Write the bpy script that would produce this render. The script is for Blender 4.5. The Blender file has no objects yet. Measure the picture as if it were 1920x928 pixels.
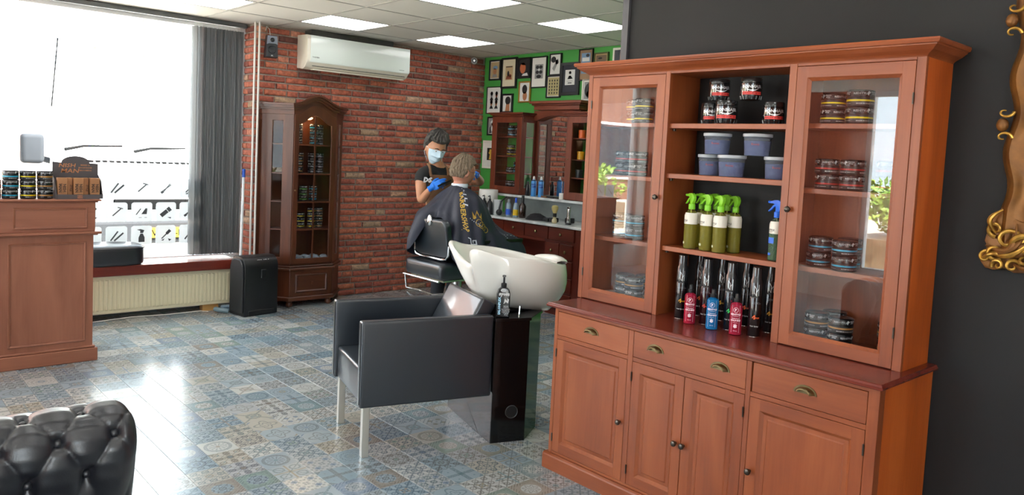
import bpy, bmesh, math, random
from mathutils import Vector, Matrix
random.seed(7)
PI = math.pi
sc = bpy.context.scene
COL = sc.collection

# ---------------------------------------------------------------- camera
cd = bpy.data.cameras.new('camera'); cam = bpy.data.objects.new('camera', cd); COL.objects.link(cam)
R_ = Vector((0.74748372, -0.66253278, 0.04814982))
D_ = Vector((-0.01112456, -0.08495907, -0.99632234))
F_ = Vector((0.66418697, 0.74419908, -0.0708759))
cam.matrix_world = Matrix(((R_.x, -D_.x, -F_.x, 0), (R_.y, -D_.y, -F_.y, 0), (R_.z, -D_.z, -F_.z, 1.538), (0, 0, 0, 1)))
cd.sensor_width = 36; cd.lens = 36 * 1445.69 / 1920; cd.shift_y = -73.41 / 1920; cd.clip_start = 0.05; cd.clip_end = 200
sc.camera = cam

# ---------------------------------------------------------------- world, sun, exposure
w = bpy.data.worlds.new('sky'); sc.world = w; w.use_nodes = True
bg = w.node_tree.nodes['Background']; bg.inputs[0].default_value = (0.80, 0.92, 1.0, 1); bg.inputs[1].default_value = 11.0
sd = bpy.data.lights.new('sun', 'SUN'); sd.energy = 100; sd.angle = math.radians(1.0); sd.color = (1, .96, .88)
sun = bpy.data.objects.new('sun', sd); COL.objects.link(sun)
sun.rotation_euler = Vector((-0.55, 0.55, -1.0)).to_track_quat('-Z', 'Y').to_euler()   # shines away from the shop front, over the roof
vs = sc.view_settings; vs.view_transform = 'Standard'; vs.look = 'None'; vs.gamma = 1; vs.exposure = -0.15; vs.use_curve_mapping = False

# ---------------------------------------------------------------- colour and node helpers
def H(s):
    s = s.lstrip('#'); o = []
    for i in (0, 2, 4):
        c = int(s[i:i + 2], 16) / 255; o.append(c / 12.92 if c <= .04045 else ((c + .055) / 1.055) ** 2.4)
    return (*o, 1.0)

class NT:
    def __init__(s, m): s.t = m.node_tree; s.n = s.t.nodes; s.l = s.t.links
    def new(s, typ, **kw):
        n = s.n.new(typ)
        for k, v in kw.items(): setattr(n, k, v)
        return n
    def link(s, a, b): s.l.new(a, b)

class E:
    """a value socket or number with arithmetic, each step one Math node"""
    nt = None
    def __init__(s, v): s.v = v
    @staticmethod
    def op(o, *a, clamp=False):
        n = E.nt.n.new('ShaderNodeMath'); n.operation = o; n.use_clamp = clamp
        for i, x in enumerate(a):
            x = x.v if isinstance(x, E) else x
            if isinstance(x, (int, float)): n.inputs[i].default_value = x
            else: E.nt.l.new(x, n.inputs[i])
        return E(n.outputs[0])
    def __add__(s, o): return E.op('ADD', s, o)
    def __radd__(s, o): return E.op('ADD', s, o)
    def __sub__(s, o): return E.op('SUBTRACT', s, o)
    def __rsub__(s, o): return E.op('SUBTRACT', o, s)
    def __mul__(s, o): return E.op('MULTIPLY', s, o)
    def __rmul__(s, o): return E.op('MULTIPLY', s, o)
    def __truediv__(s, o): return E.op('DIVIDE', s, o)
    def lt(s, o): return E.op('LESS_THAN', s, o)
    def gt(s, o): return E.op('GREATER_THAN', s, o)
    def abs(s): return E.op('ABSOLUTE', s)
    def band(s, c, w_): return (s - c).abs().lt(w_)
    def floor(s): return E.op('FLOOR', s)
    def fract(s): return E.op('FRACT', s)
    def sin(s): return E.op('SINE', s)
    def cos(s): return E.op('COSINE', s)
    def sqrt(s): return E.op('SQRT', s)
    def min(s, o): return E.op('MINIMUM', s, o)
    def max(s, o): return E.op('MAXIMUM', s, o)

def film(name, col, clear=.2, glow=.6):
    """thin translucent sheet: some light passes straight, some is scattered through"""
    m = bpy.data.materials.new(name); m.use_nodes = True; t = NT(m); p = t.n['Principled BSDF']; o = t.n['Material Output']; p.inputs['Base Color'].default_value = H(col); p.inputs['Roughness'].default_value = .6
    tl = t.new('ShaderNodeBsdfTranslucent'); tl.inputs[0].default_value = H(col); tr = t.new('ShaderNodeBsdfTransparent')
    a = t.new('ShaderNodeMixShader'); a.inputs[0].default_value = glow; t.link(p.outputs[0], a.inputs[1]); t.link(tl.outputs[0], a.inputs[2])
    b = t.new('ShaderNodeMixShader'); b.inputs[0].default_value = clear; t.link(a.outputs[0], b.inputs[1]); t.link(tr.outputs[0], b.inputs[2]); t.link(b.outputs[0], o.inputs[0]); return m

def mat(name, col, rough=.5, metal=0, spec=None, noise=None, bump=None, trans=0, ior=None, coat=0, emit=None, alpha=None):
    m = bpy.data.materials.get(name)
    if m: return m
    m = bpy.data.materials.new(name); m.use_nodes = True; t = NT(m); p = t.n['Principled BSDF']
    c = H(col) if isinstance(col, str) else (*col[:3], 1)
    p.inputs['Base Color'].default_value = c; p.inputs['Roughness'].default_value = rough; p.inputs['Metallic'].default_value = metal
    if spec is not None: p.inputs['Specular IOR Level'].default_value = spec
    if trans: p.inputs['Transmission Weight'].default_value = trans
    if ior: p.inputs['IOR'].default_value = ior
    if coat: p.inputs['Coat Weight'].default_value = coat; p.inputs['Coat Roughness'].default_value = .08
    if alpha is not None: p.inputs['Alpha'].default_value = alpha
    if emit: p.inputs['Emission Color'].default_value = c; p.inputs['Emission Strength'].default_value = emit
    tc = t.new('ShaderNodeTexCoord') if (noise or bump) else None
    if noise:                                   # (scale, other colour, sharpness)
        n = t.new('ShaderNodeTexNoise'); n.inputs['Scale'].default_value = noise[0]; n.inputs['Detail'].default_value = 5
        t.link(tc.outputs['Object'], n.inputs['Vector'])
        r = t.new('ShaderNodeValToRGB'); k = noise[2] if len(noise) > 2 else .2
        r.color_ramp.elements[0].position = .5 - k; r.color_ramp.elements[1].position = .5 + k
        r.color_ramp.elements[0].color = c; r.color_ramp.elements[1].color = H(noise[1])
        t.link(n.outputs['Fac'], r.inputs[0]); t.link(r.outputs[0], p.inputs['Base Color'])
    if bump:                                    # (scale, strength, distance)
        n = t.new('ShaderNodeTexNoise'); n.inputs['Scale'].default_value = bump[0]; n.inputs['Detail'].default_value = 6
        t.link(tc.outputs['Object'], n.inputs['Vector'])
        b = t.new('ShaderNodeBump'); b.inputs['Strength'].default_value = bump[1]; b.inputs['Distance'].default_value = bump[2] if len(bump) > 2 else .01
        t.link(n.outputs['Fac'], b.inputs['Height']); t.link(b.outputs[0], p.inputs['Normal'])
    return m

def wood(name, dark, mid, light, axis=2, rough=.38, fine=1.0):
    m = bpy.data.materials.get(name)
    if m: return m
    m = bpy.data.materials.new(name); m.use_nodes = True; t = NT(m); p = t.n['Principled BSDF']
    tc = t.new('ShaderNodeTexCoord'); oi = t.new('ShaderNodeObjectInfo')
    off = t.new('ShaderNodeVectorMath', operation='SCALE'); off.inputs[0].default_value = (7, 11, 5); t.link(oi.outputs['Random'], off.inputs['Scale'])
    add = t.new('ShaderNodeVectorMath', operation='ADD'); t.link(tc.outputs['Object'], add.inputs[0]); t.link(off.outputs[0], add.inputs[1])
    mp = t.new('ShaderNodeMapping'); s = [5 * fine] * 3; s[axis] = .9 * fine; mp.inputs['Scale'].default_value = s; t.link(add.outputs[0], mp.inputs[0])
    n1 = t.new('ShaderNodeTexNoise'); n1.inputs['Scale'].default_value = 1.3; n1.inputs['Detail'].default_value = 6; n1.inputs['Distortion'].default_value = .8; t.link(mp.outputs[0], n1.inputs['Vector'])
    mp2 = t.new('ShaderNodeMapping'); s2 = [60 * fine] * 3; s2[axis] = 3 * fine; mp2.inputs['Scale'].default_value = s2; t.link(add.outputs[0], mp2.inputs[0])
    n2 = t.new('ShaderNodeTexNoise'); n2.inputs['Scale'].default_value = 1.5; n2.inputs['Detail'].default_value = 4; t.link(mp2.outputs[0], n2.inputs['Vector'])
    mx = t.new('ShaderNodeMath', operation='MULTIPLY_ADD'); mx.inputs[1].default_value = .25; t.link(n2.outputs['Fac'], mx.inputs[0]); t.link(n1.outputs['Fac'], mx.inputs[2])
    r = t.new('ShaderNodeValToRGB'); e = r.color_ramp.elements
    e[0].position = .36; e[0].color = H(dark); e[1].position = .88; e[1].color = H(light); k = e.new(.62); k.color = H(mid)
    t.link(mx.outputs[0], r.inputs[0]); t.link(r.outputs[0], p.inputs['Base Color'])
    b = t.new('ShaderNodeBump'); b.inputs['Strength'].default_value = .12; b.inputs['Distance'].default_value = .002; t.link(n2.outputs['Fac'], b.inputs['Height']); t.link(b.outputs[0], p.inputs['Normal'])
    p.inputs['Roughness'].default_value = rough
    return m

def glass(name, tint=(1, 1, 1), refl=1.0, rough=0.0):
    """thin sheet of glass: clear with a Fresnel reflection"""
    m = bpy.data.materials.get(name)
    if m: return m
    m = bpy.data.materials.new(name); m.use_nodes = True; t = NT(m); t.n.clear()
    E.nt = t; o = t.new('ShaderNodeOutputMaterial'); tr = t.new('ShaderNodeBsdfTransparent'); tr.inputs[0].default_value = (*tint, 1)
    g = t.new('ShaderNodeBsdfGlossy'); g.inputs['Roughness'].default_value = rough; ge = t.new('ShaderNodeNewGeometry')
    dp = t.new('ShaderNodeVectorMath', operation='DOT_PRODUCT'); t.link(ge.outputs['Normal'], dp.inputs[0]); t.link(ge.outputs['Incoming'], dp.inputs[1])
    c = 1.0 - E(dp.outputs['Value']).abs(); k = (c * c * c * c * c * .96 + .04) * refl      # Schlick's Fresnel for a thin sheet, both sides alike
    mx = t.new('ShaderNodeMixShader'); t.link(k.v, mx.inputs[0]); t.link(tr.outputs[0], mx.inputs[1]); t.link(g.outputs[0], mx.inputs[2]); t.link(mx.outputs[0], o.inputs[0])
    return m

# ---------------------------------------------------------------- object helpers
def tag(o, label=None, cat=None, group=None, kind=None):
    if label: o['label'] = label
    if cat: o['category'] = cat
    if group: o['group'] = group
    if kind: o['kind'] = kind
    return o
def thing(name, label, cat, loc=(0, 0, 0), rz=0, group=None):
    o = bpy.data.objects.new(name, None); COL.objects.link(o); o.location = loc; o.rotation_euler = (0, 0, rz); o.empty_display_size = .05
    return tag(o, label, cat, group)
def copy_tree(o, parent=None):
    c = o.copy(); COL.objects.link(c)
    if parent: c.parent = parent
    for ch in o.children: copy_tree(ch, c)
    return c
def dup(o, loc, rz=None, label=None, group=None):
    kids = list(o.children); c = o.copy(); COL.objects.link(c); c.location = loc
    if rz is not None: c.rotation_euler = (0, 0, rz)
    for ch in kids: copy_tree(ch, c)
    if label: c['label'] = label
    if group: c['group'] = group
    return c

_tc = {}
def text_geo(s, bold=0.0):
    k = (s, bold)
    if k in _tc: return _tc[k]
    cu = bpy.data.curves.new('text', 'FONT'); cu.body = s; cu.size = 1; cu.resolution_u = 1; cu.offset = bold; cu.fill_mode = 'FRONT'
    o = bpy.data.objects.new('text', cu); COL.objects.link(o)
    bpy.context.view_layer.update()
    me = bpy.data.meshes.new_from_object(o.evaluated_get(bpy.context.evaluated_depsgraph_get()))
    vs_ = [(v.co.x, v.co.y) for v in me.vertices]; fs = [tuple(p.vertices) for p in me.polygons]
    bpy.data.objects.remove(o); bpy.data.meshes.remove(me); bpy.data.curves.remove(cu)
    x0 = min(v[0] for v in vs_); x1 = max(v[0] for v in vs_); y1 = max(v[1] for v in vs_); y0 = min(0, min(v[1] for v in vs_)) * 0
    vs_ = [((x - x0), y) for x, y in vs_]
    _tc[k] = (vs_, fs, x1 - x0, y1); return _tc[k]

class MB:
    def __init__(s): s.v = []; s.f = []
    def add(s, vs, fs):
        b = len(s.v); s.v += [tuple(v) for v in vs]; s.f += [tuple(i + b for i in f) for f in fs]; return s
    def box(s, x0, x1, y0, y1, z0, z1):
        return s.add([(x0, y0, z0), (x1, y0, z0), (x1, y1, z0), (x0, y1, z0), (x0, y0, z1), (x1, y0, z1), (x1, y1, z1), (x0, y1, z1)],
                     [(0, 3, 2, 1), (4, 5, 6, 7), (0, 1, 5, 4), (1, 2, 6, 5), (2, 3, 7, 6), (3, 0, 4, 7)])
    def lathe(s, prof, n=24, c=(0, 0, 0), cap=True, sx=1, sy=1):
        b = len(s.v)
        for r, z in prof:
            for i in range(n):
                a = 2 * PI * i / n; s.v.append((c[0] + r * sx * math.cos(a), c[1] + r * sy * math.sin(a), c[2] + z))
        for j in range(len(prof) - 1):
            for i in range(n):
                k = (i + 1) % n; s.f.append((b + j * n + i, b + j * n + k, b + (j + 1) * n + k, b + (j + 1) * n + i))
        if cap:
            s.f.append(tuple(b + i for i in reversed(range(n)))); s.f.append(tuple(b + (len(prof) - 1) * n + i for i in range(n)))
        return s
    def tube(s, pts, r, n=8, cap=True):
        pts = [Vector(p) for p in pts]; rr = r if isinstance(r, (list, tuple)) else [r] * len(pts); b = len(s.v); up = None
        for i, p in enumerate(pts):
            d = (pts[min(i + 1, len(pts) - 1)] - pts[max(i - 1, 0)]).normalized()
            if up is None:
                up = Vector((0, 0, 1)) if abs(d.z) < .9 else Vector((1, 0, 0))
            a = d.cross(up).normalized(); c = a.cross(d).normalized(); up = c
            for k in range(n):
                t = 2 * PI * k / n; q = p + (a * math.cos(t) + c * math.sin(t)) * rr[i]; s.v.append(tuple(q))
        for i in range(len(pts) - 1):
            for k in range(n):
                m = (k + 1) % n; s.f.append((b + i * n + k, b + i * n + m, b + (i + 1) * n + m, b + (i + 1) * n + k))
        if cap: s.f.append(tuple(b + k for k in reversed(range(n)))); s.f.append(tuple(b + (len(pts) - 1) * n + k for k in range(n)))
        return s
    def ball(s, c, r, n=12, m=8, sc_=(1, 1, 1)):
        b = len(s.v)
        for j in range(1, m):
            t = PI * j / m
            for i in range(n):
                a = 2 * PI * i / n; s.v.append((c[0] + r * sc_[0] * math.sin(t) * math.cos(a), c[1] + r * sc_[1] * math.sin(t) * math.sin(a), c[2] + r * sc_[2] * math.cos(t)))
        s.v.append((c[0], c[1], c[2] + r * sc_[2])); s.v.append((c[0], c[1], c[2] - r * sc_[2])); T = len(s.v) - 2
        for j in range(m - 2):
            for i in range(n):
                k = (i + 1) % n; s.f.append((b + j * n + i, b + (j + 1) * n + i, b + (j + 1) * n + k, b + j * n + k))
        for i in range(n):
            k = (i + 1) % n; s.f.append((T, b + i, b + k)); s.f.append((T + 1, b + (m - 2) * n + k, b + (m - 2) * n + i))
        return s
    def prism(s, poly, a0, a1, ax='z'):
        """polygon (2D) swept along an axis: ax z -> (x,y), y -> (x,z), x -> (y,z)"""
        def P(p, a): return (p[0], p[1], a) if ax == 'z' else ((p[0], a, p[1]) if ax == 'y' else (a, p[0], p[1]))
        n = len(poly); b = len(s.v)
        s.v += [P(p, a0) for p in poly] + [P(p, a1) for p in poly]
        s.f.append(tuple(b + i for i in reversed(range(n)))); s.f.append(tuple(b + n + i for i in range(n)))
        for i in range(n):
            k = (i + 1) % n; s.f.append((b + i, b + k, b + n + k, b + n + i))
        return s
    def grid(s, fn, nu, nv, close_u=False, close_v=False):
        b = len(s.v)
        for i in range(nu):
            for j in range(nv): s.v.append(tuple(fn(i, j)))
        for i in range(nu if close_u else nu - 1):
            for j in range(nv if close_v else nv - 1):
                i2 = (i + 1) % nu; j2 = (j + 1) % nv
                s.f.append((b + i * nv + j, b + i2 * nv + j, b + i2 * nv + j2, b + i * nv + j2))
        return s
    def text(s, st, h, o, xd, yd, bold=0.0, center=True, wscale=1.0):
        vs_, fs, wd, ht = text_geo(st, bold); o = Vector(o); xd = Vector(xd).normalized(); yd = Vector(yd).normalized(); k = h / .73
        x0 = -wd / 2 if center else 0
        return s.add([o + xd * ((x + x0) * k * wscale) + yd * (y * k) for x, y in vs_], fs)
    def text_cyl(s, st, h, r, z, ang, bold=0.0, c=(0, 0), wscale=1.0):
        vs_, fs, wd, ht = text_geo(st, bold); k = h / .73
        out = []
        for x, y in vs_:
            a = ang + (x - wd / 2) * k * wscale / r; out.append((c[0] + r * math.cos(a), c[1] + r * math.sin(a), z + y * k))
        return s.add(out, fs)
    def patch_cyl(s, r, z0, z1, a0, a1, n=6):
        b = len(s.v)
        for i in range(n + 1):
            a = a0 + (a1 - a0) * i / n
            s.v.append((r * math.cos(a), r * math.sin(a), z0)); s.v.append((r * math.cos(a), r * math.sin(a), z1))
        for i in range(n): s.f.append((b + 2 * i, b + 2 * i + 2, b + 2 * i + 3, b + 2 * i + 1))
        return s
    def xf(s, M):
        s.v = [tuple(M @ Vector(v)) for v in s.v]; return s
    def mesh(s, name, smooth=False, bevel=0, seg=1, fix=True, angle=40):
        me = bpy.data.meshes.new(name); me.from_pydata(s.v, [], s.f)
        if bevel or fix:
            bm = bmesh.new(); bm.from_mesh(me)
            if fix: bmesh.ops.recalc_face_normals(bm, faces=bm.faces)
            if bevel:
                ed = [e for e in bm.edges if len(e.link_faces) == 2 and e.calc_face_angle(0) > math.radians(25)]
                bmesh.ops.bevel(bm, geom=ed, offset=bevel, segments=seg, profile=.6, affect='EDGES', clamp_overlap=True)
            bm.to_mesh(me); bm.free()
        if smooth:
            me.shade_smooth()
            me.set_sharp_from_angle(angle=math.radians(angle))
        return me
    def build(s, name, m, parent=None, smooth=False, bevel=0, seg=1, fix=True, angle=40, loc=None):
        me = s.mesh(name, smooth, bevel, seg, fix, angle); me.materials.append(m)
        return link(name, me, parent, loc)
def link(name, me, parent=None, loc=None):
    o = bpy.data.objects.new(name, me); COL.objects.link(o)
    if parent: o.parent = parent
    if loc: o.location = loc
    return o
def struct(o): o['kind'] = 'structure'; return o
def BX(name, m, parent, *b, bevel=0, seg=1, loc=None, smooth=False): return MB().box(*b).build(name, m, parent, bevel=bevel, seg=seg, loc=loc, smooth=smooth)
def rrect(x0, x1, y0, y1, r, n=4):
    out = []
    for cx_, cy_, a0 in ((x1 - r, y1 - r, 0), (x0 + r, y1 - r, PI / 2), (x0 + r, y0 + r, PI), (x1 - r, y0 + r, 1.5 * PI)):
        for i in range(n + 1):
            a = a0 + PI / 2 * i / n; out.append((cx_ + r * math.cos(a), cy_ + r * math.sin(a)))
    return out
# ================================================================ materials of the room
def brick_material():
    m = bpy.data.materials.new('brick'); m.use_nodes = True; t = NT(m); p = t.n['Principled BSDF']
    g = t.new('ShaderNodeNewGeometry'); oi = t.new('ShaderNodeObjectInfo'); E.nt = t
    r = (E(g.outputs['Random Per Island']) + E(oi.outputs['Random']) * 7.31).fract()
    cr = t.new('ShaderNodeValToRGB'); e = cr.color_ramp.elements
    e[0].position = 0; e[0].color = H('#74483f'); e[1].position = 1; e[1].color = H('#a2876c')
    for pos, c in ((.12, '#905044'), (.3, '#a85c4a'), (.5, '#b0644e'), (.7, '#bb7056'), (.86, '#a05648'), (.93, '#c4826a'), (.965, '#b89a82')):
        k = e.new(pos); k.color = H(c)
    t.link(r.v, cr.inputs[0])
    n = t.new('ShaderNodeTexNoise'); n.inputs['Scale'].default_value = 38; n.inputs['Detail'].default_value = 6; t.link(g.outputs['Position'], n.inputs['Vector'])
    mx = t.new('ShaderNodeMix', data_type='RGBA', blend_type='MULTIPLY'); mx.inputs[0].default_value = .75
    r2 = t.new('ShaderNodeValToRGB'); r2.color_ramp.elements[0].position = .32; r2.color_ramp.elements[0].color = (.45, .42, .42, 1); r2.color_ramp.elements[1].position = .66; r2.color_ramp.elements[1].color = (1.25, 1.2, 1.15, 1)
    t.link(n.outputs['Fac'], r2.inputs[0]); t.link(cr.outputs[0], mx.inputs[6]); t.link(r2.outputs[0], mx.inputs[7]); t.link(mx.outputs[2], p.inputs['Base Color'])
    b = t.new('ShaderNodeBump'); b.inputs['Strength'].default_value = .7; b.inputs['Distance'].default_value = .006; t.link(n.outputs['Fac'], b.inputs['Height']); t.link(b.outputs[0], p.inputs['Normal'])
    p.inputs['Roughness'].default_value = .85
    return m
def floor_material():
    m = bpy.data.materials.new('patchwork_laminate'); m.use_nodes = True; t = NT(m); p = t.n['Principled BSDF']; E.nt = t
    g = t.new('ShaderNodeNewGeometry'); sx = t.new('ShaderNodeSeparateXYZ'); t.link(g.outputs['Position'], sx.inputs[0])
    X = (E(sx.outputs[0]) - 1.215) / .16 + 40.0; Y = E(sx.outputs[1]) / .16 + 40.0
    cx_, cy_ = X.floor(), Y.floor(); x = X - cx_ - .5; y = Y - cy_ - .5
    h1 = ((cx_ * 12.9898 + cy_ * 78.233).sin() * 43758.5453).fract(); h2 = ((cx_ * 39.346 + cy_ * 11.135).sin() * 24634.6345).fract(); h3 = ((cx_ * 73.156 + cy_ * 52.235).sin() * 15731.743).fract()
    ax, ay = x.abs(), y.abs(); r = (x * x + y * y).sqrt(); th = E.op('ARCTAN2', y, x); mn = ax.min(ay); mxx = ax.max(ay); sm = ax + ay
    c8 = (th * 8.0).cos(); c4 = (th * 4.0).cos(); c12 = (th * 12.0).cos()
    M = []
    # each motif: (dark mask, accent mask)
    M.append((r.band(.37, .055).max(r.lt(.28) * c12.gt(.25) * r.gt(.08)), r.lt(.07)))                                            # medallion ring
    M.append(((r * 44.0).sin().gt(.05) * (th * 16.0 + (r * 22.0).floor() * 3.14).cos().gt(-.2) * r.lt(.47), r.band(.10, .03)))    # mosaic flower
    M.append((mn.lt(.075).max(sm.gt(.80)), mxx.lt(.075).max((mn - .28).abs().lt(.03) * (mxx - .28).abs().lt(.03))))                # cross
    M.append(((r - .30 - c4 * .09).abs().lt(.035).max((r - .14 - c4 * .05).abs().lt(.025)), (sm - .86).abs().lt(.04)))            # scroll
    M.append((((ax - .25) * (ax - .25) + (ay - .25) * (ay - .25)).sqrt().band(.15, .03).max((ax - ay).abs().lt(.03)), mn.lt(.03)))  # chains
    M.append((((sm * 5.0).fract().lt(.3)) * mxx.lt(.46), ((ax * 9.0).sin() * (ay * 9.0).sin()).gt(.72)))                          # steps
    M.append((r.band(.22, .05).max((ax - ay).abs().lt(.05) * r.gt(.26)).max(r.lt(.12) * c4.gt(0.0)), r.lt(.17) * c4.lt(-.2)))     # ring with leaves
    M.append(((r - .20 - c8 * .05).abs().lt(.03).max(r.lt(.12) * c8.gt(.3)).max((mxx.gt(.36) * (sm * 9.0).fract().lt(.4))), r.gt(.30)))                                        # plain teal with light flower
    M.append((((ax * 31.0).sin() * (ay * 31.0).sin()).gt(.25), ((ax - .25).abs() + (ay - .25).abs()).lt(.12)))                    # squares
    nM = len(M); idx = (h1 * float(nM)).floor(); dk = ac = None
    for i, (a, b) in enumerate(M):
        s = (idx - float(i)).abs().lt(.5); dk = a * s if dk is None else dk + a * s; ac = b * s if ac is None else ac + b * s
    def ramp(f, cols):
        q = t.new('ShaderNodeValToRGB'); q.color_ramp.interpolation = 'CONSTANT'; e = q.color_ramp.elements
        e[0].color = H(cols[0]); e[0].position = 0; e[1].color = H(cols[1]); e[1].position = 1 / len(cols)
        for i, c in enumerate(cols[2:], 2): k = e.new(i / len(cols)); k.color = H(c)
        t.link(f.v, q.inputs[0]); return q.outputs[0]
    base = ramp(h2, ['#a9acab', '#929ea4', '#a3a198', '#8897a0', '#b0b2af', '#80919a', '#9ba0a2'])
    dark = ramp(h3, ['#2c4257', '#45423d', '#385059', '#2b3243', '#4a423a', '#294558', '#444244'])
    acc = ramp(((h2 + h3) * 3.7).fract(), ['#86806f', '#667f86', '#7a878b', '#6c7c90', '#71867f', '#877d72'])
    n = t.new('ShaderNodeTexNoise'); n.inputs['Scale'].default_value = 130; n.inputs['Detail'].default_value = 4; t.link(g.outputs['Position'], n.inputs['Vector'])
    nf = E(n.outputs['Fac']); wear = (nf - .2).max(0.0) * 1.5
    def mix(f, a, b):
        q = t.new('ShaderNodeMix', data_type='RGBA'); t.link(f.v, q.inputs[0]); t.link(a, q.inputs[6]); t.link(b, q.inputs[7]); return q.outputs[2]
    fx = ((x * 3.0 + .5).fract() - .5).abs(); fy = ((y * 3.0 + .5).fract() - .5).abs(); fine = ((fx * fx + fy * fy).sqrt().band(.27, .06) + (fx - fy).abs().lt(.045)).min(1.0) * (h3 * 3.3).fract().gt(.35)
    c0 = mix(fine * .55, base, dark)
    c1 = mix((ac * .75).min(1.0), c0, acc); c2 = mix((dk * .85 * wear.min(1.0)).min(1.0), c1, dark)
    edge = mxx.gt(.492); ln = t.new('ShaderNodeRGB'); ln.outputs[0].default_value = H('#8d8f8b')
    c3 = mix(edge * .28, c2, ln.outputs[0])
    t.link(c3, p.inputs['Base Color']); p.inputs['Roughness'].default_value = .24
    rr = nf * .12 + .17; t.link(rr.v, p.inputs['Roughness']); p.inputs['Specular IOR Level'].default_value = .8
    return m

M_brick = brick_material(); M_floor = floor_material()
M_mortar = mat('mortar', '#a09288', .95, noise=(60, '#887a71'), bump=(80, .5, .004))
M_green = mat('green_paint', '#3f9440', .6, noise=(1.5, '#45993f'), bump=(120, .08, .002))
M_dark = mat('charcoal_wall_paint', '#111213', .7, noise=(2.2, '#1b1b1e', .3), bump=(25, .1, .004))
M_darktrim = mat('grey_trim', '#515257', .5)
M_ceil = mat('ceiling_tile', '#d4d1ca', .9, bump=(220, .15, .002))
M_grid = mat('ceiling_grid', '#a7a5a0', .5)
M_white = mat('white_paint', '#dcdad4', .6)
M_frame = mat('white_window_frame', '#eef0f2', .4)
M_radiator = mat('cream_enamel', '#ddd5b6', .35)
M_sill = wood('red_sill_wood', '#551b16', '#6d2a20', '#82382a', axis=0, rough=.22)
M_glass = glass('window_glass')
M_cglass = glass('cabinet_glass', refl=1.7)
M_black = mat('black_plastic', '#141518', .35)
M_chrome = mat('chrome', '#d8d8d8', .18, 1)

WEST, SOUTH = -3.2, -1.6
CX, CY, CZ = 5.70, 6.98, 2.618
def view_px(p):
    d = Vector(p) - Vector((0, 0, 1.538)); z = d.dot(F_)
    if z < .1: return None
    return (960 + 1445.7 * d.dot(R_) / z, 390.6 + 1445.7 * d.dot(D_) / z)
def inview(p, m=40):
    q = view_px(p); return q is not None and -m < q[0] < 1920 + m and -m < q[1] < 928 + m

# ================================================================ floor of patchwork planks
fl = BX('floor', mat('floor_underlay', '#6b6c68', .8), None, WEST, CX, SOUTH, CY + .3, -.06, -.0085); struct(fl)
pl = []
k = -28
while 1.215 + .16 * k < CX:
    x0 = 1.215 + .16 * k; y = SOUTH - ((k * 5) % 8) * .16
    while y < CY + .3:
        a, b = max(y, SOUTH), min(y + 1.28, CY + .3)
        if b > a and x0 + .16 > WEST: pl.append((max(x0, WEST), min(x0 + .16, CX), a, b))
        y += 1.28
    k += 1
def pdist(q): return math.hypot(max(q[0], min(0, q[1])), max(q[2], 0))
vis = [q for q in pl if any(inview((q[0] + (q[1] - q[0]) * u, q[2] + (q[3] - q[2]) * v, 0)) for u in (0, .5, 1) for v in (0, .2, .4, .6, .8, 1))]
vis.sort(key=lambda q: math.hypot((q[0] + q[1]) / 2, (q[2] + q[3]) / 2)); vis = vis[:290]; vs_set = set(vis); pm = {}
for q in vis:
    wd, ln = round(q[1] - q[0], 4), round(q[3] - q[2], 4)
    if (wd, ln) not in pm:
        me = MB().box(0, wd - .0012, 0, ln - .0012, -.008, 0).mesh('plank', bevel=.0007); me.materials.append(M_floor); pm[(wd, ln)] = me
    link('plank', pm[(wd, ln)], fl, (q[0], q[2], 0))
mb = MB()
for q in pl:
    if q not in vs_set: mb.box(q[0], q[1] - .0012, q[2], q[3] - .0012, -.008, 0)
tag(mb.build('plank', M_floor, fl), kind='stuff')

# ================================================================ ceiling: 60 cm tiles, lay-in light panels
GX, GY, X0, Y0 = .62, .586, 3.16, 4.19
ce = BX('ceiling', mat('ceiling_void', '#6a6a68', .9), None, WEST, CX, SOUTH, CY + .3, CZ + .03, CZ + .10); struct(ce)
xs = [WEST] + [X0 + GX * i for i in range(-11, 6) if WEST < X0 + GX * i < CX] + [CX]
ys = [SOUTH] + [Y0 + GY * i for i in range(-12, 8) if SOUTH < Y0 + GY * i < CY + .28] + [CY + .3]
LIGHTS = []
tm = {}
for i in range(len(xs) - 1):
    for j in range(len(ys) - 1):
        gi = round((xs[i] - X0) / GX); gj = round((ys[j] - Y0) / GY)
        if gi % 2 == 0 and gj % 3 == 0 and xs[i + 1] - xs[i] > .6 and ys[j + 1] - ys[j] > .55 and abs(xs[i] - X0 - gi * GX) < .01:
            LIGHTS.append((xs[i], xs[i + 1], ys[j], ys[j + 1])); continue
        wd, ln = round(xs[i + 1] - xs[i] - .016, 4), round(ys[j + 1] - ys[j] - .016, 4)
        if wd < .02 or ln < .02: continue
        if (wd, ln) not in tm:
            me = MB().box(0, wd, 0, ln, .003, .015).mesh('ceiling_tile'); me.materials.append(M_ceil); tm[(wd, ln)] = me
        link('ceiling_tile', tm[(wd, ln)], ce, (xs[i] + .008, ys[j] + .008, CZ))
mb = MB()
for x in xs[1:-1]: mb.box(x - .009, x + .009, SOUTH, CY + .3, CZ, CZ + .03)
for y in ys[1:-1]: mb.box(WEST, CX, y - .009, y + .009, CZ + .0004, CZ + .0295)
mb.build('grid_rail', M_grid, ce)
M_lamp = mat('light_panel', '#ffffff', .5, emit=5.0)
lp = None
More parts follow.
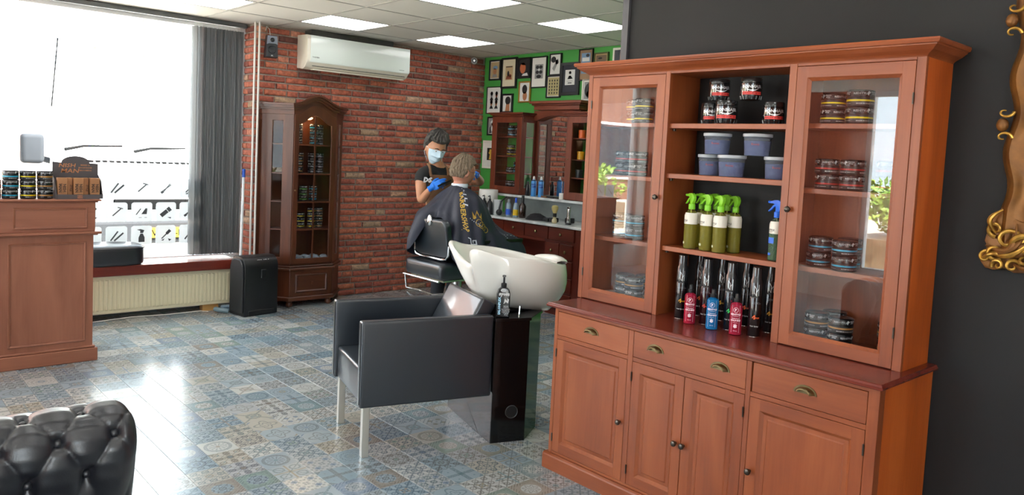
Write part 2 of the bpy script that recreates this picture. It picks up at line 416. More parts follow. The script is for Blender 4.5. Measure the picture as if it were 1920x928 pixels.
for n_, (a, b, c, d) in enumerate(LIGHTS):
    if lp is None:
        lp = thing('ceiling_light', 'x', 'ceiling light', (a, c, CZ), group='square light panels in the ceiling')
        BX('frame', M_white, lp, .010, b - a - .010, .010, d - c - .010, .004, .02); BX('diffuser', M_lamp, lp, .028, b - a - .028, .028, d - c - .028, .001, .004)
        o = lp
    else: o = dup(lp, (a, c, CZ))
    q = view_px(((a + b) / 2, (c + d) / 2, CZ)); key = (round(a, 1), round(c, 1))
    o['label'] = {(3.2, 5.9): 'square white ceiling light panel just above the left end of the air conditioner', (4.4, 5.9): 'square white ceiling light panel in front of the small round camera on the brick wall',
                  (3.2, 4.2): 'square white ceiling light panel cut by the top edge of the photo, middle one', (4.4, 4.2): 'square white ceiling light panel above the framed pictures on the green wall',
                  (1.9, 5.9): 'square white ceiling light panel above the window, leftmost in view'}.get(key, 'square white ceiling light panel outside the view')

# ================================================================ brick wall (north)
wn = BX('wall_north', M_mortar, None, 2.965, CX + .1, CY, CY + .30, 0, CZ + .03); struct(wn)
bm_cache = {}
def brick_mesh(L, hh, seed, vert=False):
    k = (round(L, 3), round(hh, 3), seed)
    if k in bm_cache: return bm_cache[k]
    rnd = random.Random(seed * 97 + int(L * 1000)); nx = 5; mb = MB(); d = .015
    j = lambda a: rnd.uniform(-a, a)
    def ring(ins, dep, jit):
        out = []
        for i in range(nx): out.append((L * i / (nx - 1) * (1 - 2 * ins / L) + ins + (j(jit) if 0 < i < nx - 1 else j(jit * .6)), dep + j(.0012), ins + j(jit)))
        for i in reversed(range(nx)): out.append((L * i / (nx - 1) * (1 - 2 * ins / L) + ins + j(jit), dep + j(.0012), hh - ins + j(jit)))
        return out
    a = ring(0, 0.002, .0); b = ring(.001, -d * .7, .0018); c = ring(.006, -d, .002); n = len(a)
    mb.v = a + b + c
    for o in (0, n):
        for i in range(n): mb.f.append((o + i, o + (i + 1) % n, o + n + (i + 1) % n, o + n + i))
    mb.f += [(2 * n + i, 2 * n + i + 1, 2 * n + n - 2 - i, 2 * n + n - 1 - i) for i in range(nx - 1)]
    me = mb.mesh('brick', smooth=True, angle=50); me.materials.append(M_brick); bm_cache[k] = me; return me
course = .0636; bricks = []; rnd = random.Random(3)
for r in range(41):
    z = r * course + .004; hh = course - .0145; x = 2.962 - (.11 if r % 2 else 0) - rnd.uniform(0, .02)
    while x < CX:
        L = rnd.choice((.195, .205, .205, .215, .225)) if rnd.random() > .12 else .105
        a, b = max(x, 2.962), min(x + L, CX); x += L + .013
        if b - a > .03: bricks.append((a, b, z, hh, rnd.randrange(6)))
def hidden(q):
    x = (q[0] + q[1]) / 2; z = q[2]
    return (3.05 < x < 3.85 and z < 1.85) or (3.45 < x < 4.6 and z > 2.3) or z + .06 > CZ
bricks.sort(key=lambda q: (hidden(q), math.hypot(q[0], CY) + abs(q[2] - 1.4) * .05))
stf = []
nb = 0
for q in bricks:
    L = round((q[1] - q[0]) * 200) / 200
    if not hidden(q) and nb < 262 and q[2] + q[3] < CZ: link('brick', brick_mesh(L, q[3], q[4]), wn, (q[0], CY, q[2])); nb += 1
    else: stf.append((brick_mesh(L, min(q[3], CZ - q[2] - .002) if q[2] < CZ - .01 else .01, q[4]), Matrix.Translation((q[0], CY, q[2]))))
# the return beside the window: short brick faces
RM = Matrix.Rotation(-PI / 2, 4, 'Z')
for r in range(41):
    z = r * course + .004; hh = course - .0145
    for a, b in (((.0, .105), (.116, .27)) if r % 2 else ((.0, .20), (.211, .27))):
        me = brick_mesh(round((b - a) * 200) / 200, hh, r % 6)
        if r in (6, 39, 40) or r % 2 and a == 0 or nb >= 298 or z < .5: stf.append((me, Matrix.Translation((2.965, CY + b, z)) @ RM))
        else:
            o = link('brick', me, wn, (2.965, CY + b, z)); o.rotation_euler = (0, 0, -PI / 2); nb += 1
mb = MB()
for me, T in stf: mb.add([T @ v.co for v in me.vertices], [tuple(p.vertices) for p in me.polygons])
tag(mb.build('brick', M_brick, wn, smooth=True, fix=False, angle=50), kind='stuff')

# ================================================================ other walls
we = BX('wall_east', M_green, None, CX, CX + .15, SOUTH, CY + .3, 0, CZ + .03); struct(we)
wp = BX('wall_partition', M_dark, None, 3.13, 3.25, SOUTH, 2.685, 0, CZ); struct(wp)
struct(BX('trim_1', M_darktrim, None, 3.112, 3.1305, 2.655, 2.695, 0, CZ - .002))
for i_, (a_, b_, c_, d_) in enumerate(((WEST, CX, 0, .35), (WEST, CX, 2.45, CZ + .03), (WEST, -.9, .35, 2.45), (.4, CX, .35, 2.45))): struct(BX('wall_south', M_white, None, a_, b_, SOUTH - .15, SOUTH, c_, d_))
ws_ = BX('window_5', M_frame, None, -.9, -.84, SOUTH - .12, SOUTH - .06, .35, 2.45); struct(ws_)
for a_, b_, c_, d_ in ((.34, .4, .35, 2.45), (-.84, .34, .35, .41), (-.84, .34, 2.39, 2.45)): BX('window_frame', M_frame, ws_, a_, b_, SOUTH - .12, SOUTH - .06, c_, d_)
BX('pane', M_glass, ws_, -.84, .34, SOUTH - .093, SOUTH - .087, .41, 2.39)
# window side (north-west): low wall, lintel, frame, pane, wooden sill box
struct(BX('wall_north_west', M_white, None, WEST, 2.965, 7.13, 7.28, 0, .43))
struct(BX('trim_2', M_white, None, WEST, 2.965, 7.20, 7.28, 2.575, CZ + .03))
wf = BX('window_1', M_frame, None, 2.895, 2.962, 7.19, 7.25, .43, 2.58); struct(wf)
BX('window_frame', M_frame, wf, -3.0, 2.895, 7.19, 7.25, .43, .465); BX('window_frame', M_frame, wf, -3.0, 2.895, 7.19, 7.25, 2.545, 2.58)
for x in (-.2, -3.0): BX('window_frame', M_frame, wf, x, x + .07, 7.19, 7.25, .465, 2.545)
BX('pane', M_glass, wf, -.13, 2.895, 7.217, 7.223, .465, 2.545); BX('pane', M_glass, wf, -2.93, -.2, 7.217, 7.223, .465, 2.545)
struct(BX('wall_north_pier', M_white, None, WEST, -3.0, 7.13, 7.28, .43, 2.575))
sl = MB().box(-2.6, 2.79, 6.83, 7.19, .375, .458).build('trim_3', M_sill, None, bevel=.006, seg=2); struct(sl)
# west side: street windows with a brick pier and a door between them (seen only in reflections)
wwm = MB(); wwm.box(WEST - .25, WEST, SOUTH, 7.28, 0, .35); wwm.box(WEST - .25, WEST, SOUTH, 7.28, 2.45, CZ + .03)
struct(wwm.build('wall_west', M_white))
for i, (a, b) in enumerate(((SOUTH, 2.0), (4.0, 4.9), (7.1, 7.28))):
    struct(BX('wall_west_pier', M_brick, None, WEST - .25, WEST + .01, a, b, .35, 2.45))
for n_, (a, b) in enumerate(((2.0, 4.0), (4.9, 7.1))):
    o = BX('window_%d' % (n_ + 2), M_frame, None, WEST - .14, WEST - .06, a, a + .06, .35, 2.45); struct(o)
    BX('window_frame', M_frame, o, WEST - .14, WEST - .06, b - .06, b, .35, 2.45); BX('window_frame', M_frame, o, WEST - .14, WEST - .06, a + .06, b - .06, .35, .41); BX('window_frame', M_frame, o, WEST - .14, WEST - .06, a + .06, b - .06, 2.39, 2.45)
    BX('pane', M_glass, o, WEST - .103, WEST - .097, a + .06, b - .06, .41, 2.39)

# ================================================================ outside the shop
M_pave = mat('paving', '#b7b2a8', .9, noise=(3, '#a39d92'))
M_road = mat('asphalt', '#8b8b8a', .95)
struct(BX('ground', M_pave, None, -40, 40, -30, 60, -.3, -.07))
M_van = mat('white_car_paint', '#f2f4f6', .25, coat=.6); M_vgrey = mat('grey_bumper_plastic', '#2b2d30', .8, spec=.1); M_vdark = mat('dark_grille', '#0a0b0c', .8, spec=.06)
van = thing('van', 'white delivery van parked nose to the shop window, grey bumper and wing mirror', 'van', (2.9, 9.2, -.07))
def van_body(i, j):
    # rows: cross-sections from nose to tail (y, z bottom, z top, half width)
    secs = [(0, .42, .95, .80), (.06, .40, 1.10, .92), (.55, .40, 1.26, .96), (.85, .40, 1.36, .97), (1.15, .40, 1.75, .95), (1.55, .40, 2.25, .92), (2.0, .40, 2.48, .92), (4.6, .40, 2.5, .92), (4.7, .5, 2.4, .88)]
    y, z0, z1, hw = secs[i]; t = 2 * PI * (j + .5) / 24; cx_, cz_ = math.cos(t), math.sin(t); e = .28
    return (hw * math.copysign(abs(cx_) ** e, cx_), y, (z0 + z1) / 2 + (z1 - z0) / 2 * math.copysign(abs(cz_) ** e, cz_))
vb = MB().grid(van_body, 9, 24, close_v=True); vb.f.append(tuple(range(23, -1, -1))); vb.f.append(tuple(8 * 24 + i for i in range(24)))
vb.build('body', M_van, van, smooth=True, angle=35)
ws = MB().grid(lambda i, j: ((-.80 + 1.6 * i / 6) * (1 - .08 * j), 1.06 + .50 * j - .10 * math.cos((i - 3) / 3 * PI / 2), 1.42 + .78 * j), 7, 2); ws.build('windscreen', mat('van_windscreen', '#c3ced6', .3, spec=.6), van, fix=False)  # windscreen: sky reflection painted in as a pale opaque colour
BX('bumper', M_vgrey, van, -.94, .94, -.08, .1, .40, .66, bevel=.03, seg=2)
BX('grille', M_vdark, van, -.55, .55, -.02, .06, .78, .90, bevel=.01)
for i in range(18): pass
g_ = MB()
for i in range(22): g_.box(-.80 + i * .073, -.755 + i * .073, .60, .66, 1.272, 1.302)
g_.build('vent', M_vdark, van)
for s in (-1, 1):
    BX('headlight', mat('headlight', '#cfd6da', .1, spec=1), van, s * .93 - (.0 if s < 0 else .28), s * .93 + (.28 if s < 0 else .0), -.03, .08, .82, 1.04, bevel=.03, seg=2)
    mr = MB().box(-.115, .115, -.06, .09, -.17, .17).build('mirror', mat('mirror_housing', '#25282c', .8, spec=.1), van, bevel=.05, seg=3, smooth=True, loc=(s * 1.13, 1.10, 1.40))
    MB().tube([(s * -.05, 0, -.10), (s * -.20, .03, -.14), (s * -.32, .05, -.20)], .035).build('mirror_arm', M_vgrey, mr)
for x0 in (-.86, -.12): MB().tube([(x0, .80, 1.41), (x0 + .2, .84, 1.455), (x0 + .62, .86, 1.47)], [.020, .016, .010]).build('wiper', M_vdark, van)
MB().tube([(-.9, 1.3, 1.9), (-.88, 1.25, 2.3), (-.86, 1.2, 2.7)], .008).build('aerial', M_vdark, van)
npl = BX('number_plate', mat('yellow_plate', '#f2b21c', .4), van, -.26, .26, -.10, -.08, .47, .58)
MB().text('V-138-K', .075, (0, -.1015, .488), (1, 0, 0), (0, 0, 1), bold=.02).build('plate_text', M_vdark, npl, fix=False)
mb = MB()
for s in (-1, 1):
    for y in (.9, 3.9):
        mb = MB().lathe([(.2, -.11), (.33, -.10), (.34, 0), (.33, .10), (.2, .11)], 20); mb.xf(Matrix.Translation((s * .82, y, .34)) @ Matrix.Rotation(PI / 2, 4, 'Y')).build('wheel', M_vdark, van, smooth=True)

def leaf_ball(mb, c, R, n, s, rnd, flat=.8):
    for _ in range(n):
        u = Vector((rnd.gauss(0, 1), rnd.gauss(0, 1), rnd.gauss(0, 1) * flat)).normalized() * R * rnd.uniform(.55, 1); u.z *= flat
        p = Vector(c) + u; a = Vector((rnd.gauss(0, 1), rnd.gauss(0, 1), rnd.gauss(0, 1))).normalized(); b = a.cross(Vector((rnd.gauss(0, 1), rnd.gauss(0, 1), rnd.gauss(0, 1)))).normalized(); k = s * rnd.uniform(.6, 1.3)
        mb.add([p - a * k, p + b * k * .45, p + a * k, p - b * k * .45], [(0, 1, 2, 3)])
M_leaf = mat('leaves', '#8fa572', .6, noise=(2, '#a3b383')); M_leaf2 = mat('shrub_leaves', '#5f8a35', .6, noise=(6, '#93a84a')); M_bark = mat('bark', '#8a7a68', .9, bump=(30, .6))
rnd = random.Random(11)
for n_, (x, y, h, R, lb) in enumerate(((7.0, 24, 6.2, 2.6, 'leafy street tree beyond the van, seen at the top of the shop window'), (-5.5, 30, 5.6, 3.2, 'leafy street tree far behind, left of the parked van'))):
    tr = thing('tree', lb, 'tree', (x, y, -.07))
    MB().tube([(0, 0, 0), (.05, 0, h * .4), (-.05, .1, h * .8)], [.22, .16, .08]).build('trunk', M_bark, tr, smooth=True)
    mb = MB()
    for _ in range(16): leaf_ball(mb, (rnd.gauss(0, R * .5), rnd.gauss(0, R * .5), h + rnd.gauss(0, R * .3)), R * .38, 60, .16, rnd)
    tag(mb.build('foliage', M_leaf, tr, fix=False), kind='stuff')
# west street: planters with shrubs, low facade opposite (they show as reflections in the cabinet glass)
for n_, (x, y) in enumerate(((-3.4, 11.2), (-5.3, 11.6), (-7.3, 12.0), (-6.6, 5.0))):
    sh = thing('shrub', 'green street shrub in a wooden planter, reflected in the cabinet glass', 'shrub', (x, y, -.07), group='street shrubs')
    BX('planter', wood('planter_wood', '#5b4a3a', '#7a6650', '#8d7a62', axis=0), sh, -.8, .8, -.4, .4, 0, .6)
    mb = MB()
    for _ in range(10): leaf_ball(mb, (rnd.uniform(-.7, .7), rnd.uniform(-.3, .3), .95 + rnd.uniform(-.2, .35)), .33, 80, .07, rnd)
    tag(mb.build('foliage', M_leaf2, sh, fix=False), kind='stuff')
fa = thing('building', 'brick shop facade across the street, reflected in the cabinet glass', 'building', (-9, 20, -.07), -PI / 2)
BX('wall', mat('far_brick', '#7b5648', .9, noise=(2, '#8c6555')), fa, -2, 0, -10, 12, 0, 6)
for y in (-8, -4, 0, 4, 8):
    f_ = BX('window', M_frame, fa, 0, .06, y - 1.4, y + 1.4, .8, 3); BX('pane', mat('dark_pane', '#2a3238', .1), f_, .06, .08, y - 1.3, y + 1.3, .9, 2.9)
# ================================================================ the big display cabinet
WD, WM, WL = '#74371c', '#8c4725', '#9d5630'
W_z = wood('cherry_wood_upright', WD, WM, WL, 2); W_y = wood('cherry_wood_level', WD, WM, WL, 1); W_x = wood('cherry_wood_cross', WD, WM, WL, 0)
W_side_lit = wood('cherry_wood_side_lit', '#9c4414', '#b9561c', '#c8662a', 2, rough=.45); W_top = wood('dark_cherry_top', '#57201a', '#6b2b20', '#7a3626', 1, rough=.22)  # right side panels: cherry wood with the light on them painted in as orange
M_brass = mat('antique_brass', '#7a6a4c', .3, 1, bump=(60, .15)); M_knob = mat('dark_metal_knob', '#57524c', .28, 1)
cb = thing('display_cabinet', 'large cherry-wood cabinet with two glazed doors, open shelves and cup-handled drawers', 'cabinet', (2.9, 1.85, 0))
OX, OY = 2.9, 1.85
def cbx(name, m, x0, x1, y0, y1, z0, z1, parent=None, bevel=0, seg=1):
    return BX(name, m, parent or cb, x0 - OX, x1 - OX, y0 - OY, y1 - OY, z0, z1, bevel=bevel, seg=seg)
def cbo(name, m, boxes, bevel=.001, parent=None):
    for b in boxes: MB().box(b[0] - OX, b[1] - OX, b[2] - OY, b[3] - OY, b[4], b[5]).build(name, m, parent or cb, bevel=bevel)
# base: sides, plinth, rails and stiles of the face frame
XB = 3.118
cbx('side_panel', W_side_lit, 2.70, XB, 1.062, 1.082, .07, .802); cbx('side_panel', W_z, 2.70, XB, 2.60, 2.62, .07, .802)
cbx('back_panel', W_z, XB - .012, XB, 1.082, 2.60, .09, .80); cbx('bottom_board', W_y, 2.68, XB - .012, 1.082, 2.60, .075, .09)
pm_ = MB().prism([(2.638 - OX, 0), (2.638 - OX, .066), (2.641 - OX, .072), (2.650 - OX, .078), (2.665 - OX, .078), (2.665 - OX, 0)], 1.045 - OY, 2.642 - OY, 'y')
pm_.box(2.665 - OX, XB - OX, 1.045 - OY, 1.061 - OY, 0, .078); pm_.box(2.665 - OX, XB - OX, 2.622 - OY, 2.642 - OY, 0, .078); pm_.build('plinth', W_y, cb)
cbo('face_stile', W_z, [(2.655, 2.70, a, b, .079, .802) for a, b in ((1.062, 1.100), (2.600, 2.62))])
for a, b in ((1.546, 1.541 + .025), (2.128, 2.155)): cbx('face_stile', W_z, 2.655, 2.70, a, b, .092, .785, bevel=.001)
cbo('face_rail', W_y, [(2.656, 2.70, 1.1, 2.60, .786, .802), (2.656, 2.70, 1.1, 1.545, .650, .668), (2.656, 2.70, 1.567, 2.127, .650, .668), (2.656, 2.70, 2.156, 2.60, .650, .668), (2.656, 2.70, 1.1, 2.60, .079, .091)])
# worktop with moulded edge
def edge_ring(prof, x0, x1, y0, y1):
    """profile (offset outward, z) swept round front and both ends"""
    n = len(prof); mb = MB()
    for o, z in prof: mb.v += [(x1, y0 - o, z), (x0 - o, y0 - o, z), (x0 - o, y1 + o, z), (x1, y1 + o, z)]
    for i in range(n - 1):
        for k in range(3): mb.f.append((i * 4 + k, i * 4 + k + 1, (i + 1) * 4 + k + 1, (i + 1) * 4 + k))
        mb.f.append((i * 4 + 3, i * 4, (i + 1) * 4, (i + 1) * 4 + 3))
    mb.f.append((3, 2, 1, 0)); mb.f.append(tuple((n - 1) * 4 + k for k in range(4))); return mb
edge_ring([(-.008, .8025), (0, .803), (.004, .806), (.004, .812), (.001, .815), (-.002, .821), (-.006, .823)], 2.634 - OX, XB - OX, 1.049 - OY, 2.656 - OY).build('worktop', W_top, cb)

def raised_door(name, y0, y1, z0, z1, xf_, parent, knob_y=None, knob_z=None, glass_=False, hinge_y=None, fw=None):
    """framed door in a plane x=xf_ facing -x; coordinates in room space"""
    g = .0018; y0 += g; y1 -= g; z0 += g; z1 -= g; f = fw or .045; d = .02
    X = lambda x: x - OX
    Y = lambda y: y - OY
    door = MB()
    for xx in (xf_, xf_ + d): door.v += [(X(xx), Y(y), z) for y, z in ((y0, z0), (y1, z0), (y1, z1), (y0, z1), (y0 + f, z0 + f), (y1 - f, z0 + f), (y1 - f, z1 - f), (y0 + f, z1 - f))]
    for i in range(4):
        k_ = (i + 1) % 4; door.f += [(i, k_, 4 + k_, 4 + i), (8 + i, 12 + i, 12 + k_, 8 + k_), (i, 8 + i, 8 + k_, k_), (4 + i, 4 + k_, 12 + k_, 12 + i)]
    o = door.build(name, W_z, parent, bevel=.0012)
    for c0_, c1_ in ((z0 + .0012, z0 + f - .0005), (z1 - f + .0005, z1 - .0012)): BX('rail', W_y, o, X(xf_ - .0005), X(xf_ + d + .0003), Y(y0 + f), Y(y1 - f), c0_, c1_, bevel=.0003)
    # sloping inner moulding
    a0, a1, c0, c1 = y0 + f, y1 - f, z0 + f, z1 - f; k = .012; mm = MB()
    P = [[(X(xf_ + .001), Y(y), z) for y, z in ((a0, c0), (a1, c0), (a1, c1), (a0, c1))], [(X(xf_ + .004), Y(y), z) for y, z in ((a0 + .003, c0 + .003), (a1 - .003, c0 + .003), (a1 - .003, c1 - .003), (a0 + .003, c1 - .003))],
         [(X(xf_ + .012), Y(y), z) for y, z in ((a0 + k, c0 + k), (a1 - k, c0 + k), (a1 - k, c1 - k), (a0 + k, c1 - k))]]
    mm.v = P[0] + P[1] + P[2]
    for r in (0, 4):
        for i in range(4): mm.f.append((r + i, r + (i + 1) % 4, r + 4 + (i + 1) % 4, r + 4 + i))
    mm.build('moulding', W_z, o, fix=False)
    if glass_: BX('pane', M_cglass, o, X(xf_ + .012), X(xf_ + .0145), Y(a0 + .004), Y(a1 - .004), c0 + .004, c1 - .004)
    else:
        p = MB(); q = .012; p.box(X(xf_ + .012), X(xf_ + d - .001), Y(a0 + .005), Y(a1 - .005), c0 + .005, c1 - .005)
        pp = MB(); z_ = [(X(xf_ + .0119), 0.012), (X(xf_ + .0115), .026), (X(xf_ + .0085), .031)]
        for xx, kk in z_: pp.v += [(xx, Y(a0 + kk), c0 + kk), (xx, Y(a1 - kk), c0 + kk), (xx, Y(a1 - kk), c1 - kk), (xx, Y(a0 + kk), c1 - kk)]
        for r in (0, 4):
            for i in range(4): pp.f.append((r + i, r + (i + 1) % 4, r + 4 + (i + 1) % 4, r + 4 + i))
        pp.f.append((8, 9, 10, 11)); p.add(pp.v, pp.f); p.build('panel', W_z, o)
    if knob_y is not None:
        kb = MB().lathe([(.006, 0), (.0055, .006), (.006, .009), (.0115, .013), (.013, .018), (.011, .023), (.005, .026)], 16)
        kb.xf(Matrix.Translation((X(xf_), Y(knob_y), knob_z)) @ Matrix.Rotation(-PI / 2, 4, 'Y')).build('knob', M_knob, o, smooth=True)
    if hinge_y is not None:
        for z in (z0 + .12 * (z1 - z0), z1 - .12 * (z1 - z0)): MB().tube([(X(xf_ - .003), Y(hinge_y), z - .02), (X(xf_ - .003), Y(hinge_y), z + .02)], .0035, 8).build('hinge', M_knob, o, smooth=True)
    return o
for a, b, ky, hy in ((2.155, 2.600, 2.178, 2.598), (1.848, 2.128, 1.872, 2.126), (1.566, 1.848, 1.832, 1.568), (1.100, 1.546, 1.524, 1.102)):
    raised_door('door', a, b, .091, .650, 2.655, cb, ky, .36, hinge_y=hy, fw=.045)
def cup_handle(parent, y, z, x):
    def fn(i, j):
        a = PI * i / 14; b = PI / 2 * j / 6; r = .038 * math.cos(b) ** .6 if j < 6 else .0
        return (x - OX - .022 * math.sin(b) ** .8 - .002, y - OY + (.038 - .012 * math.sin(b)) * math.cos(a), z + (.024 - .0 * b) * math.sin(a) * (1 if j == 0 else math.cos(b * .55)) - .008)
    mb = MB().grid(fn, 15, 7)
    fl_ = [(y - OY + .045 * math.cos(PI * i / 16), z - .010 + .032 * math.sin(PI * i / 16)) for i in range(17)]
    mb.prism(fl_, x - OX - .0025, x - OX, 'x')
    mb.build('cup_handle', M_brass, parent, smooth=True, angle=50)
for a, b, hs in ((2.155, 2.600, (2.378,)), (1.566, 2.128, (2.006, 1.684)), (1.100, 1.541, (1.325,))):
    d = cbx('drawer', W_y, 2.655, 2.675, a + .002, b - .002, .670, .784, bevel=.0015)
    for h_ in hs: cup_handle(d, h_, .728, 2.655)

# hutch
XH, HT = 2.87, 1.955
cbx('side_panel', W_side_lit, XH + .02, XB, 1.085, 1.103, .823, HT); cbx('side_panel', W_z, XH + .02, XB, 2.662, 2.68, .823, HT)
cbx('partition', W_z, XH + .022, XB - .008, 1.575, 1.59, .823, HT - .02); cbx('partition', W_z, XH + .022, XB - .008, 2.186, 2.20, .823, HT - .02)
M_back = mat('black_back_board', '#18181a', .7)
cbx('back_panel', W_z, XB - .008, XB, 1.103, 1.575, .823, HT); cbx('back_panel', W_z, XB - .008, XB, 2.20, 2.662, .823, HT); cbx('back_panel', M_back, XB - .008, XB - .002, 1.575, 2.20, .823, HT)['label'] = 'black back board'
cbx('top_board', W_y, XH + .02, XB - .008, 1.103, 2.662, HT - .02, HT)
cbo('face_stile', W_z, [(XH, XH + .02, 1.085, 1.117, .823, HT), (XH, XH + .02, 1.566, 1.597, .823, HT), (XH, XH + .02, 2.180, 2.203, .823, HT), (XH, XH + .02, 2.654, 2.68, .823, HT)])
cbo('face_rail', W_y, [(XH + .0005, XH + .02, 1.118, 1.565, 1.935, HT), (XH + .0005, XH + .02, 1.598, 2.179, 1.935, HT), (XH + .0005, XH + .02, 2.204, 2.653, 1.935, HT)])
edge_ring([(0, 1.945), (.003, 1.950), (.010, 1.956), (.028, 1.966), (.040, 1.976), (.046, 1.980), (.046, 1.984), (.054, 1.986), (.058, 1.996), (.056, 2.003), (.0, 2.004)], XH - OX, XB - OX, 1.085 - OY, 2.68 - OY).build('cornice', W_y, cb)
raised_door('glass_door', 1.117, 1.566, .825, 1.935, XH - .0005, cb, 1.556, 1.37, glass_=True, hinge_y=1.119)
raised_door('glass_door', 2.203, 2.654, .825, 1.935, XH - .0005, cb, 2.214, 1.37, glass_=True, hinge_y=2.652)
for z in (1.710, 1.482, 1.148): cbx('shelf', W_y, XH + .018, XB - .009, 1.5915, 2.1845, z - .022, z, bevel=.002, seg=2)
for z in (1.714, 1.457, 1.145):
    cbx('shelf', W_y, XH + .05, XB - .009, 1.104, 1.574, z - .02, z, bevel=.001); cbx('shelf', W_y, XH + .05, XB - .009, 2.201, 2.661, z - .02, z, bevel=.001)
for z in (1.710, 1.482, 1.148):
    for y in (1.600, 2.176): MB().lathe([(.008, z - .034), (.008, z - .0225)], 8, (XH + .05 - OX, y - OY, 0)).build('shelf_peg', M_knob, cb)
cbx('bottom_board', W_y, XH + .02, XB - .009, 1.104, 1.574, .8235, .845); cbx('bottom_board', W_y, XH + .02, XB - .009, 2.201, 2.661, .8235, .845)

# ================================================================ hair wax tins
M_tin = mat('black_tin', '#101113', .32); M_lid = mat('black_lid', '#17181a', .22); M_print = mat('white_print', '#bdbdbd', .5)
BAND = {'yellow': '#d9c400', 'red': '#a51e1c', 'blue': '#1f9fc4', 'gold': '#a9793a', 'grey': '#8d929a', 'green': '#5aa63a', 'orange': '#d6702a'}
_tin = {}
def tin_proto(col):
    """a flat screw-lid tin, r 46 mm, h 60 mm"""
    if col in _tin: return _tin[col]
    r = .046; me = {}
    me['jar'] = (MB().lathe([(r - .004, 0), (r - .001, .002), (r, .004), (r, .030), (r - .0015, .0315), (r - .0015, .034)], 28).mesh('jar', smooth=True), M_tin)
    me['lid'] = (MB().lathe([(r - .001, .034), (r, .035), (r, .056), (r - .002, .0585), (r - .006, .0595), (r - .008, .059)], 28).mesh('lid', smooth=True), M_lid)
    me['band'] = (MB().lathe([(r + .0002, .0185), (r + .0003, .0185), (r + .0003, .0245), (r + .0002, .0245)], 28, cap=False).mesh('band', smooth=True), mat(col + '_band', BAND[col], .4))
    t = MB()
    for k in range(3):
        a = 2 * PI * k / 3
        t.text_cyl('REDSTYLE', .0072, r + .0005, .0425, a, bold=.01, wscale=1.15)
        t.text_cyl('P', .013, r + .0005, .040, a + .62, bold=.05)
        t.text_cyl('STRONG', .0045, r + .0005, .0478, a + 1.02, bold=.02); t.text_cyl('STYLE', .0045, r + .0005, .0415, a + 1.02, bold=.02)
        t.text_cyl('MAXIMUM HOLD', .0045, r + .0005, .0085, a + .2, bold=.02)
        t.patch_cyl(r + .0005, .010, .0112, a + .75, a + 1.35, 5)
    me['print'] = (t.mesh('print', fix=False), M_print)
    for k, (m_, mt) in me.items(): m_.materials.append(mt)
    _tin[col] = me; return me
def tin(col, loc, rz, label, group, sc_=1.0, name='wax_tin', simple=False):
    o = thing(name, label, 'tin', loc, rz, group); o.scale = (sc_,) * 3
    for k, (m_, mt) in tin_proto(col).items():
        if simple and k == 'lid_': continue
        link(k, m_, o)
    return o
rnd = random.Random(5)
def face(x, y): return math.atan2(-y, -x)
def stack(col, x, y, z, n, where, group, h=.0602, d=0.0, sc_=1.0, turn=None, name='wax_tin'):
    pos = {1: ('single',), 2: ('bottom', 'top'), 3: ('bottom', 'middle', 'top'), 4: ('bottom', 'second from bottom', 'third from bottom', 'top'), 5: ('bottom', 'second from bottom', 'middle', 'fourth from bottom', 'top')}[n]
    for i in range(n):
        rz = face(x, y) + (turn[i] if turn else rnd.choice((0, .55, -.6, 1.1, .2)))
        jx, jy = rnd.uniform(-.0025, .0025), rnd.uniform(-.0025, .0025)
        tin(col, (x + jx, y + jy, z + i * h * sc_ + .0004), rz, '%s-banded black tin, %s %s' % (col, pos[i] + (' of' if n > 1 else ''), where), group, sc_, name)
G = 'hair wax tins in the big cabinet'
D1, D2 = XH, 0
stack('yellow', 2.985, 1.463, 1.714, 2, 'left stack, top shelf, right glazed door', G, turn=(.6, .6))
stack('yellow', 2.975, 1.352, 1.714, 2, 'middle stack, top shelf, right glazed door', G, turn=(.1, 0), sc_=1.08)
stack('yellow', 2.985, 1.158, 1.714, 2, 'right-hand stack, top shelf, right glazed door', G)
stack('red', 2.985, 1.468, 1.457, 2, 'left stack, second shelf, right glazed door', G, turn=(.7, .15))
stack('red', 2.985, 1.368, 1.457, 2, 'middle stack, second shelf, right glazed door', G, turn=(0, .9))
stack('red', 2.985, 1.225, 1.457, 2, 'right-hand stack, second shelf, right glazed door', G)
stack('blue', 2.995, 1.480, 1.145, 2, 'left stack, third shelf, right glazed door', G, turn=(0, .6))
stack('blue', 2.955, 1.358, 1.145, 2, 'right-hand stack, third shelf, right glazed door', G, turn=(.1, .1))
stack('blue', 3.060, 1.388, 1.145, 2, 'rear stack, third shelf, right glazed door', G)
stack('gold', 2.965, 1.455, .8455, 2, 'left stack bottom, right glazed door', G, turn=(0, .6))
stack('gold', 3.055, 1.425, .8455, 2, 'rear stack bottom, right glazed door', G)
stack('gold', 2.945, 1.348, .8455, 2, 'front stack bottom, right glazed door', G, turn=(.6, 0))
stack('gold', 3.02, 1.185, .8455, 2, 'right-hand stack bottom, right glazed door', G)
stack('yellow', 3.03, 2.50, 1.714, 2, 'left stack, top shelf, left glazed door', G)
stack('yellow', 2.985, 2.412, 1.714, 2, 'right-hand stack, top shelf, left glazed door', G, turn=(.6, .6))
stack('red', 3.01, 2.535, 1.457, 2, 'left stack, second shelf, left glazed door', G, turn=(.6, .6))
stack('red', 2.995, 2.435, 1.457, 2, 'right-hand stack, second shelf, left glazed door', G)
stack('blue', 3.01, 2.53, 1.145, 2, 'left stack, third shelf, left glazed door', G)
stack('blue', 2.985, 2.425, 1.145, 2, 'right-hand stack, third shelf, left glazed door', G, turn=(.6, .1))
stack('gold', 2.99, 2.475, .8455, 2, 'left stack bottom, left glazed door', G)
stack('gold', 2.955, 2.385, .8455, 2, 'right-hand stack bottom, left glazed door', G, turn=(.6, 0))
stack('gold', 3.055, 2.40, .8455, 2, 'rear stack bottom, left glazed door', G)

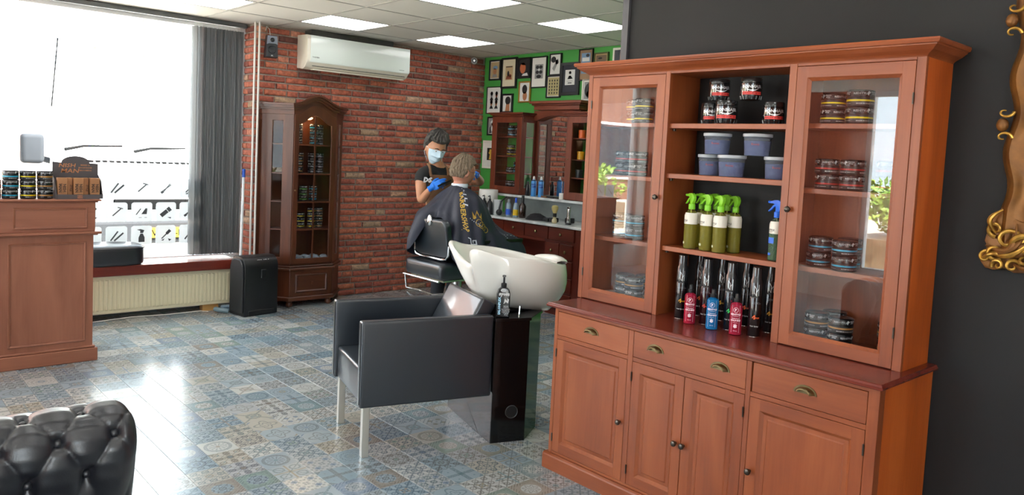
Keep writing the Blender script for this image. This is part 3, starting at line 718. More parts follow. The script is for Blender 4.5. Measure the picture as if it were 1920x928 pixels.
# ================================================================ open shelves: gel jars
M_smoke = mat('smoked_plastic', '#1d1f22', .12, spec=.8, coat=.5); M_silver = mat('silver_print', '#c9cdd2', .3, .6); M_redlab = mat('red_label', '#e0433f', .45)
jr = .0455
def jar_at(x, y, z, label, sc_=1.0):
    global _jar
    if '_jar' not in globals() or _jar is None:
        o = thing('gel_jar', label, 'jar', (x, y, z), face(x, y) + .15, 'black hair gel jars on the top open shelf')
        MB().lathe([(jr - .010, 0), (jr - .006, .003), (jr - .004, .012), (jr, .020), (jr, .070), (jr - .003, .073)], 28).build('jar', M_smoke, o, smooth=True)
        rb = MB()
        for i in range(14):
            a = 2 * PI * i / 14; rb.tube([(math.cos(a) * (jr - .0045), math.sin(a) * (jr - .0045), .003), (math.cos(a) * (jr - .001), math.sin(a) * (jr - .001), .018)], .004, 6)
        rb.build('ribs', mat('pale_smoked_plastic', '#2c2f32', .15), o, smooth=True)
        MB().lathe([(jr - .002, .073), (jr - .001, .074), (jr - .001, .092), (jr - .003, .0945), (jr - .006, .095)], 14).build('lid', M_smoke, o, smooth=True)
        lb = MB().patch_cyl(jr + .0004, .022, .035, -.95, .95, 16).build('label', M_redlab, o, fix=False)
        MB().text_cyl('BEAUTY GUM GEL', .0065, jr + .0008, .0255, 0, bold=.02, wscale=1.25).build('label_text', mat('dark_red_print', '#6d1515', .5), lb, fix=False)
        tx = MB().text_cyl('BONHAIR', .0125, jr + .0006, .0505, 0, bold=.04, wscale=1.15)
        n_ = 18; b = len(tx.v)
        for i in range(n_ + 1):
            t = i / n_; a = -.65 + 1.3 * t; zc = .0395 + .010 * (2 * t - 1) ** 2; hw = .0032 * math.sin(PI * t) + .0002
            tx.v += [((jr + .0006) * math.cos(a), (jr + .0006) * math.sin(a), zc - hw), ((jr + .0006) * math.cos(a), (jr + .0006) * math.sin(a), zc + hw)]
        for i in range(n_): tx.f.append((b + 2 * i, b + 2 * i + 2, b + 2 * i + 3, b + 2 * i + 1))
        tx.build('logo', M_silver, o, fix=False); _jar = o
    else: o = dup(_jar, (x, y, z), face(x, y) + rnd.uniform(-.05, .25), label)
    return o
_jar = None
Zs = 1.7105
jar_at(2.985, 2.028, Zs, 'black gel jar, left one in the bottom row on the top open shelf')
jar_at(2.945, 1.925, Zs, 'black gel jar, middle one in the bottom row on the top open shelf').scale = (1.08,) * 3
jar_at(2.985, 1.722, Zs, 'black gel jar, standing alone at right on the top open shelf')
jar_at(2.965, 1.980, Zs + .1028, 'black gel jar, upper left one stacked on two jars')
jar_at(2.965, 1.822, Zs + .103, 'black gel jar, upper right one stacked beside the other')
# ---- clear tubs of blue powder
M_tub = mat('milky_clear_plastic', '#aab4c4', .12, trans=.75, ior=1.2); M_tublid = mat('frosted_lid', '#c6ccd4', .3, trans=.3); M_blue = mat('blue_powder', '#3d4f9e', .9, noise=(90, '#6a79bd'))
_tub = None
def tub_at(x, y, z, label):
    global _tub
    if _tub is None:
        _tub = thing('powder_tub', label, 'tub', (x, y, z), face(x, y), 'clear tubs of blue powder on the second open shelf')
        def ov(r0, z0): return (r0, z0)
        MB().lathe([(.050, .0), (.0515, .002), (.0575, .082), (.0585, .084)], 32, sx=.82).build('tub', M_tub, _tub, smooth=True)
        MB().lathe([(.0482, .002), (.0535, .062), (.050, .064)], 28, sx=.82).build('contents', M_blue, _tub, smooth=True)
        MB().lathe([(.060, .080), (.0615, .081), (.0615, .092), (.060, .0935), (.056, .094)], 32, sx=.82).build('lid', M_tublid, _tub, smooth=True)
        t = MB().text_cyl('Beauty', .009, .0560, .045, -.15, c=(-.008, 0)); t.build('label', mat('orange_red_print', '#b0453c', .5), _tub, fix=False)
        return _tub
    return dup(_tub, (x, y, z), face(x, y), label)
Zt = 1.4825
tub_at(3.0, 2.020, Zt, 'clear tub of blue powder, left one in the bottom row of tubs')
tub_at(2.945, 1.880, Zt, 'clear tub of blue powder, middle one in the bottom row of tubs')
tub_at(2.985, 1.680, Zt, 'clear tub of blue powder, right one in the bottom row, half behind the upright')
tub_at(2.955, 1.966, Zt + .0945, 'clear tub of blue powder, left one of the two stacked on top')
tub_at(2.955, 1.768, Zt + .0945, 'clear tub of blue powder, right one of the two stacked on top')

# ---- trigger spray bottles
def sprayer(kind, loc, rz, label, group):
    o = thing('spray_bottle', label, 'bottle', loc, rz, group)
    gcol = {'green': '#7cc22a', 'blue': '#1769e0'}[kind]; M_trig = mat(kind + '_trigger_plastic', gcol, .35)
    M_liq = mat(kind + '_bottle_clear', {'green': '#d2d27a', 'blue': '#b9d0c2'}[kind], .06, trans=.9, ior=1.15)
    M_fill = mat(kind + '_bottle_liquid', {'green': '#b8a62e', 'blue': '#6a9560'}[kind], .2, trans=.6, ior=1.15)
    r = .029
    MB().lathe([(r - .003, 0), (r, .003), (r, .150), (r - .004, .162), (r - .012, .172), (.012, .177), (.012, .183)], 24).build('bottle', M_liq, o, smooth=True)
    MB().lathe([(r - .004, .003), (r - .0025, .006), (r - .0025, .112)], 20).build('liquid', M_fill, o, smooth=True)
    lb = MB().lathe([(r + .0005, .112), (r + .0005, .150), (r - .0033, .1625)], 24, cap=False).build('label', mat('cream_sleeve', '#dcd7cb', .3), o, smooth=True)
    t = MB().text_cyl('REDSTYLE', .0075, r + .001, .124, -.25, bold=.03); t.text_cyl('BI-PHASE SPRAY', .0035, r + .001, .118, -.25); t.build('label_text', mat('dark_print', '#2b2b2e', .5), lb, fix=False)
    st = MB().patch_cyl(r + .0006, .022, .032, -.5, .1, 6); st.build('price_sticker', mat('pale_sticker' if kind == 'green' else 'blue_sticker', '#c9cba4' if kind == 'green' else '#3a6fd6', .5), o, fix=False)
    if kind == 'blue': MB().patch_cyl(r + .0007, .072, .096, -.7, .5, 8).build('sticker', mat('blue_sticker', '#3a6fd6', .5), o, fix=False)
    MB().tube([(.002, 0, .18), (.004, .003, .12), (-.006, .002, .06), (.012, 0, .008)], .0022, 6).build('dip_tube', mat('clear_tube', '#c9cba0', .3), o, smooth=True)
    # trigger head; nozzle points along local -y
    MB().lathe([(.0145, .178), (.015, .18), (.015, .199), (.0125, .203)], 16).build('collar', M_trig, o, smooth=True)
    hd = MB().prism([(-.044, .234), (-.040, .243), (-.020, .249), (.004, .251), (.018, .245), (.024, .232), (.022, .220), (.012, .203), (-.008, .203), (-.008, .222), (-.014, .232), (-.030, .236)], -.0075, .0075, 'x')
    hd.lathe([(.006, 0), (.006, .012)], 10); nz = hd.v[-20:]
    hd.v[-20:] = [(v[0], -.055 + v[2], .240 + v[1]) for v in nz]
    hd.build('head', M_trig, o, bevel=.002, seg=2, smooth=True)
    MB().prism([(-.016, .232), (-.008, .226), (-.020, .220), (-.034, .208), (-.050, .199), (-.054, .202), (-.040, .214), (-.026, .228)], -.005, .005, 'x').build('trigger', M_trig, o, bevel=.0015, smooth=True)
    return o
gs = 'yellow-green spray bottles on the third open shelf'; zs = 1.1485
sp = [(2.918, 2.052, 'frontmost at the left end of the row'), (3.000, 2.055, 'second head from the left, behind the front one'), (3.06, 2.02, 'at the back, third head from the left'), (2.925, 1.972, 'in front, third body from the left with yellow sticker'),
      (3.055, 1.955, 'at the back, its head between the two front ones'), (2.920, 1.902, 'in front, plain white sleeve facing out'), (2.99, 1.872, 'last one at the right end of the row')]
sp0 = None
for x, y, lb in sp:
    rz = face(x, y) + PI - 2.30 + rnd.uniform(-.1, .1); L_ = 'green-trigger spray bottle, ' + lb
    rz = -.35 + rnd.uniform(-.12, .12) + PI
    if sp0 is None: sp0 = sprayer('green', (x, y, zs), rz, L_, gs)
    else: dup(sp0, (x, y, zs), rz, L_)
sprayer('blue', (2.935, 1.640, zs), PI - .3, 'spray bottle with blue trigger standing alone at the right of the shelf', None)

# ---- tall black cans and cologne sprays on the worktop
def can_(loc, rz, col, label):
    o = thing('hairspray_can', label, 'can', loc, rz, 'tall black hairspray cans on the worktop'); r = .0265
    MB().lathe([(r - .003, 0), (r, .004), (r, .165), (r - .002, .170)], 24).build('can', mat('black_can_' + col, {'orange': '#141416', 'green': '#101c26', 'gold': '#131316', 'red': '#2a0c12'}[col], .16, coat=.5), o, smooth=True)
    MB().lathe([(r - .0005, .0005), (r + .0008, .002), (r - .0005, .004)], 24).build('rim', M_chrome, o, smooth=True)
    MB().lathe([(r - .002, .170), (r - .001, .171), (r - .0015, .235), (r - .006, .245), (r - .007, .290), (r - .010, .293)], 24).build('cap', mat('gloss_black_cap', '#232427', .15, coat=.5), o, smooth=True)
    q = r + .0004; mk = MB()
    def seg(a0, z0, a1, z1, w=.0011):
        d = Vector(((a1 - a0) * q, z1 - z0)); n = Vector((-d.y, d.x)).normalized() * w; b = len(mk.v)
        for a, z, s in ((a0, z0, 1), (a1, z1, 1), (a1, z1, -1), (a0, z0, -1)): aa = a + n.x * s / q; mk.v.append((q * math.cos(aa), q * math.sin(aa), z + n.y * s))
        mk.f.append((b, b + 1, b + 2, b + 3))
    for p in ((-.42, .217, -.42, .188), (-.42, .217, -.12, .203), (-.42, .188, -.12, .176), (-.12, .203, -.12, .176), (-.12, .19, .25, .205), (.25, .222, .25, .176)): seg(*p)
    mk.build('emblem', M_silver, o, fix=False)
    t = MB().patch_cyl(q, .1475, .1485, -.5, .5, 6); t.text_cyl('ULTRA STRONG', .004, q, .141, 0); t.build('print', mat('dim_print', '#7d7f83', .4), o, fix=False)
    a = MB().text_cyl('4', .016, q, .078, -.25, bold=.08); a.text_cyl('HOLD', .006, q, .080, .2, bold=.04); a.build('accent_print', mat(col + '_accent', {'orange': '#e8622a', 'green': '#2fd06a', 'gold': '#d8a52a', 'red': '#e0402c'}[col], .4), o, fix=False)
    b_ = MB().text_cyl('Hair Spray', .006, q, .045, -.1, bold=.02); b_.build('small_print', M_print, o, fix=False)
    return o
wz = .8235
for x, y, c, lb in ((2.915, 2.078, 'gold', 'front row, far left behind the red cologne'), (2.915, 1.944, 'red', 'front row, behind the blue cologne'), (2.915, 1.822, 'green', 'front row, with green print behind the right-hand red cologne'),
                    (2.895, 1.690, 'orange', 'frontmost, standing free beside the right-hand red cologne'), (3.03, 1.698, 'gold', 'back row at the right end by the upright'),
                    (3.055, 2.075, 'orange', 'back row at the left end'), (3.055, 1.955, 'gold', 'back row, second from left'), (3.055, 1.83, 'orange', 'back row, third from left')):
    can_((x, y, wz), face(x, y) + rnd.uniform(-.15, .15), c, 'tall black hairspray can, ' + lb)
def cologne(col, loc, rz, label):
    o = thing('cologne_bottle', label, 'bottle', loc, rz, 'cologne spray bottles in front of the cans'); r = .0255
    c = {'red': ('#d8365a', '#b01838'), 'blue': ('#2f9fe0', '#1470b8')}[col]
    MB().lathe([(r - .004, 0), (r, .003), (r, .122), (r - .003, .131), (r - .012, .136), (.010, .138), (.010, .141)], 28).build('bottle', mat(col + '_clear_bottle', c[0], .05, trans=.65, ior=1.15), o, smooth=True)
    MB().lathe([(r - .004, .003), (r - .003, .005), (r - .003, .118)], 24).build('liquid', mat(col + '_cologne', c[1], .15, trans=.3), o, smooth=True)
    MB().lathe([(.0125, .139), (.0130, .141), (.0130, .153), (.0085, .154), (.0080, .172), (.006, .174)], 16).build('pump', M_black, o, smooth=True)
    MB().tube([(0, 0, .14), (.006, .004, .08), (.012, 0, .01)], .0018, 6).build('dip_tube', mat('pale_tube', '#c9d6dd', .3), o)
    q = r + .0005; t = MB(); n = 20; b = len(t.v)
    for i in range(n + 1):
        a = 2 * PI * i / n
        for rr in (.0095, .0108): yy = rr * math.cos(a); t.v.append((q * math.cos(yy / q), q * math.sin(yy / q), .108 + rr * math.sin(a)))
    for i in range(n): t.f.append((b + 2 * i, b + 2 * i + 2, b + 2 * i + 3, b + 2 * i + 1))
    t.text_cyl('P', .010, q, .1035, 0, bold=.05); t.text_cyl('REDSTYLE', .007, q, .086, 0, bold=.04); t.patch_cyl(q, .081, .0818, -.5, .5, 6); t.text_cyl('AFTER SHAVE', .0035, q, .070, 0, bold=.02); t.text_cyl('COLOGNE', .0065, q, .061, 0, bold=.05)
    t.patch_cyl(q, .054, .0546, -.4, .4, 6); t.text_cyl('400 ml', .004, q, .018, 0); t.text_cyl('*', .016, q, .030, 0, bold=.1)
    for s in (-.62, .62): t.patch_cyl(q, .012, .128, s, s + .03, 2)
    t.build('print', mat('cologne_print', '#efdfe4', .4), o, fix=False); return o
cologne('red', (2.862, 1.988, wz), face(2.86, 1.99) - .05, 'red cologne spray bottle at the left, before the cans'); cologne('blue', (2.855, 1.868, wz), face(2.86, 1.87) - .05, 'blue cologne spray bottle between the two red ones'); cologne('red', (2.855, 1.752, wz), face(2.86, 1.75) - .05, 'red cologne spray bottle at the right, beside the free-standing can')
# ================================================================ counter at the left
VW = (wood('counter_wood_level', '#7a4733', '#8b5540', '#985f48', 0, .42), wood('counter_wood_upright', '#7a4733', '#8b5540', '#985f48', 2, .42))
ct = thing('shop_counter', 'red-brown panelled wooden counter at the left edge, tins and display box on top', 'counter', (.4, 5.95, 0))
def cb_(name, m, x0, x1, y0, y1, z0, z1, bevel=.002, parent=None): return BX(name, m, parent or ct, x0 - .4, x1 - .4, y0 - 5.95, y1 - 5.95, z0, z1, bevel=bevel)
cb_('body', VW[1], -.9, 1.34, 5.715, 6.25, .10, 1.075); cb_('plinth', VW[0], -.92, 1.368, 5.695, 6.27, 0, .088, bevel=.004); cb_('plinth_moulding', VW[0], -.91, 1.355, 5.705, 6.26, .088, .104, bevel=.005)
cb_('upper_frieze', VW[0], -.9, 1.348, 5.705, 6.25, .884, 1.076)
for z0, z1, ox in ((1.076, 1.086, .018), (1.086, 1.098, .035), (.868, .884, .036), (.858, .868, .018)):
    cb_('moulding' if z1 < 1.08 else 'counter_top', VW[0], -.92, 1.345 + ox, 5.71 - ox, 6.25 + ox * .4, z0, z1, bevel=.003)
def panel(x0, x1, z0, z1, y, mat_=None):
    k = .016; X = lambda x: x - .4; Y = lambda v: v - 5.95
    mb = MB(); rings = [(0, 0), (.004, -.006), (.014, -.002), (k, .006), (.030, .006), (.032, .004)]
    for o, d in rings: mb.v += [(X(x0 + o), Y(y + d), z0 + o), (X(x1 - o), Y(y + d), z0 + o), (X(x1 - o), Y(y + d), z1 - o), (X(x0 + o), Y(y + d), z1 - o)]
    for r in range(len(rings) - 1):
        for i in range(4): mb.f.append((r * 4 + i, r * 4 + (i + 1) % 4, r * 4 + 4 + (i + 1) % 4, r * 4 + 4 + i))
    b = (len(rings) - 1) * 4; mb.f.append((b, b + 1, b + 2, b + 3)); mb.build('panel', VW[0] if z1 - z0 < .3 else VW[1], ct, fix=True)
for a, b in ((.875, 1.30), (.30, .80), (-.30, .22)): panel(a, b, .905, 1.045, 5.703); panel(a - .025, b - .005, .14, .815, 5.7115)
# tins on the counter (columns from right to left)
G2 = 'hair wax tins on the counter'
for i, (col, x, n, tn) in enumerate((('gold', 1.068, 3, (.6, .6, .1)), ('yellow', .9715, 3, (0, .1, .1)), ('blue', .875, 3, (.3, .2, .1)), ('red', .7785, 2, (.6, .2)), ('grey', .682, 2, (0, .3)))):
    stack(col, x, 5.79, 1.0985, n, ('first', 'second', 'third', 'fourth', 'fifth')[i] + ' stack left of the cardboard display box', G2, turn=tn)
# cardboard display
M_card = mat('dark_grey_card', '#4c474a', .7); M_kraft = mat('copper_card', '#9a6a45', .6, noise=(12, '#a9774e')); M_cop = mat('copper_print', '#b3754c', .5)
dp = thing('display_box', 'dark cardboard counter display with arched header holding copper-brown boxes', 'display', (1.258, 5.78, 1.0985))
wd = .137
BX('tray_front', M_card, dp, -wd, wd, -.062, -.058, 0, .030); BX('tray_base', M_card, dp, -wd, wd, -.058, .07, 0, .003)
for s in (-1, 1): MB().prism([(-.062, 0), (.07, 0), (.07, .16), (-.0, .12), (-.062, .03)], s * wd - .002, s * wd + .002, 'x').build('tray_side', M_card, dp)
hp = [(-wd, .145), (wd, .145), (wd, .232), (.085, .236)] + [(.085 * math.cos(a), .236 + .045 * math.sin(a)) for a in [PI * i / 14 for i in range(1, 14)]] + [(-.085, .236), (-wd, .240)]
hd = MB().prism(hp, .068, .072, 'y').build('header', M_card, dp); BX('tray_back', M_card, dp, -wd, wd, .0685, .072, .003, .145)
t = MB(); t.text('NISH', .027, (-.052, .0672, .205), (1, 0, .0), (.18, 0, 1), bold=.015, wscale=1.25); t.text('MAN', .029, (-.035, .0672, .168), (1, 0, 0), (.18, 0, 1), bold=.015, wscale=1.25)
for k, s in enumerate(('BEARD &', 'MOUSTACHE', 'GROOMING')): t.text(s, .010, (.058, .0672, .216 - .018 * k), (1, 0, 0), (0, 0, 1), bold=.02)
t.build('header_text', M_cop, hd, fix=False)
t = MB(); t.text('NISH', .010, (0, -.0625, .016), (1, 0, 0), (0, 0, 1), bold=.03); t.text('MAN', .010, (0, -.0625, .004), (1, 0, 0), (0, 0, 1), bold=.03); t.build('tray_text', M_cop, dp, fix=False)
M_ink = mat('brown_ink', '#4a3324', .6); bx0 = None
for i, (x, lb) in enumerate(((-.098, 'left'), (-.002, 'middle'), (.096, 'right'))):
    lbl = 'copper-brown carton with upright lettering, %s one standing in the counter display' % lb
    if bx0 is None:
        bx0 = thing('carton', lbl, 'box', (1.258 + x, 5.765, 1.102), 0, 'cartons in the counter display')
        BX('carton', M_kraft, bx0, -.028, .028, -.020, .03, 0, .134, bevel=.001)
        t = MB(); t.text('NISH', .020, (-.003, -.0207, .095), (0, 0, -1), (1, 0, .1), bold=.05, center=False) if False else t.text('NISH', .018, (-.020, -.0207, .066), (0, 0, 1), (-1, 0, .12), bold=.05) if False else t.text('NISH', .018, (.004, -.0207, .066), (0, 0, -1), (1, 0, .1), bold=.05); t.text('MAN', .019, (-.020, -.0207, .066), (0, 0, -1), (1, 0, .1), bold=.05)
        t.build('print', M_ink, bx0, fix=False)
    else: dup(bx0, (1.258 + x, 5.765, 1.102), 0, lbl)
for i, x in enumerate((-.05, .047)):
    o = thing('carton', 'narrow turned carton edge-on between the cartons, %s one' % ('left', 'right')[i], 'box', (1.258 + x, 5.79, 1.102), 0, 'cartons in the counter display')
    BX('carton', M_kraft, o, -.014, .014, -.02, .03, 0, .134, bevel=.001)
    MB().text('STYLE', .012, (0, -.0205, .066), (0, 0, -1), (1, 0, 0), bold=.04).build('print', M_ink, o, fix=False)

# ================================================================ window side
M_leather = mat('black_leather', '#1a1d24', .33, spec=.8, bump=(260, .25, .0015)); M_leather2 = mat('charcoal_leather', '#1d242c', .34, spec=.7, coat=.35, bump=(300, .3, .001))
ot = thing('seat_cushion', 'round-cornered black leather seat cushion lying on the window sill', 'cushion', (1.64, 6.995, .4585)); ot.scale = (1, 1, 1.2)
def cush(i, j):
    t = 2 * PI * i / 40; e = .45; cx_, cy_ = math.cos(t), math.sin(t)
    P = [(0.01, 0), (.93, 0), (.985, .01), (1, .03), (1, .10), (.985, .118), (.94, .132), (.7, .140), (.3, .143), (.01, .144)]; r, z = P[j]
    return (.37 * r * math.copysign(abs(cx_) ** e, cx_), .19 * r * math.copysign(abs(cy_) ** e, cy_), z)
MB().grid(cush, 40, 10, close_u=True).build('cushion', M_leather, ot, smooth=True, angle=60)
def pip(i): t = 2 * PI * i / 40; e = .45; return (.3735 * math.copysign(abs(math.cos(t)) ** e, math.cos(t)), .1935 * math.copysign(abs(math.sin(t)) ** e, math.sin(t)), .120)
MB().tube([pip(i) for i in range(41)], .003, 6).build('piping', M_leather, ot, smooth=True)
rd = thing('radiator', 'long cream panel radiator under the window sill', 'radiator', (1.5, 6.87, .058))
BX('panel', M_radiator, rd, -1.3, 1.26, .0, .02, 0, .312, bevel=.006, seg=2); BX('back_panel', M_radiator, rd, -1.29, 1.25, .05, .07, .01, .30)
BX('top_grille', M_radiator, rd, -1.295, 1.255, .0, .07, .312, .316)
cm = MB().add([(0, 0, .025), (.0, 0, .285), (.005, -.007, .275), (.019, -.007, .275), (.024, 0, .285), (.024, 0, .025), (.019, -.007, .035), (.005, -.007, .035)], [(0, 1, 2, 7), (7, 2, 3, 6), (6, 3, 4, 5), (1, 4, 3, 2), (0, 7, 6, 5)]).mesh('channel'); cm.materials.append(M_radiator)
for i in range(75): link('channel', cm, rd, (-1.275 + i * .0335, 0.0003, 0))
blk = BX('wood_block', wood('pine_block', '#a97b45', '#c09458', '#cda46a', 0), None, 2.50, 2.64, 6.885, 6.96, .0005, .0575, bevel=.001); tag(blk, 'pale offcut of wood propping the radiator near the black machine', 'wood block')
rc = MB().tube([(1.2, 6.86, .012), (1.6, 6.84, .008), (1.9, 6.87, .014), (2.2, 6.85, .01), (2.45, 6.82, .02), (2.52, 6.80, .012)], .0035, 6).build('cable', M_white, None, smooth=True); tag(rc, 'thin white cable lying on the floor below the radiator', 'cable')

# vertical blinds pushed to the right end, rails along the top
M_slat = film('grey_blind_fabric', '#8b8f91', .0, .55); M_slat2 = film('dark_blind_fabric', '#6c7073', .0, .4); M_rail = mat('grey_rail', '#585b5c', .5)
bl = thing('vertical_blind', 'grey vertical blind bunched at the right side of the shop window', 'blind', (2.7, 7.12, 2.58))
BX('head_rail', M_rail, bl, -5.2, .235, -.022, .022, -.006, .030)
rnd = random.Random(21); slm = {}
for i in range(34):
    if i in (2, 4): continue
    x = -.235 + i * .0128 + rnd.uniform(-.003, .003); a = PI / 2 + rnd.uniform(.04, .42)
    def f(u, v): return (.001 * math.sin(v * 2), (u - 2) / 4 * .086, -.045 - v / 6 * 2.055)
    if 'm' not in slm:
        m_ = MB().grid(lambda u, v: (.004 * math.cos((u - 2) / 2 * 1.2), (u - 2) / 4 * .086, -.045 - v / 6 * 2.055), 5, 7).mesh('slat', smooth=True, fix=False); m_.materials.append(M_slat); slm['m'] = m_
        m2 = m_.copy(); m2.materials.clear(); m2.materials.append(M_slat2); slm['d'] = m2
    o = link('slat', slm['d' if (i % 3 == 1 or i in (2, 5)) else 'm'], bl, (x, 0, 0)); o.rotation_euler = (rnd.uniform(-.002, .002), 0, (a - PI / 2))
hk = MB()
for i in range(34): hk.tube([(-.235 + i * .0128, 0, -.046), (-.235 + i * .0128, 0, -.004)], .0015, 5)
tag(hk.build('hook', M_white, bl), kind='stuff')
bk = BX('rail_cover', M_rail, bl, -5.2, .235, .035, .055, .0, .034)

# frosted square stickers with tool pictures
M_decal = film('white_frosted_film', '#dfe4e6', .05, .30); M_pic = mat('clear_cut_picture', '#474c50', .6)
sq = MB().prism(rrect(-.086, .086, -.084, .084, .022, 4), 0, .0012, 'y').mesh('film'); sq.materials.append(M_decal)
def pic(kind):
    m = MB(); T = lambda P, a=0: m.prism([(p[0] * math.cos(a) - p[1] * math.sin(a), p[0] * math.sin(a) + p[1] * math.cos(a)) for p in P], -.0009, -.0001, 'y')
    bar = lambda x0, x1, y0, y1, a=0, dx=0, dy=0: m.prism([((x * math.cos(a) - y * math.sin(a)) + dx, (x * math.sin(a) + y * math.cos(a)) + dy) for x, y in ((x0, y0), (x1, y0), (x1, y1), (x0, y1))], -.0009, -.0001, 'y')
    if kind == 'razor': bar(-.045, .045, -.005, .005, .75); bar(-.022, .022, -.004, .004, -.3, .028, .036)
    elif kind == 'combs': bar(-.03, .035, -.004, .004, .95, -.03, 0); m.prism([(-.005, -.02), (.04, -.02), (.045, .03), (.03, .032)], -.0009, -.0001, 'y'); bar(-.015, .008, -.002, .002, 0, -.01, -.05); bar(-.008, .012, -.002, .002, 0, .03, -.05)
    elif kind == 'clipper': bar(-.05, .02, -.018, .018, .7, -.005, -.005); bar(.025, .055, -.020, .020, .7, -.005, -.005); m.prism([(.01, -.05), (.045, -.05), (.04, -.064)], -.0009, -.0001, 'y')
    elif kind == 'scissors': bar(-.05, .05, -.003, .003, .9); bar(-.05, .05, -.003, .003, .65); bar(-.012, .012, -.01, .01, .6, -.035, -.035)
    elif kind == 'iron': bar(-.05, .05, -.006, .006, .95, -.018, 0); bar(-.05, .05, -.007, .007, .75, .018, -.008)
    elif kind == 'spray': m.prism([(-.025, -.06), (.025, -.06), (.025, -.02), (.01, .015), (-.01, .015), (-.025, -.02)], -.0009, -.0001, 'y'); m.prism([(-.012, .02), (.012, .02), (.022, .045), (-.01, .055), (-.04, .05), (-.012, .04)], -.0009, -.0001, 'y')
    elif kind == 'brush': bar(-.05, .01, -.005, .005, .8); bar(.01, .055, -.013, .013, .8); m.prism([(-.04, -.05), (-.01, -.035), (-.02, -.055)], -.0009, -.0001, 'y'); m.prism([(.02, -.035), (.05, -.045), (.03, -.06)], -.0009, -.0001, 'y')
    elif kind == 'knife': bar(-.055, .0, -.006, .006, .9); bar(.0, .06, -.004, .010, .9); bar(-.01, .01, -.006, .006, .9, -.03, -.04)
    me = m.mesh('picture'); me.materials.append(M_pic); return me
kinds = {'razor': 'cut-throat razor', 'combs': 'comb', 'clipper': 'hair clipper', 'scissors': 'scissors', 'iron': 'straightening iron', 'spray': 'spray bottle', 'brush': 'brush', 'knife': 'open razor'}
PK = {k: pic(k) for k in kinds}
rows = {0: (1.078, ['combs', 'iron', 'razor', 'scissors', 'brush']), 1: (.868, ['brush', 'razor', 'combs', 'clipper', 'scissors']), 2: (.661, ['scissors', 'iron', 'spray', 'brush', 'knife'])}
for r, (z, ks) in rows.items():
    for c in range(5):
        x = 1.668 + .2035 * c; kd = ks[c]
        o = thing('window_sticker', 'white square window sticker with %s picture, %s row, %s from left' % (kinds[kd], ('top', 'middle', 'bottom')[r], ('first', 'second', 'third', 'fourth', 'fifth')[c]), 'sticker', (x, 7.2155, z), 0, 'tool stickers on the shop window')
        link('film', sq, o, (0, 0, 0)); link('picture', PK[kd], o, (0, 0, 0))
for r, (z, ks) in rows.items():
    for c in range(4):
        o = thing('window_sticker', 'white square window sticker seen only as a reflection in the cabinet door', 'sticker', (-1.9 - .2035 * c, 7.2155, z), 0, 'tool stickers left of the parked van')
        link('film', sq, o, (0, 0, 0)); link('picture', PK[ks[c]], o, (0, 0, 0))
st = thing('opening_hours_sticker', 'faint grey lettered sticker on the window at the far left edge', 'sticker', (.93, 7.2155, 1.72))
t = MB(); t.text('Openingstijden', .03, (0, 0, .10), (1, 0, 0), (0, 0, 1))
for k in range(8): t.text(('Maandag 9:00', 'Dinsdag 9:00', 'Woensdag 9:00', 'Donderdag 9:00', 'Vrijdag 9:00', 'Zaterdag 9:00', 'Zondag', 'gesloten')[k], .014, (0, 0, .065 - k * .025), (1, 0, 0), (0, 0, 1))
t.build('lettering', mat('grey_lettering', '#8b8e90', .6), st, fix=False)

# pipes at the corner, broom handle
for i, x in enumerate((2.925, 2.953)):
    o = MB().tube([(x, 6.89 - .03 * i, .0), (x, 6.89 - .03 * i, 2.617)], .0095, 12).build('heating_pipe', mat('white_pipe_paint', '#c9c6c2', .4), None, smooth=True); tag(o, 'thin pale vertical pipe on the brick corner, %s of the two' % ('left' if i == 0 else 'right'), 'pipe', 'pipes at the brick corner')
br = thing('broom', 'white broom stick with a blue grip leaning at the window frame', 'broom', (2.80, 6.815, 0))
MB().tube([(.0, 0, .02), (.075, .14, 1.20)], .0125, 10).build('stick', mat('white_lacquer', '#d9dce0', .35), br, smooth=True); MB().tube([(.0751, .1402, 1.20), (.0792, .148, 1.275)], .0145, 10).build('grip', mat('blue_rubber', '#1f4fb0', .5), br, smooth=True)
MB().box(-.16, .16, -.03, .03, 0, .05).build('head', mat('blue_grey_broom', '#6d8799', .7), br, bevel=.01)

# touchless vacuum bin
vc = thing('vacuum_bin', 'black box-shaped touchless vacuum bin standing before the radiator', 'vacuum', (2.845, 6.615, 0), math.radians(9))
prof = [(-.10, 0)] + [(-.10, .44)] + [(-.10 + .03 * (1 - math.cos(a)), .44 + .07 * math.sin(a)) for a in [PI / 2 * i / 5 for i in range(1, 6)]]
bp = [(-.165, .0), (.165, .0), (.165, .40)] + [(.165 - .09 * (1 - math.cos(a)), .40 + .11 * math.sin(a)) for a in [PI / 2 * i / 6 for i in range(1, 7)]] + [(-.165 + .09 * (1 - math.cos(a)), .40 + .11 * math.sin(a)) for a in [PI / 2 * i / 6 for i in range(6, 0, -1)]] + [(-.165, .40)]
bp = [(-.12, 0), (.12, 0), (.12, .42)] + [(.12 - .085 * (1 - math.cos(a)), .42 + .105 * math.sin(a)) for a in [PI / 2 * i / 6 for i in range(1, 7)]] + [(-.12 + .085 * (1 - math.cos(a)), .42 + .105 * math.sin(a)) for a in [PI / 2 * i / 6 for i in range(6, 0, -1)]] + [(-.12, .42)]
MB().prism(bp, -.155, .175, 'x').build('body', M_black, vc, bevel=.008, seg=2, smooth=True, angle=30)
sp_ = [(p[0] * .86, .03 + p[1] * .90) for p in bp]; MB().prism(sp_, -.170, -.154, 'x').build('side_panel', mat('matt_black_plastic', '#101114', .55), vc, bevel=.006, smooth=True, angle=30)
BX('foot_grille', mat('matt_black_plastic', '#101114', .55), vc, -.12, .14, -.126, -.119, .012, .05, bevel=.004); BX('handle_recess', M_black, vc, .0, .05, -.128, -.119, .33, .41, bevel=.01)
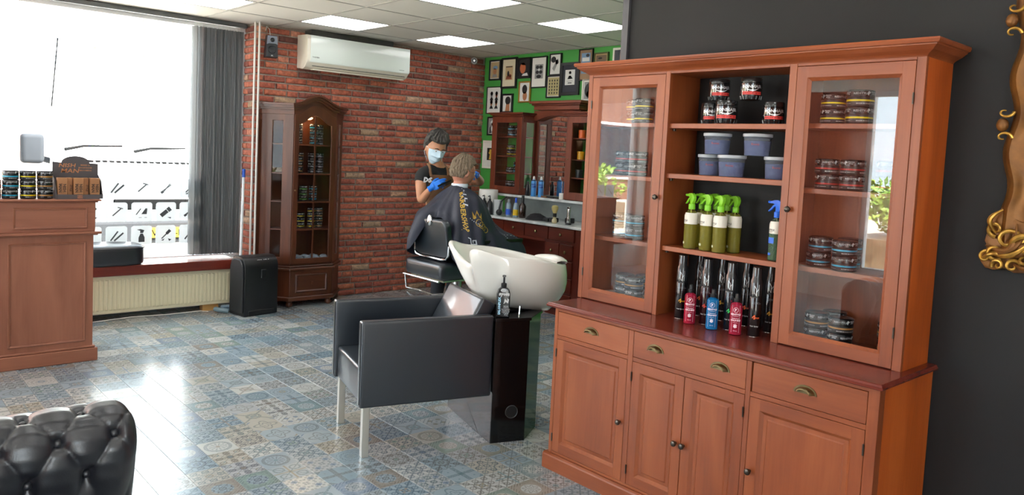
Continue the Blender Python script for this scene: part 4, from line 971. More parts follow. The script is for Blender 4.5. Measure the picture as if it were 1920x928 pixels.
MB().text('eye-vac', .030, (.03, -.103, .478), (1, 0, 0), (0, .45, 1), bold=.03).build('lettering', M_print, vc, fix=False)
cd_ = MB().tube([(2.66, 6.70, .02), (2.60, 6.73, .03), (2.57, 6.77, .035), (2.59, 6.80, .03)], .02, 8).build('hose', mat('blue_grey_plug', '#6e8590', .5), None, smooth=True); tag(cd_, 'small blue-grey hose end on the floor left of the vacuum bin', 'hose')

# ================================================================ tall corner vitrine
DW, DM, DL = '#3a1a0e', '#4e2715', '#62341e'
V_z = wood('dark_oak_upright', DW, DM, DL, 2, .35); V_x = wood('dark_oak_level', DW, DM, DL, 0, .35)
M_vglass = glass('vitrine_glass', refl=.3)
vt = thing('display_vitrine', 'tall dark wooden glazed vitrine with arched top before the brick wall', 'cabinet', (3.435, 6.80, 0))
# plan outline (local): canted front corners
def plan(o, d=0): return [(-.430 - o, .16), (-.430 - o, .105), (-.225 - o * .6, -.145 - o), (.225 + o * .6, -.145 - o), (.430 + o, .105), (.430 + o, .16)]
def pl_prism(o, z0, z1, name, m, bevel=.002): return MB().prism(plan(o), z0, z1, 'z').build(name, m, vt, bevel=bevel)
pl_prism(-.012, .085, .355, 'base', V_z); pl_prism(.010, .060, .10, 'base_moulding', V_x, .006); pl_prism(.012, .350, .372, 'waist_moulding', V_x, .005); pl_prism(-.002, .372, .392, 'waist_moulding', V_x, .005)
pl_prism(-.02, .392, .41, 'floor_board', V_x); pl_prism(-.02, 1.80, 1.815, 'top_board', V_x)
for z in (.73, .99, 1.255, 1.525): MB().prism(plan(-.045), z - .008, z + .004, 'z').build('shelf', V_x, vt)
MB().prism([(-.44, .145), (.44, .145), (.44, .158), (-.44, .158)], .41, 1.80, 'z').build('back_panel', V_z, vt)
for sx_ in (-1, 1):
    MB().lathe([(.018, 0), (.03, .012), (.032, .03), (.024, .045), (.03, .058)], 16, (sx_ * .20, -.10, 0)).build('foot', V_z, vt, smooth=True); MB().lathe([(.018, 0), (.03, .012), (.032, .03), (.024, .045), (.03, .058)], 16, (sx_ * .40, .12, 0)).build('foot', V_z, vt, smooth=True)
# posts at the corners, canted side frames with glass
pts = plan(-.012)
def wall_frame(a, b, z0, z1, st, name='side_frame', glass_=True, mullions=(), ind=.0):
    a = Vector((a[0], a[1], 0)); b = Vector((b[0], b[1], 0)); L = (b - a).length; X = (b - a).normalized(); N = Vector((X.y, -X.x, 0)); M = Matrix(((X.x, -N.x, 0, a.x), (X.y, -N.y, 0, a.y), (0, 0, 1, 0), (0, 0, 0, 1)))
    mb = MB(); th = .02
    for yy in (0, th): mb.v += [(0, yy, z0), (L, yy, z0), (L, yy, z1), (0, yy, z1), (st, yy, z0 + .06), (L - st, yy, z0 + .06), (L - st, yy, z1 - .06), (st, yy, z1 - .06)]
    for i in range(4):
        k_ = (i + 1) % 4; mb.f += [(i, k_, 4 + k_, 4 + i), (8 + i, 12 + i, 12 + k_, 8 + k_), (i, 8 + i, 8 + k_, k_), (4 + i, 4 + k_, 12 + k_, 12 + i)]
    mb.xf(M); f_ = mb.build(name, V_z, vt, bevel=.002)
    MB().box(st, L - st, .009, .011, z0 + .06, z1 - .06).xf(M).build('pane', M_vglass, f_)
    for z in mullions: MB().box(st, L - st, .003, .016, z - .005, z + .005).xf(M).build('glazing_bar', V_x, f_)
    return f_, M, L
wall_frame(pts[0], pts[1], .41, 1.80, .012); wall_frame(pts[4], pts[5], .41, 1.80, .012)
wall_frame(pts[1], pts[2], .41, 1.80, .105, mullions=(.73, .99, 1.255, 1.525)); wall_frame(pts[3], pts[4], .41, 1.80, .105, mullions=(.73, .99, 1.255, 1.525))
# front door with arched head
xa, xb = -.213, .213; yf = -.145 + .012 - .004
def arch(n, w_, zc, rise): return [(w_ * (1 - 2 * i / n), zc + rise * (.5 + .5 * math.cos(PI * (1 - 2 * i / n)))) for i in range(n + 1)]
op_ = [(-.165, .46), (.165, .46)] + [(x, z) for x, z in arch(16, .165, 1.715, .085)]
ou_ = [(xa, .41), (xb, .41)] + [(x, z) for x, z in arch(16, xb, 1.80, .095)]
dm = MB(); n_ = len(op_)
for yy in (yf - .004, yf + .016): dm.v += [(x, yy, z) for x, z in ou_] + [(x, yy, z) for x, z in op_]
for i in range(n_):
    k_ = (i + 1) % n_; dm.f += [(i, k_, n_ + k_, n_ + i), (2 * n_ + i, 3 * n_ + i, 3 * n_ + k_, 2 * n_ + k_), (i, 2 * n_ + i, 2 * n_ + k_, k_), (n_ + i, n_ + k_, 3 * n_ + k_, 3 * n_ + i)]
dr = dm.build('door', V_z, vt, bevel=.0015)
MB().prism(op_, yf + .005, yf + .008, 'y').build('pane', M_vglass, dr)
BX('glazing_bar', V_z, dr, -.006, .006, yf - .003, yf + .010, .46, 1.795)
for z in (.73, .99, 1.255, 1.525): BX('glazing_bar', V_x, dr, -.165, .165, yf - .002, yf + .009, z - .006, z + .006)
MB().lathe([(.006, 0), (.008, .01), (.004, .014)], 10).xf(Matrix.Translation((-.195, yf - .004, 1.10)) @ Matrix.Rotation(PI / 2, 4, 'X')).build('door_knob', M_brass, dr, smooth=True)
# cornice: stepped, arched in front
def cornice(o, z, t, name):
    n = 16; P = [(-.435 - o, 0.16), (-.435 - o, .105), (-.225 - o * .6, -.145 - o)]
    mb = MB(); pth = []
    for x, y in P: pth.append((x, y, z))
    for i in range(1, n): u = -1 + 2 * i / n; pth.append((u * (.225 + o * .6), -.145 - o, z + .092 * (.5 + .5 * math.cos(PI * u))))
    for x, y in reversed(P): pth.append((-x, y, z))
    m = len(pth)
    for dz in (0, t): mb.v += [(x, y, zz + dz) for x, y, zz in pth]
    for dz in (0, t): mb.v += [(x * .9, min(y + .05, .16), zz + dz) for x, y, zz in pth]
    for i in range(m - 1): mb.f += [(i, i + 1, m + i + 1, m + i), (m + i, m + i + 1, 3 * m + i + 1, 3 * m + i), (2 * m + i, 2 * m + i + 1, i + 1, i), (3 * m + i, 3 * m + i + 1, 2 * m + i + 1, 2 * m + i)]
    mb.f += [(0, m, 3 * m, 2 * m), (m - 1, 3 * m - 1, 4 * m - 1, 2 * m - 1)]
    return mb.build(name, V_x, vt, smooth=True, angle=30)
cornice(-.012, 1.80, .045, 'frieze'); cornice(.006, 1.842, .018, 'cornice'); cornice(.024, 1.86, .022, 'cornice'); cornice(.040, 1.882, .018, 'cornice')
MB().prism(plan(-.02), 1.82, 1.86, 'z').build('top_board', V_x, vt)
fw_ = MB(); 
for o_, d_ in ((0, 0), (.012, -.010), (.022, .0)): fw_.v += [(-.165 + o_, yf - .002 + d_, .135 + o_), (.165 - o_, yf - .002 + d_, .135 + o_), (.165 - o_, yf - .002 + d_, .315 - o_), (-.165 + o_, yf - .002 + d_, .315 - o_)]
for r in (0, 4):
    for i in range(4): fw_.f.append((r + i, r + (i + 1) % 4, r + 4 + (i + 1) % 4, r + 4 + i))
fw_.f.append((8, 9, 10, 11)); dw = fw_.build('drawer', V_x, vt)
MB().lathe([(.006, 0), (.006, .008), (.013, .014), (.011, .02)], 12).xf(Matrix.Translation((0, yf - .002, .225)) @ Matrix.Rotation(PI / 2, 4, 'X')).build('knob', V_z, dw, smooth=True)
lmp = MB().lathe([(.012, 0), (.03, .012), (.032, .018), (.01, .03)], 16, (0, .0, 1.765)).build('lamp', mat('warm_lamp', '#ffd08a', .5, emit=28), vt, smooth=True)
pl_ = bpy.data.lights.new('vitrine_bulb', 'POINT'); pl_.energy = 2.2; pl_.color = (1, .72, .42); pl_.shadow_soft_size = .015
po_ = bpy.data.objects.new('bulb_light', pl_); COL.objects.link(po_); po_.parent = vt; po_.location = (0, .0, 1.745)
G3 = 'small tins in the arched vitrine'
vs0 = 3.435
for k, (dx, dy, z, n, c, lb) in enumerate(((-.09, .03, 1.5295, 4, 'grey', 'left stack on the top shelf of vitrine'), (-.17, .06, 1.5295, 3, 'grey', 'far left stack on the top shelf of vitrine'), (.05, .0, 1.5295, 4, 'blue', 'middle stack on the top shelf of vitrine'), (.13, .04, 1.5295, 4, 'grey', 'right stack on the top shelf of vitrine'),
        (-.08, .02, 1.2595, 4, 'gold', 'left stack on the second shelf of vitrine'), (.05, .02, 1.2595, 4, 'grey', 'middle stack on the second shelf of vitrine'), (.14, .04, 1.2595, 4, 'grey', 'right stack on the second shelf of vitrine'),
        (-.15, .02, .9945, 2, 'green', 'left stack on the third shelf of vitrine'), (-.04, .0, .9945, 3, 'green', 'middle stack on the third shelf of vitrine'), (.07, .02, .9945, 3, 'blue', 'right stack on the third shelf of vitrine'),
        (-.05, .02, .7345, 3, 'yellow', 'left stack on the fourth shelf of vitrine'), (.05, .0, .7345, 4, 'yellow', 'middle stack on the fourth shelf of vitrine'), (.14, .02, .7345, 4, 'gold', 'right stack on the fourth shelf of vitrine'))):
    for i in range(n):
        tin(c, (vs0 + dx, 6.80 + dy, z + i * .0485), face(3.4, 6.8) + rnd.choice((0, .6, .1)), 'small %s-banded tin, %s of %s' % (c, ('bottom', 'second', 'third', 'fourth')[i], lb), G3, .80, 'styling_tin')
mb = MB(); rr_ = random.Random(2)
for i in range(9):
    o = MB().ball((0, 0, 0), .045, 10, 7, (1, .8, .75)).build('rolled_towel', mat('grey_blue_towel', '#7d8894', .9, bump=(90, .6, .004)), None, smooth=True); o.location = (vs0 - .17 + .085 * (i % 5), 6.76 + .06 * (i // 5), .445 + .0 * i)
    tag(o, 'pale grey rolled towel on the floor of the vitrine, %s' % (('front row, ' + ('far left', 'left', 'middle', 'right', 'far right')[i]) if i < 5 else 'back row, ' + ('far left', 'left', 'right', 'far right')[i - 5]), 'towel', 'rolled towels in the vitrine')

# ================================================================ air conditioner, wall speaker, camera
M_ac = mat('white_gloss_plastic', '#dfe6e2', .16, coat=.4); M_acs = mat('cream_plastic', '#dcd6c8', .4)
ac = thing('air_conditioner', 'white wall-mounted air conditioner on the brick wall under the ceiling', 'air conditioner', (3.95, 6.97, 2.24))
acp = [(0, .015), (-.12, 0), (-.165, .018), (-.205, .062), (-.215, .09), (-.212, .28), (-.19, .318), (0, .325)]
MB().prism(acp, -.575, .565, 'x').build('body', M_acs, ac, bevel=.006, seg=2, smooth=True, angle=30)
MB().prism([(-.2055, .066), (-.2165, .09), (-.2135, .282), (-.196, .314), (-.2135, .314), (-.2185, .29), (-.2215, .088), (-.212, .064)], -.545, .566, 'x').build('front_panel', M_ac, ac, bevel=.001, smooth=True, angle=30)
BX('air_flap', M_acs, ac, -.50, .52, -.180, -.135, -.004, .004).rotation_euler = (0, 0, 0)
BX('outlet_slot', mat('grey_slot', '#4a4a48', .6), ac, -.51, .53, -.188, -.184, .030, .036)
MB().text('TOSHIBA', .013, (-.49, -.2222, .105), (1, 0, 0), (0, 0, 1), bold=.03).build('lettering', mat('grey_print', '#6a6d6d', .5), ac, fix=False)
BX('indicator', mat('grey_print', '#6a6d6d', .5), ac, .44, .50, -.2222, -.2212, .09, .094)
du = tag(BX('ceiling_duct', mat('dark_duct', '#3e3e3c', .6), None, 3.45, 4.36, 6.83, 6.965, 2.569, 2.616), 'dark strip between the air conditioner top and the ceiling', 'duct')
spk = thing('wall_speaker', 'small silver and black loudspeaker hung on the brick wall beside the pipes', 'speaker', (3.075, 6.88, 2.31), math.radians(-12))
MB().prism([(-.055, 0), (.055, 0), (.045, .20), (-.045, .20)], -.045, .05, 'y').build('cabinet', mat('dark_speaker', '#24262b', .4), spk, bevel=.006, seg=2)
MB().prism([(-.050, .115), (-.03, .125), (.03, .125), (.050, .115), (.044, .196), (-.044, .196)], -.051, -.045, 'y').build('silver_front', mat('silver_plastic', '#7f8694', .35, .3), spk, bevel=.002)
for z, r in ((.158, .021), (.07, .036)): MB().lathe([(r, 0), (r * .9, .005), (r * .45, .001), (r * .2, .004), (.001, .005)], 20).xf(Matrix.Translation((0, -.050 if z > .1 else -.045, z)) @ Matrix.Rotation(PI / 2, 4, 'X')).build('driver', mat('driver_cone', '#1b1c20', .4), spk, smooth=True)
MB().text('JBL', .010, (0, -.0465, .012), (1, 0, 0), (0, 0, 1), bold=.05).build('lettering', M_print, spk, fix=False)
MB().tube([(0, .05, .17), (.0, .09, .18)], .01, 8).build('bracket', M_black, spk)
wr = MB().tube([(3.05, 6.95, 2.56), (3.06, 6.955, 2.60), (3.09, 6.96, 2.58), (3.10, 6.955, 2.50)], .003, 5).build('cable', M_white, None); tag(wr, 'thin loop of wire above the small wall speaker', 'cable')
cm_ = thing('security_camera', 'small grey round security camera in the brick corner by the ceiling', 'camera', (5.48, 6.90, 2.555))
MB().lathe([(.034, 0), (.036, .01), (.036, .08), (.02, .095)], 20).xf(Matrix.Rotation(math.radians(-38), 4, 'Z') @ Matrix.Translation((0, -.05, 0)) @ Matrix.Rotation(-PI / 2, 4, 'X')).build('housing', mat('light_grey_housing', '#a7a8a6', .4), cm_, smooth=True, angle=40)
MB().lathe([(.026, -.002), (.026, .003)], 20).xf(Matrix.Rotation(math.radians(-38), 4, 'Z') @ Matrix.Translation((0, -.05, 0)) @ Matrix.Rotation(-PI / 2, 4, 'X')).build('lens_ring', mat('dark_lens', '#2a2b2e', .2), cm_); MB().lathe([(.012, -.004), (.012, .003)], 16).xf(Matrix.Rotation(math.radians(-38), 4, 'Z') @ Matrix.Translation((0, -.05, 0)) @ Matrix.Rotation(-PI / 2, 4, 'X')).build('lens', M_chrome, cm_)
MB().tube([(0, .02, .0), (.01, .05, .02), (.01, .075, .03)], .012, 8).build('bracket', mat('light_grey_housing', '#a7a8a6', .4), cm_)

# ================================================================ framed pictures on the green wall
M_fblk = mat('black_frame', '#16171a', .35); M_fwht = mat('white_frame', '#dedbd2', .5); M_fbrn = mat('brown_frame', '#5a3d25', .5); M_fgold = mat('gold_frame', '#a8803a', .35, .6); M_paper = mat('white_mount', '#d6d4cd', .8); M_mount = mat('dark_mount', '#33353d', .8)
def picture(y1, y0, z1, z0, frame, fw, mount, ins, art, label, name='picture_frame'):
    """art: background colour + blobs [(colour, polygon in 0..1)]"""
    X = CX - .002; o = thing(name, label, 'picture', (X, (y0 + y1) / 2, z0), 0, 'framed pictures on the green wall'); w_ = (y1 - y0) / 2 * -1 if y1 < y0 else (y1 - y0) / 2; h = z1 - z0
    mb = MB()
    for xx in (-.022, 0): mb.v += [(xx, y, z) for y, z in ((-w_, 0), (w_, 0), (w_, h), (-w_, h), (-w_ + fw, fw), (w_ - fw, fw), (w_ - fw, h - fw), (-w_ + fw, h - fw))]
    for i in range(4):
        k_ = (i + 1) % 4; mb.f += [(i, k_, 4 + k_, 4 + i), (8 + i, 12 + i, 12 + k_, 8 + k_), (i, 8 + i, 8 + k_, k_), (4 + i, 4 + k_, 12 + k_, 12 + i)]
    mb.build('frame', frame, o, bevel=.002)
    BX('mount', mount, o, -.012, -.004, -w_ + fw, w_ - fw, fw, h - fw)
    iy, z_lo, z_hi = ins; W2 = w_ - fw - iy; zl = fw + z_lo; zh = h - fw - z_hi
    BX('print', mat(*art[0]), o, -.0135, -.0125, -W2, W2, zl, zh)
    for col, poly in art[1]:
        MB().prism([(W2 - 2 * W2 * p[0], zl + (zh - zl) * p[1]) for p in poly], -.0145, -.0137, 'x').build('print_shape', mat(*col), o)
    return o
def ell(cx_, cy_, rx, ry, n=14, a0=0, a1=2 * PI): return [(cx_ + rx * math.cos(a0 + (a1 - a0) * i / n), cy_ + ry * math.sin(a0 + (a1 - a0) * i / n)) for i in range(n if a1 - a0 > 6 else n + 1)]
SK = ('print_skin', '#a8714e', .6); HR = ('print_hair', '#1d1a19', .6); GY1 = ('print_grey', '#8a8a88', .6); LG = ('print_light', '#cfcfcb', .6); BK = ('print_black', '#1a1a1c', .6); BL = ('print_blue', '#6f8fb0', .6); YE = ('print_yellow', '#c9a541', .6); TN = ('print_tan', '#b39b74', .6); RD = ('print_redbrown', '#8a4a34', .6)
def bust(x, y, s, sk=SK, hr=HR): return [(hr, ell(x, y + .10 * s, .16 * s, .13 * s)), (sk, ell(x, y, .13 * s, .15 * s)), (hr, ell(x, y + .12 * s, .14 * s, .07 * s)), (BK, [(x - .22 * s, y - .32 * s), (x + .22 * s, y - .32 * s), (x + .10 * s, y - .14 * s), (x - .10 * s, y - .14 * s)])]
Pn = picture
Pn(6.871, 6.676, 2.587, 2.356, M_fblk, .018, M_paper, (.008, .008, .008), (TN, [(BL, ell(.55, .65, .28, .12)), (SK, ell(.5, .42, .22, .22)), (GY1, [(.2, .05), (.8, .05), (.7, .25), (.3, .25)])]), 'small tan photo in black frame, top left nearest the brick corner')
Pn(6.657, 6.399, 2.598, 2.258, M_fblk, .022, mat('ivory_mount', '#cfc6ab', .8), (.045, .07, .07), (TN, [(RD, [(.1, .05), (.9, .05), (.8, .3), (.2, .3)]), (BK, ell(.4, .45, .14, .2)), (RD, ell(.65, .3, .2, .12)), (BK, [(.08, .9), (.92, .9), (.92, .96), (.08, .96)])]), 'tall ivory poster with printed figures in a wide black frame')
Pn(6.396, 6.182, 2.583, 2.359, M_fblk, .024, M_paper, (0, 0, 0), (BK, [(('print_orange_skin', '#b3603a', .6), ell(.42, .5, .28, .34)), (HR, ell(.55, .82, .32, .16)), (LG, [(.35, .02), (.95, .02), (.85, .2), (.45, .14)])]), 'orange-lit portrait of a bearded man in a thick black frame')
Pn(6.164, 5.925, 2.580, 2.249, M_fblk, .012, M_paper, (.045, .085, .07), (GY1, [(BK, ell(.3, .8, .2, .12)), (BK, ell(.72, .8, .2, .12)), (BK, ell(.3, .45, .2, .12)), (BK, ell(.72, .45, .2, .12)), (BK, ell(.5, .15, .3, .12)), (LG, ell(.5, .62, .14, .08))]), 'large white-mounted picture of six black and white heads in thin black frame')
Pn(5.886, 5.713, 2.597, 2.370, M_fblk, .013, M_paper, (.0, .0, .0), (LG, [(BK, ell(.3, .75, .25, .16)), (GY1, [(.2, .3), (.7, .8), (.8, .7), (.4, .15)]), (BK, ell(.65, .62, .16, .12))]), 'small black and white sketch in thin black frame above the hairstyle chart')
Pn(5.713, 5.446, 2.493, 2.159, M_fblk, .030, M_mount, (.035, .075, .045), (LG, bust(.5, .72, .8, LG) + [(BK, [(.25, .38), (.8, .40), (.62, .58), (.38, .58)]), (BK, [(.3, .10), (.7, .10), (.7, .16), (.3, .16)]), (GY1, [(.2, .24), (.8, .24), (.8, .27), (.2, .27)])]), 'large black frame with dark mount and a white barber drawing')
Pn(5.465, 5.275, 2.613, 2.30, M_fblk, .010, M_mount if 0 else mat('brown_mount', '#8f7358', .8), (.025, .06, .03), (BL, [(LG, [(.1, .6), (.9, .6), (.9, .78), (.1, .78)]), (BK, ell(.7, .88, .2, .08)), (BK, [(.3, .05), (.6, .05), (.8, .5), (.5, .5)])]), 'brown-mounted picture with blue scene just above the cabinet cornice, left')
Pn(5.259, 5.071, 2.567, 2.40, mat('olive_frame', '#4d5a2a', .5), .014, mat('pale_wood_mount', '#a98d63', .7), (.014, .01, .014), (('print_sepia', '#6e5a45', .6), [(('print_rose', '#9a7768', .6), [(0, 0), (1, 0), (1, .45), (0, .5)]), (BK, ell(.4, .75, .2, .08))]), 'sepia picture in olive frame above the cabinet cornice, middle')
Pn(5.012, 4.77, 2.597, 2.38, M_fwht, .022, M_paper, (0, 0, 0), (('print_dusk', '#3b3f4a', .6), [(LG, [(.2, .05), (.8, .05), (.8, .2), (.2, .15)]), (('print_mast', '#7a5a48', .6), [(.3, .1), (.36, .1), (.33, .9)])]), 'dark picture in a white frame above the cabinet cornice, partly behind the partition')
Pn(6.351, 6.162, 2.326, 2.096, M_fgold, .016, M_paper, (.012, .01, .01), (LG, [(SK, ell(.55, .25, .26, .28)), (HR, ell(.5, .66, .30, .28))]), 'photo of the back of a dark head in a gold frame')
Pn(5.918, 5.71, 2.371, 2.138, M_fblk, .014, M_paper, (.008, .008, .008), (('print_khaki', '#a99d6d', .6), [(BK, ell(.15 + .23 * (i % 4), .15 + .17 * (i // 4), .05, .06)) for i in range(20)]), 'khaki hairstyle chart of many small heads in thin black frame')
Pn(6.897, 6.640, 2.285, 1.979, M_fblk, .010, M_paper, (.03, .03, .03), (LG, bust(.27, .75, .8, GY1) + bust(.75, .75, .8, RD) + bust(.27, .33, .8, SK) + bust(.75, .33, .8, SK)), 'white picture of four small barber heads beside the brick corner')
Pn(6.628, 6.444, 2.199, 1.985, M_fblk, .020, M_paper, (0, 0, 0), (LG, [(SK, [(.3, .0), (.8, .0), (.78, .5), (.4, .45)]), (HR, ell(.58, .68, .32, .26))]), 'back of a dark-haired head in black frame, above the left mirror cabinet')
Pn(6.863, 6.668, 1.944, 1.733, M_fblk, .018, M_paper, (.004, .004, .004), (GY1, [(LG, ell(.5, .7, .3, .2)), (BK, ell(.5, .62, .2, .12)), (LG, ell(.45, .35, .16, .2)), (BK, [(.15, .02), (.3, .02), (.3, .5), (.15, .4)])]), 'small black and white portrait with hat in a thick black frame')
Pn(6.921, 6.650, 1.674, 1.354, M_fwht, .020, M_paper, (.055, .075, .065), (BK, [(YE, ell(.5, .78, .16, .12)), (YE, [(.3, .06), (.8, .06), (.62, .5), (.42, .5)]), (YE, ell(.5, .6, .26, .12)), (TN, ell(.7, .45, .1, .1))]), 'white frame with a yellow dressed figure on black, lowest on the green wall')
Pn(5.398, 5.19, 2.312, 2.091, M_fwht, .014, M_paper, (.012, .012, .012), (GY1, [(BK, ell(.5, .5, .45, .46)), (LG, ell(.55, .62, .22, .18)), (GY1, ell(.5, .3, .3, .2))]), 'white-framed oval grey portrait half hidden behind the big cabinet')

# ================================================================ mirror cabinets on the green wall
RW_z = wood('red_oak_upright', '#4d2014', '#6b3220', '#84452e', 2, .36); RW_y = wood('red_oak_level', '#4d2014', '#6b3220', '#84452e', 1, .36)
mc = thing('mirror_cabinet', 'dark wooden mirror unit between two glazed wall cabinets on the green wall', 'cabinet', (5.69, 5.7, 1.105))
def mbx(name, m, x0, x1, y0, y1, z0, z1, bevel=.0015, parent=None): return BX(name, m, parent or mc, x0 - 5.69, x1 - 5.69, y0 - 5.7, y1 - 5.7, z0 - 1.105, z1 - 1.105, bevel=bevel)
for y0, y1 in ((6.02, 6.50), (4.87, 5.36)):
    mbx('side_panel', RW_z, 5.475, 5.685, y1 - .014, y1, 1.105, 1.93)
    # glazed inner/outer side facing the camera
    for z0, z1 in ((1.105, 1.18), (1.87, 1.93)): mbx('side_rail', RW_z, 5.475, 5.685, y0, y0 + .014, z0, z1)
    for x0, x1 in ((5.475, 5.525), (5.64, 5.685)): mbx('side_stile', RW_z, x0, x1, y0, y0 + .014, 1.18, 1.87)
    mbx('side_pane', M_cglass, 5.525, 5.64, y0 + .006, y0 + .008, 1.18, 1.87, 0)
    mbx('top_board', RW_y, 5.475, 5.685, y0 + .014, y1 - .014, 1.915, 1.93); mbx('bottom_board', RW_y, 5.475, 5.685, y0 + .014, y1 - .014, 1.105, 1.125)
    for z in (1.72, 1.51, 1.33): mbx('shelf', RW_y, 5.50, 5.683, y0 + .015, y1 - .015, z - .012, z)
    d = MB(); f = .075
    for xx in (5.455, 5.474): d.v += [(xx - 5.69, y - 5.7, z - 1.105) for y, z in ((y0, 1.11), (y1, 1.11), (y1, 1.925), (y0, 1.925), (y0 + f, 1.11 + f), (y1 - f, 1.11 + f), (y1 - f, 1.925 - f * .8), (y0 + f, 1.925 - f * .8))]
    for i in range(4):
        k_ = (i + 1) % 4; d.f += [(i, k_, 4 + k_, 4 + i), (8 + i, 12 + i, 12 + k_, 8 + k_), (i, 8 + i, 8 + k_, k_), (4 + i, 4 + k_, 12 + k_, 12 + i)]
    dd = d.build('door', RW_z, mc, bevel=.002)
    mbx('pane', M_cglass, 5.464, 5.467, y0 + f, y1 - f, 1.11 + f, 1.925 - f * .8, 0, dd)
    mbx('knob', M_brass, 5.444, 5.455, y0 + .03 if y0 > 5.5 else y1 - .04, y0 + .042 if y0 > 5.5 else y1 - .028, 1.50, 1.512, .003, dd)
    for o_, z0, z1 in ((.0, 1.93, 1.945), (.018, 1.945, 1.957), (.035, 1.957, 1.972)): mbx('cornice', RW_y, 5.475 - .02 - o_, 5.685, y0 - .01 - o_, y1 + .01 + o_, z0, z1, .004)
for o_, z0, z1 in ((.0, 2.00, 2.045), (.018, 2.045, 2.062), (.036, 2.062, 2.09)): mbx('cornice', RW_y, 5.52 - o_, 5.685, 5.33 - o_ * 1.5 - .06, 5.92 + o_, z0, z1, .004)
ar = [(5.34, 2.0), (5.34, 1.90), (5.38, 1.895)] + [(5.38 + .60 * i / 16, 1.895 + .055 * math.sin(PI * i / 16)) for i in range(1, 16)] + [(5.98, 1.895), (6.02, 1.90), (6.02, 2.0)]
MB().prism([(y - 5.7, z - 1.105) for y, z in ar], 5.62 - 5.69, 5.685 - 5.69, 'x').build('arched_rail', RW_y, mc, bevel=.002)
mbx('mirror', mat('mirror_glass', '#e6e6e6', .01, 1), 5.680, 5.684, 5.375, 6.01, 1.11, 1.99, 0); mbx('mirror_stile', RW_z, 5.668, 5.685, 5.985, 6.015, 1.11, 1.99); mbx('mirror_stile', RW_z, 5.668, 5.685, 5.365, 5.395, 1.11, 1.99)
G4 = 'tins behind the glass of the mirror cabinet'
for y, z, n, c, lb in ((6.30, 1.1255, 2, 'grey', 'lowest shelf left'), (6.18, 1.1255, 2, 'grey', 'lowest shelf right'), (6.30, 1.3305, 1, 'grey', 'second shelf left'), (6.18, 1.3305, 2, 'blue', 'second shelf right'), (6.30, 1.5105, 2, 'yellow', 'third shelf left'), (6.18, 1.5105, 1, 'yellow', 'third shelf right'), (6.30, 1.7205, 2, 'blue', 'top shelf left'), (6.18, 1.7205, 2, 'grey', 'top shelf right')):
    stack(c, 5.57, y, z, n, lb + ', left mirror cabinet', G4)
for y, z, c, lb in ((5.245, 1.7205, '#e8641f', 'orange tub on the top shelf of the right mirror cabinet'), (5.25, 1.5105, '#e8a81c', 'yellow tub on the middle shelf of the right mirror cabinet'), (5.26, 1.3305, '#3a3d40', 'grey tub on the lower shelf of the right mirror cabinet')):
    o = MB().lathe([(.034, 0), (.036, .002), (.036, .055), (.038, .056), (.038, .078), (.035, .08)], 20).build('tub', mat('tub_' + c[1:], c, .35), None, smooth=True, loc=(5.56, y, z)); tag(o, lb, 'tub')
o = MB().lathe([(.02, 0), (.024, .003), (.024, .11), (.01, .125), (.01, .15)], 16).build('bottle', mat('blue_white_bottle', '#3b6fd0', .3), None, smooth=True, loc=(5.58, 5.17, 1.5105)); tag(o, 'blue bottle beside the yellow tub in the right mirror cabinet', 'bottle')
o = MB().lathe([(.024, 0), (.026, .003), (.026, .10), (.014, .115), (.012, .15)], 16).build('bottle', mat('clear_grey_bottle', '#9aa0a2', .1, trans=.5), None, smooth=True, loc=(5.60, 5.28 - .11, 1.1255)); tag(o, 'clear grey bottle on the floor of the right mirror cabinet', 'bottle')

# ================================================================ vanity with marble tops
M_marble = mat('white_marble', '#d9dcda', .2, noise=(6, '#b9bebd', .12)); M_splash = mat('grey_marble', '#a9b0ae', .25, noise=(7, '#8f9796', .25))
R_z = wood('mahogany_upright', '#3d1208', '#571c0e', '#6d2817', 2, .3); R_y = wood('mahogany_level', '#3d1208', '#571c0e', '#6d2817', 1, .3)
vn = thing('vanity', 'mahogany barber vanity with white marble top and many small drawers', 'vanity', (5.45, 5.7, 0))
def vb_(name, m, x0, x1, y0, y1, z0, z1, bevel=.001, parent=None): return BX(name, m, parent or vn, x0 - 5.45, x1 - 5.45, y0 - 5.7, y1 - 5.7, z0, z1, bevel=bevel)
vb_('marble_top', M_marble, 5.175, 5.69, 4.60, 6.48, .860, .885, .003); vb_('splash_back', M_splash, 5.672, 5.69, 4.60, 6.48, .8855, 1.078); vb_('marble_shelf', M_marble, 5.44, 5.688, 4.60, 6.54, 1.080, 1.104, .002)
vb_('carcass', R_z, 5.23, 5.68, 4.62, 5.36, .05, .859); vb_('carcass', R_z, 5.23, 5.68, 6.10, 6.46, .05, .859); vb_('carcass', R_y, 5.23, 5.68, 5.36, 6.10, .70, .859); vb_('plinth', R_y, 5.26, 5.68, 4.64, 5.34, 0, .05); vb_('plinth', R_y, 5.26, 5.68, 6.12, 6.44, 0, .05); vb_('kick_board', R_y, 5.55, 5.57, 5.36, 6.10, .02, .70)
def vdraw(y0, y1, z0, z1, kn=True):
    d = vb_('drawer', R_y, 5.213, 5.232, y0 + .004, y1 - .004, z0 + .004, z1 - .004, .003)
    if kn: MB().lathe([(.008, 0), (.007, .006), (.016, .012), (.014, .018), (.005, .021)], 12).xf(Matrix.Translation((5.213 - 5.45, (y0 + y1) / 2 - 5.7, (z0 + z1) / 2)) @ Matrix.Rotation(-PI / 2, 4, 'Y')).build('knob', M_brass, d, smooth=True)
for a, b in ((4.95, 5.30), (5.30, 5.64), (5.64, 5.96), (5.96, 6.28)): vdraw(a, b, .725, .855)
for a, b in ((4.965, 5.145), (5.145, 5.34)):
    for k in range(4): vdraw(a, b, .075 + k * .16, .225 + k * .16)
for k in range(4): vdraw(6.12, 6.44, .075 + k * .16, .225 + k * .16)
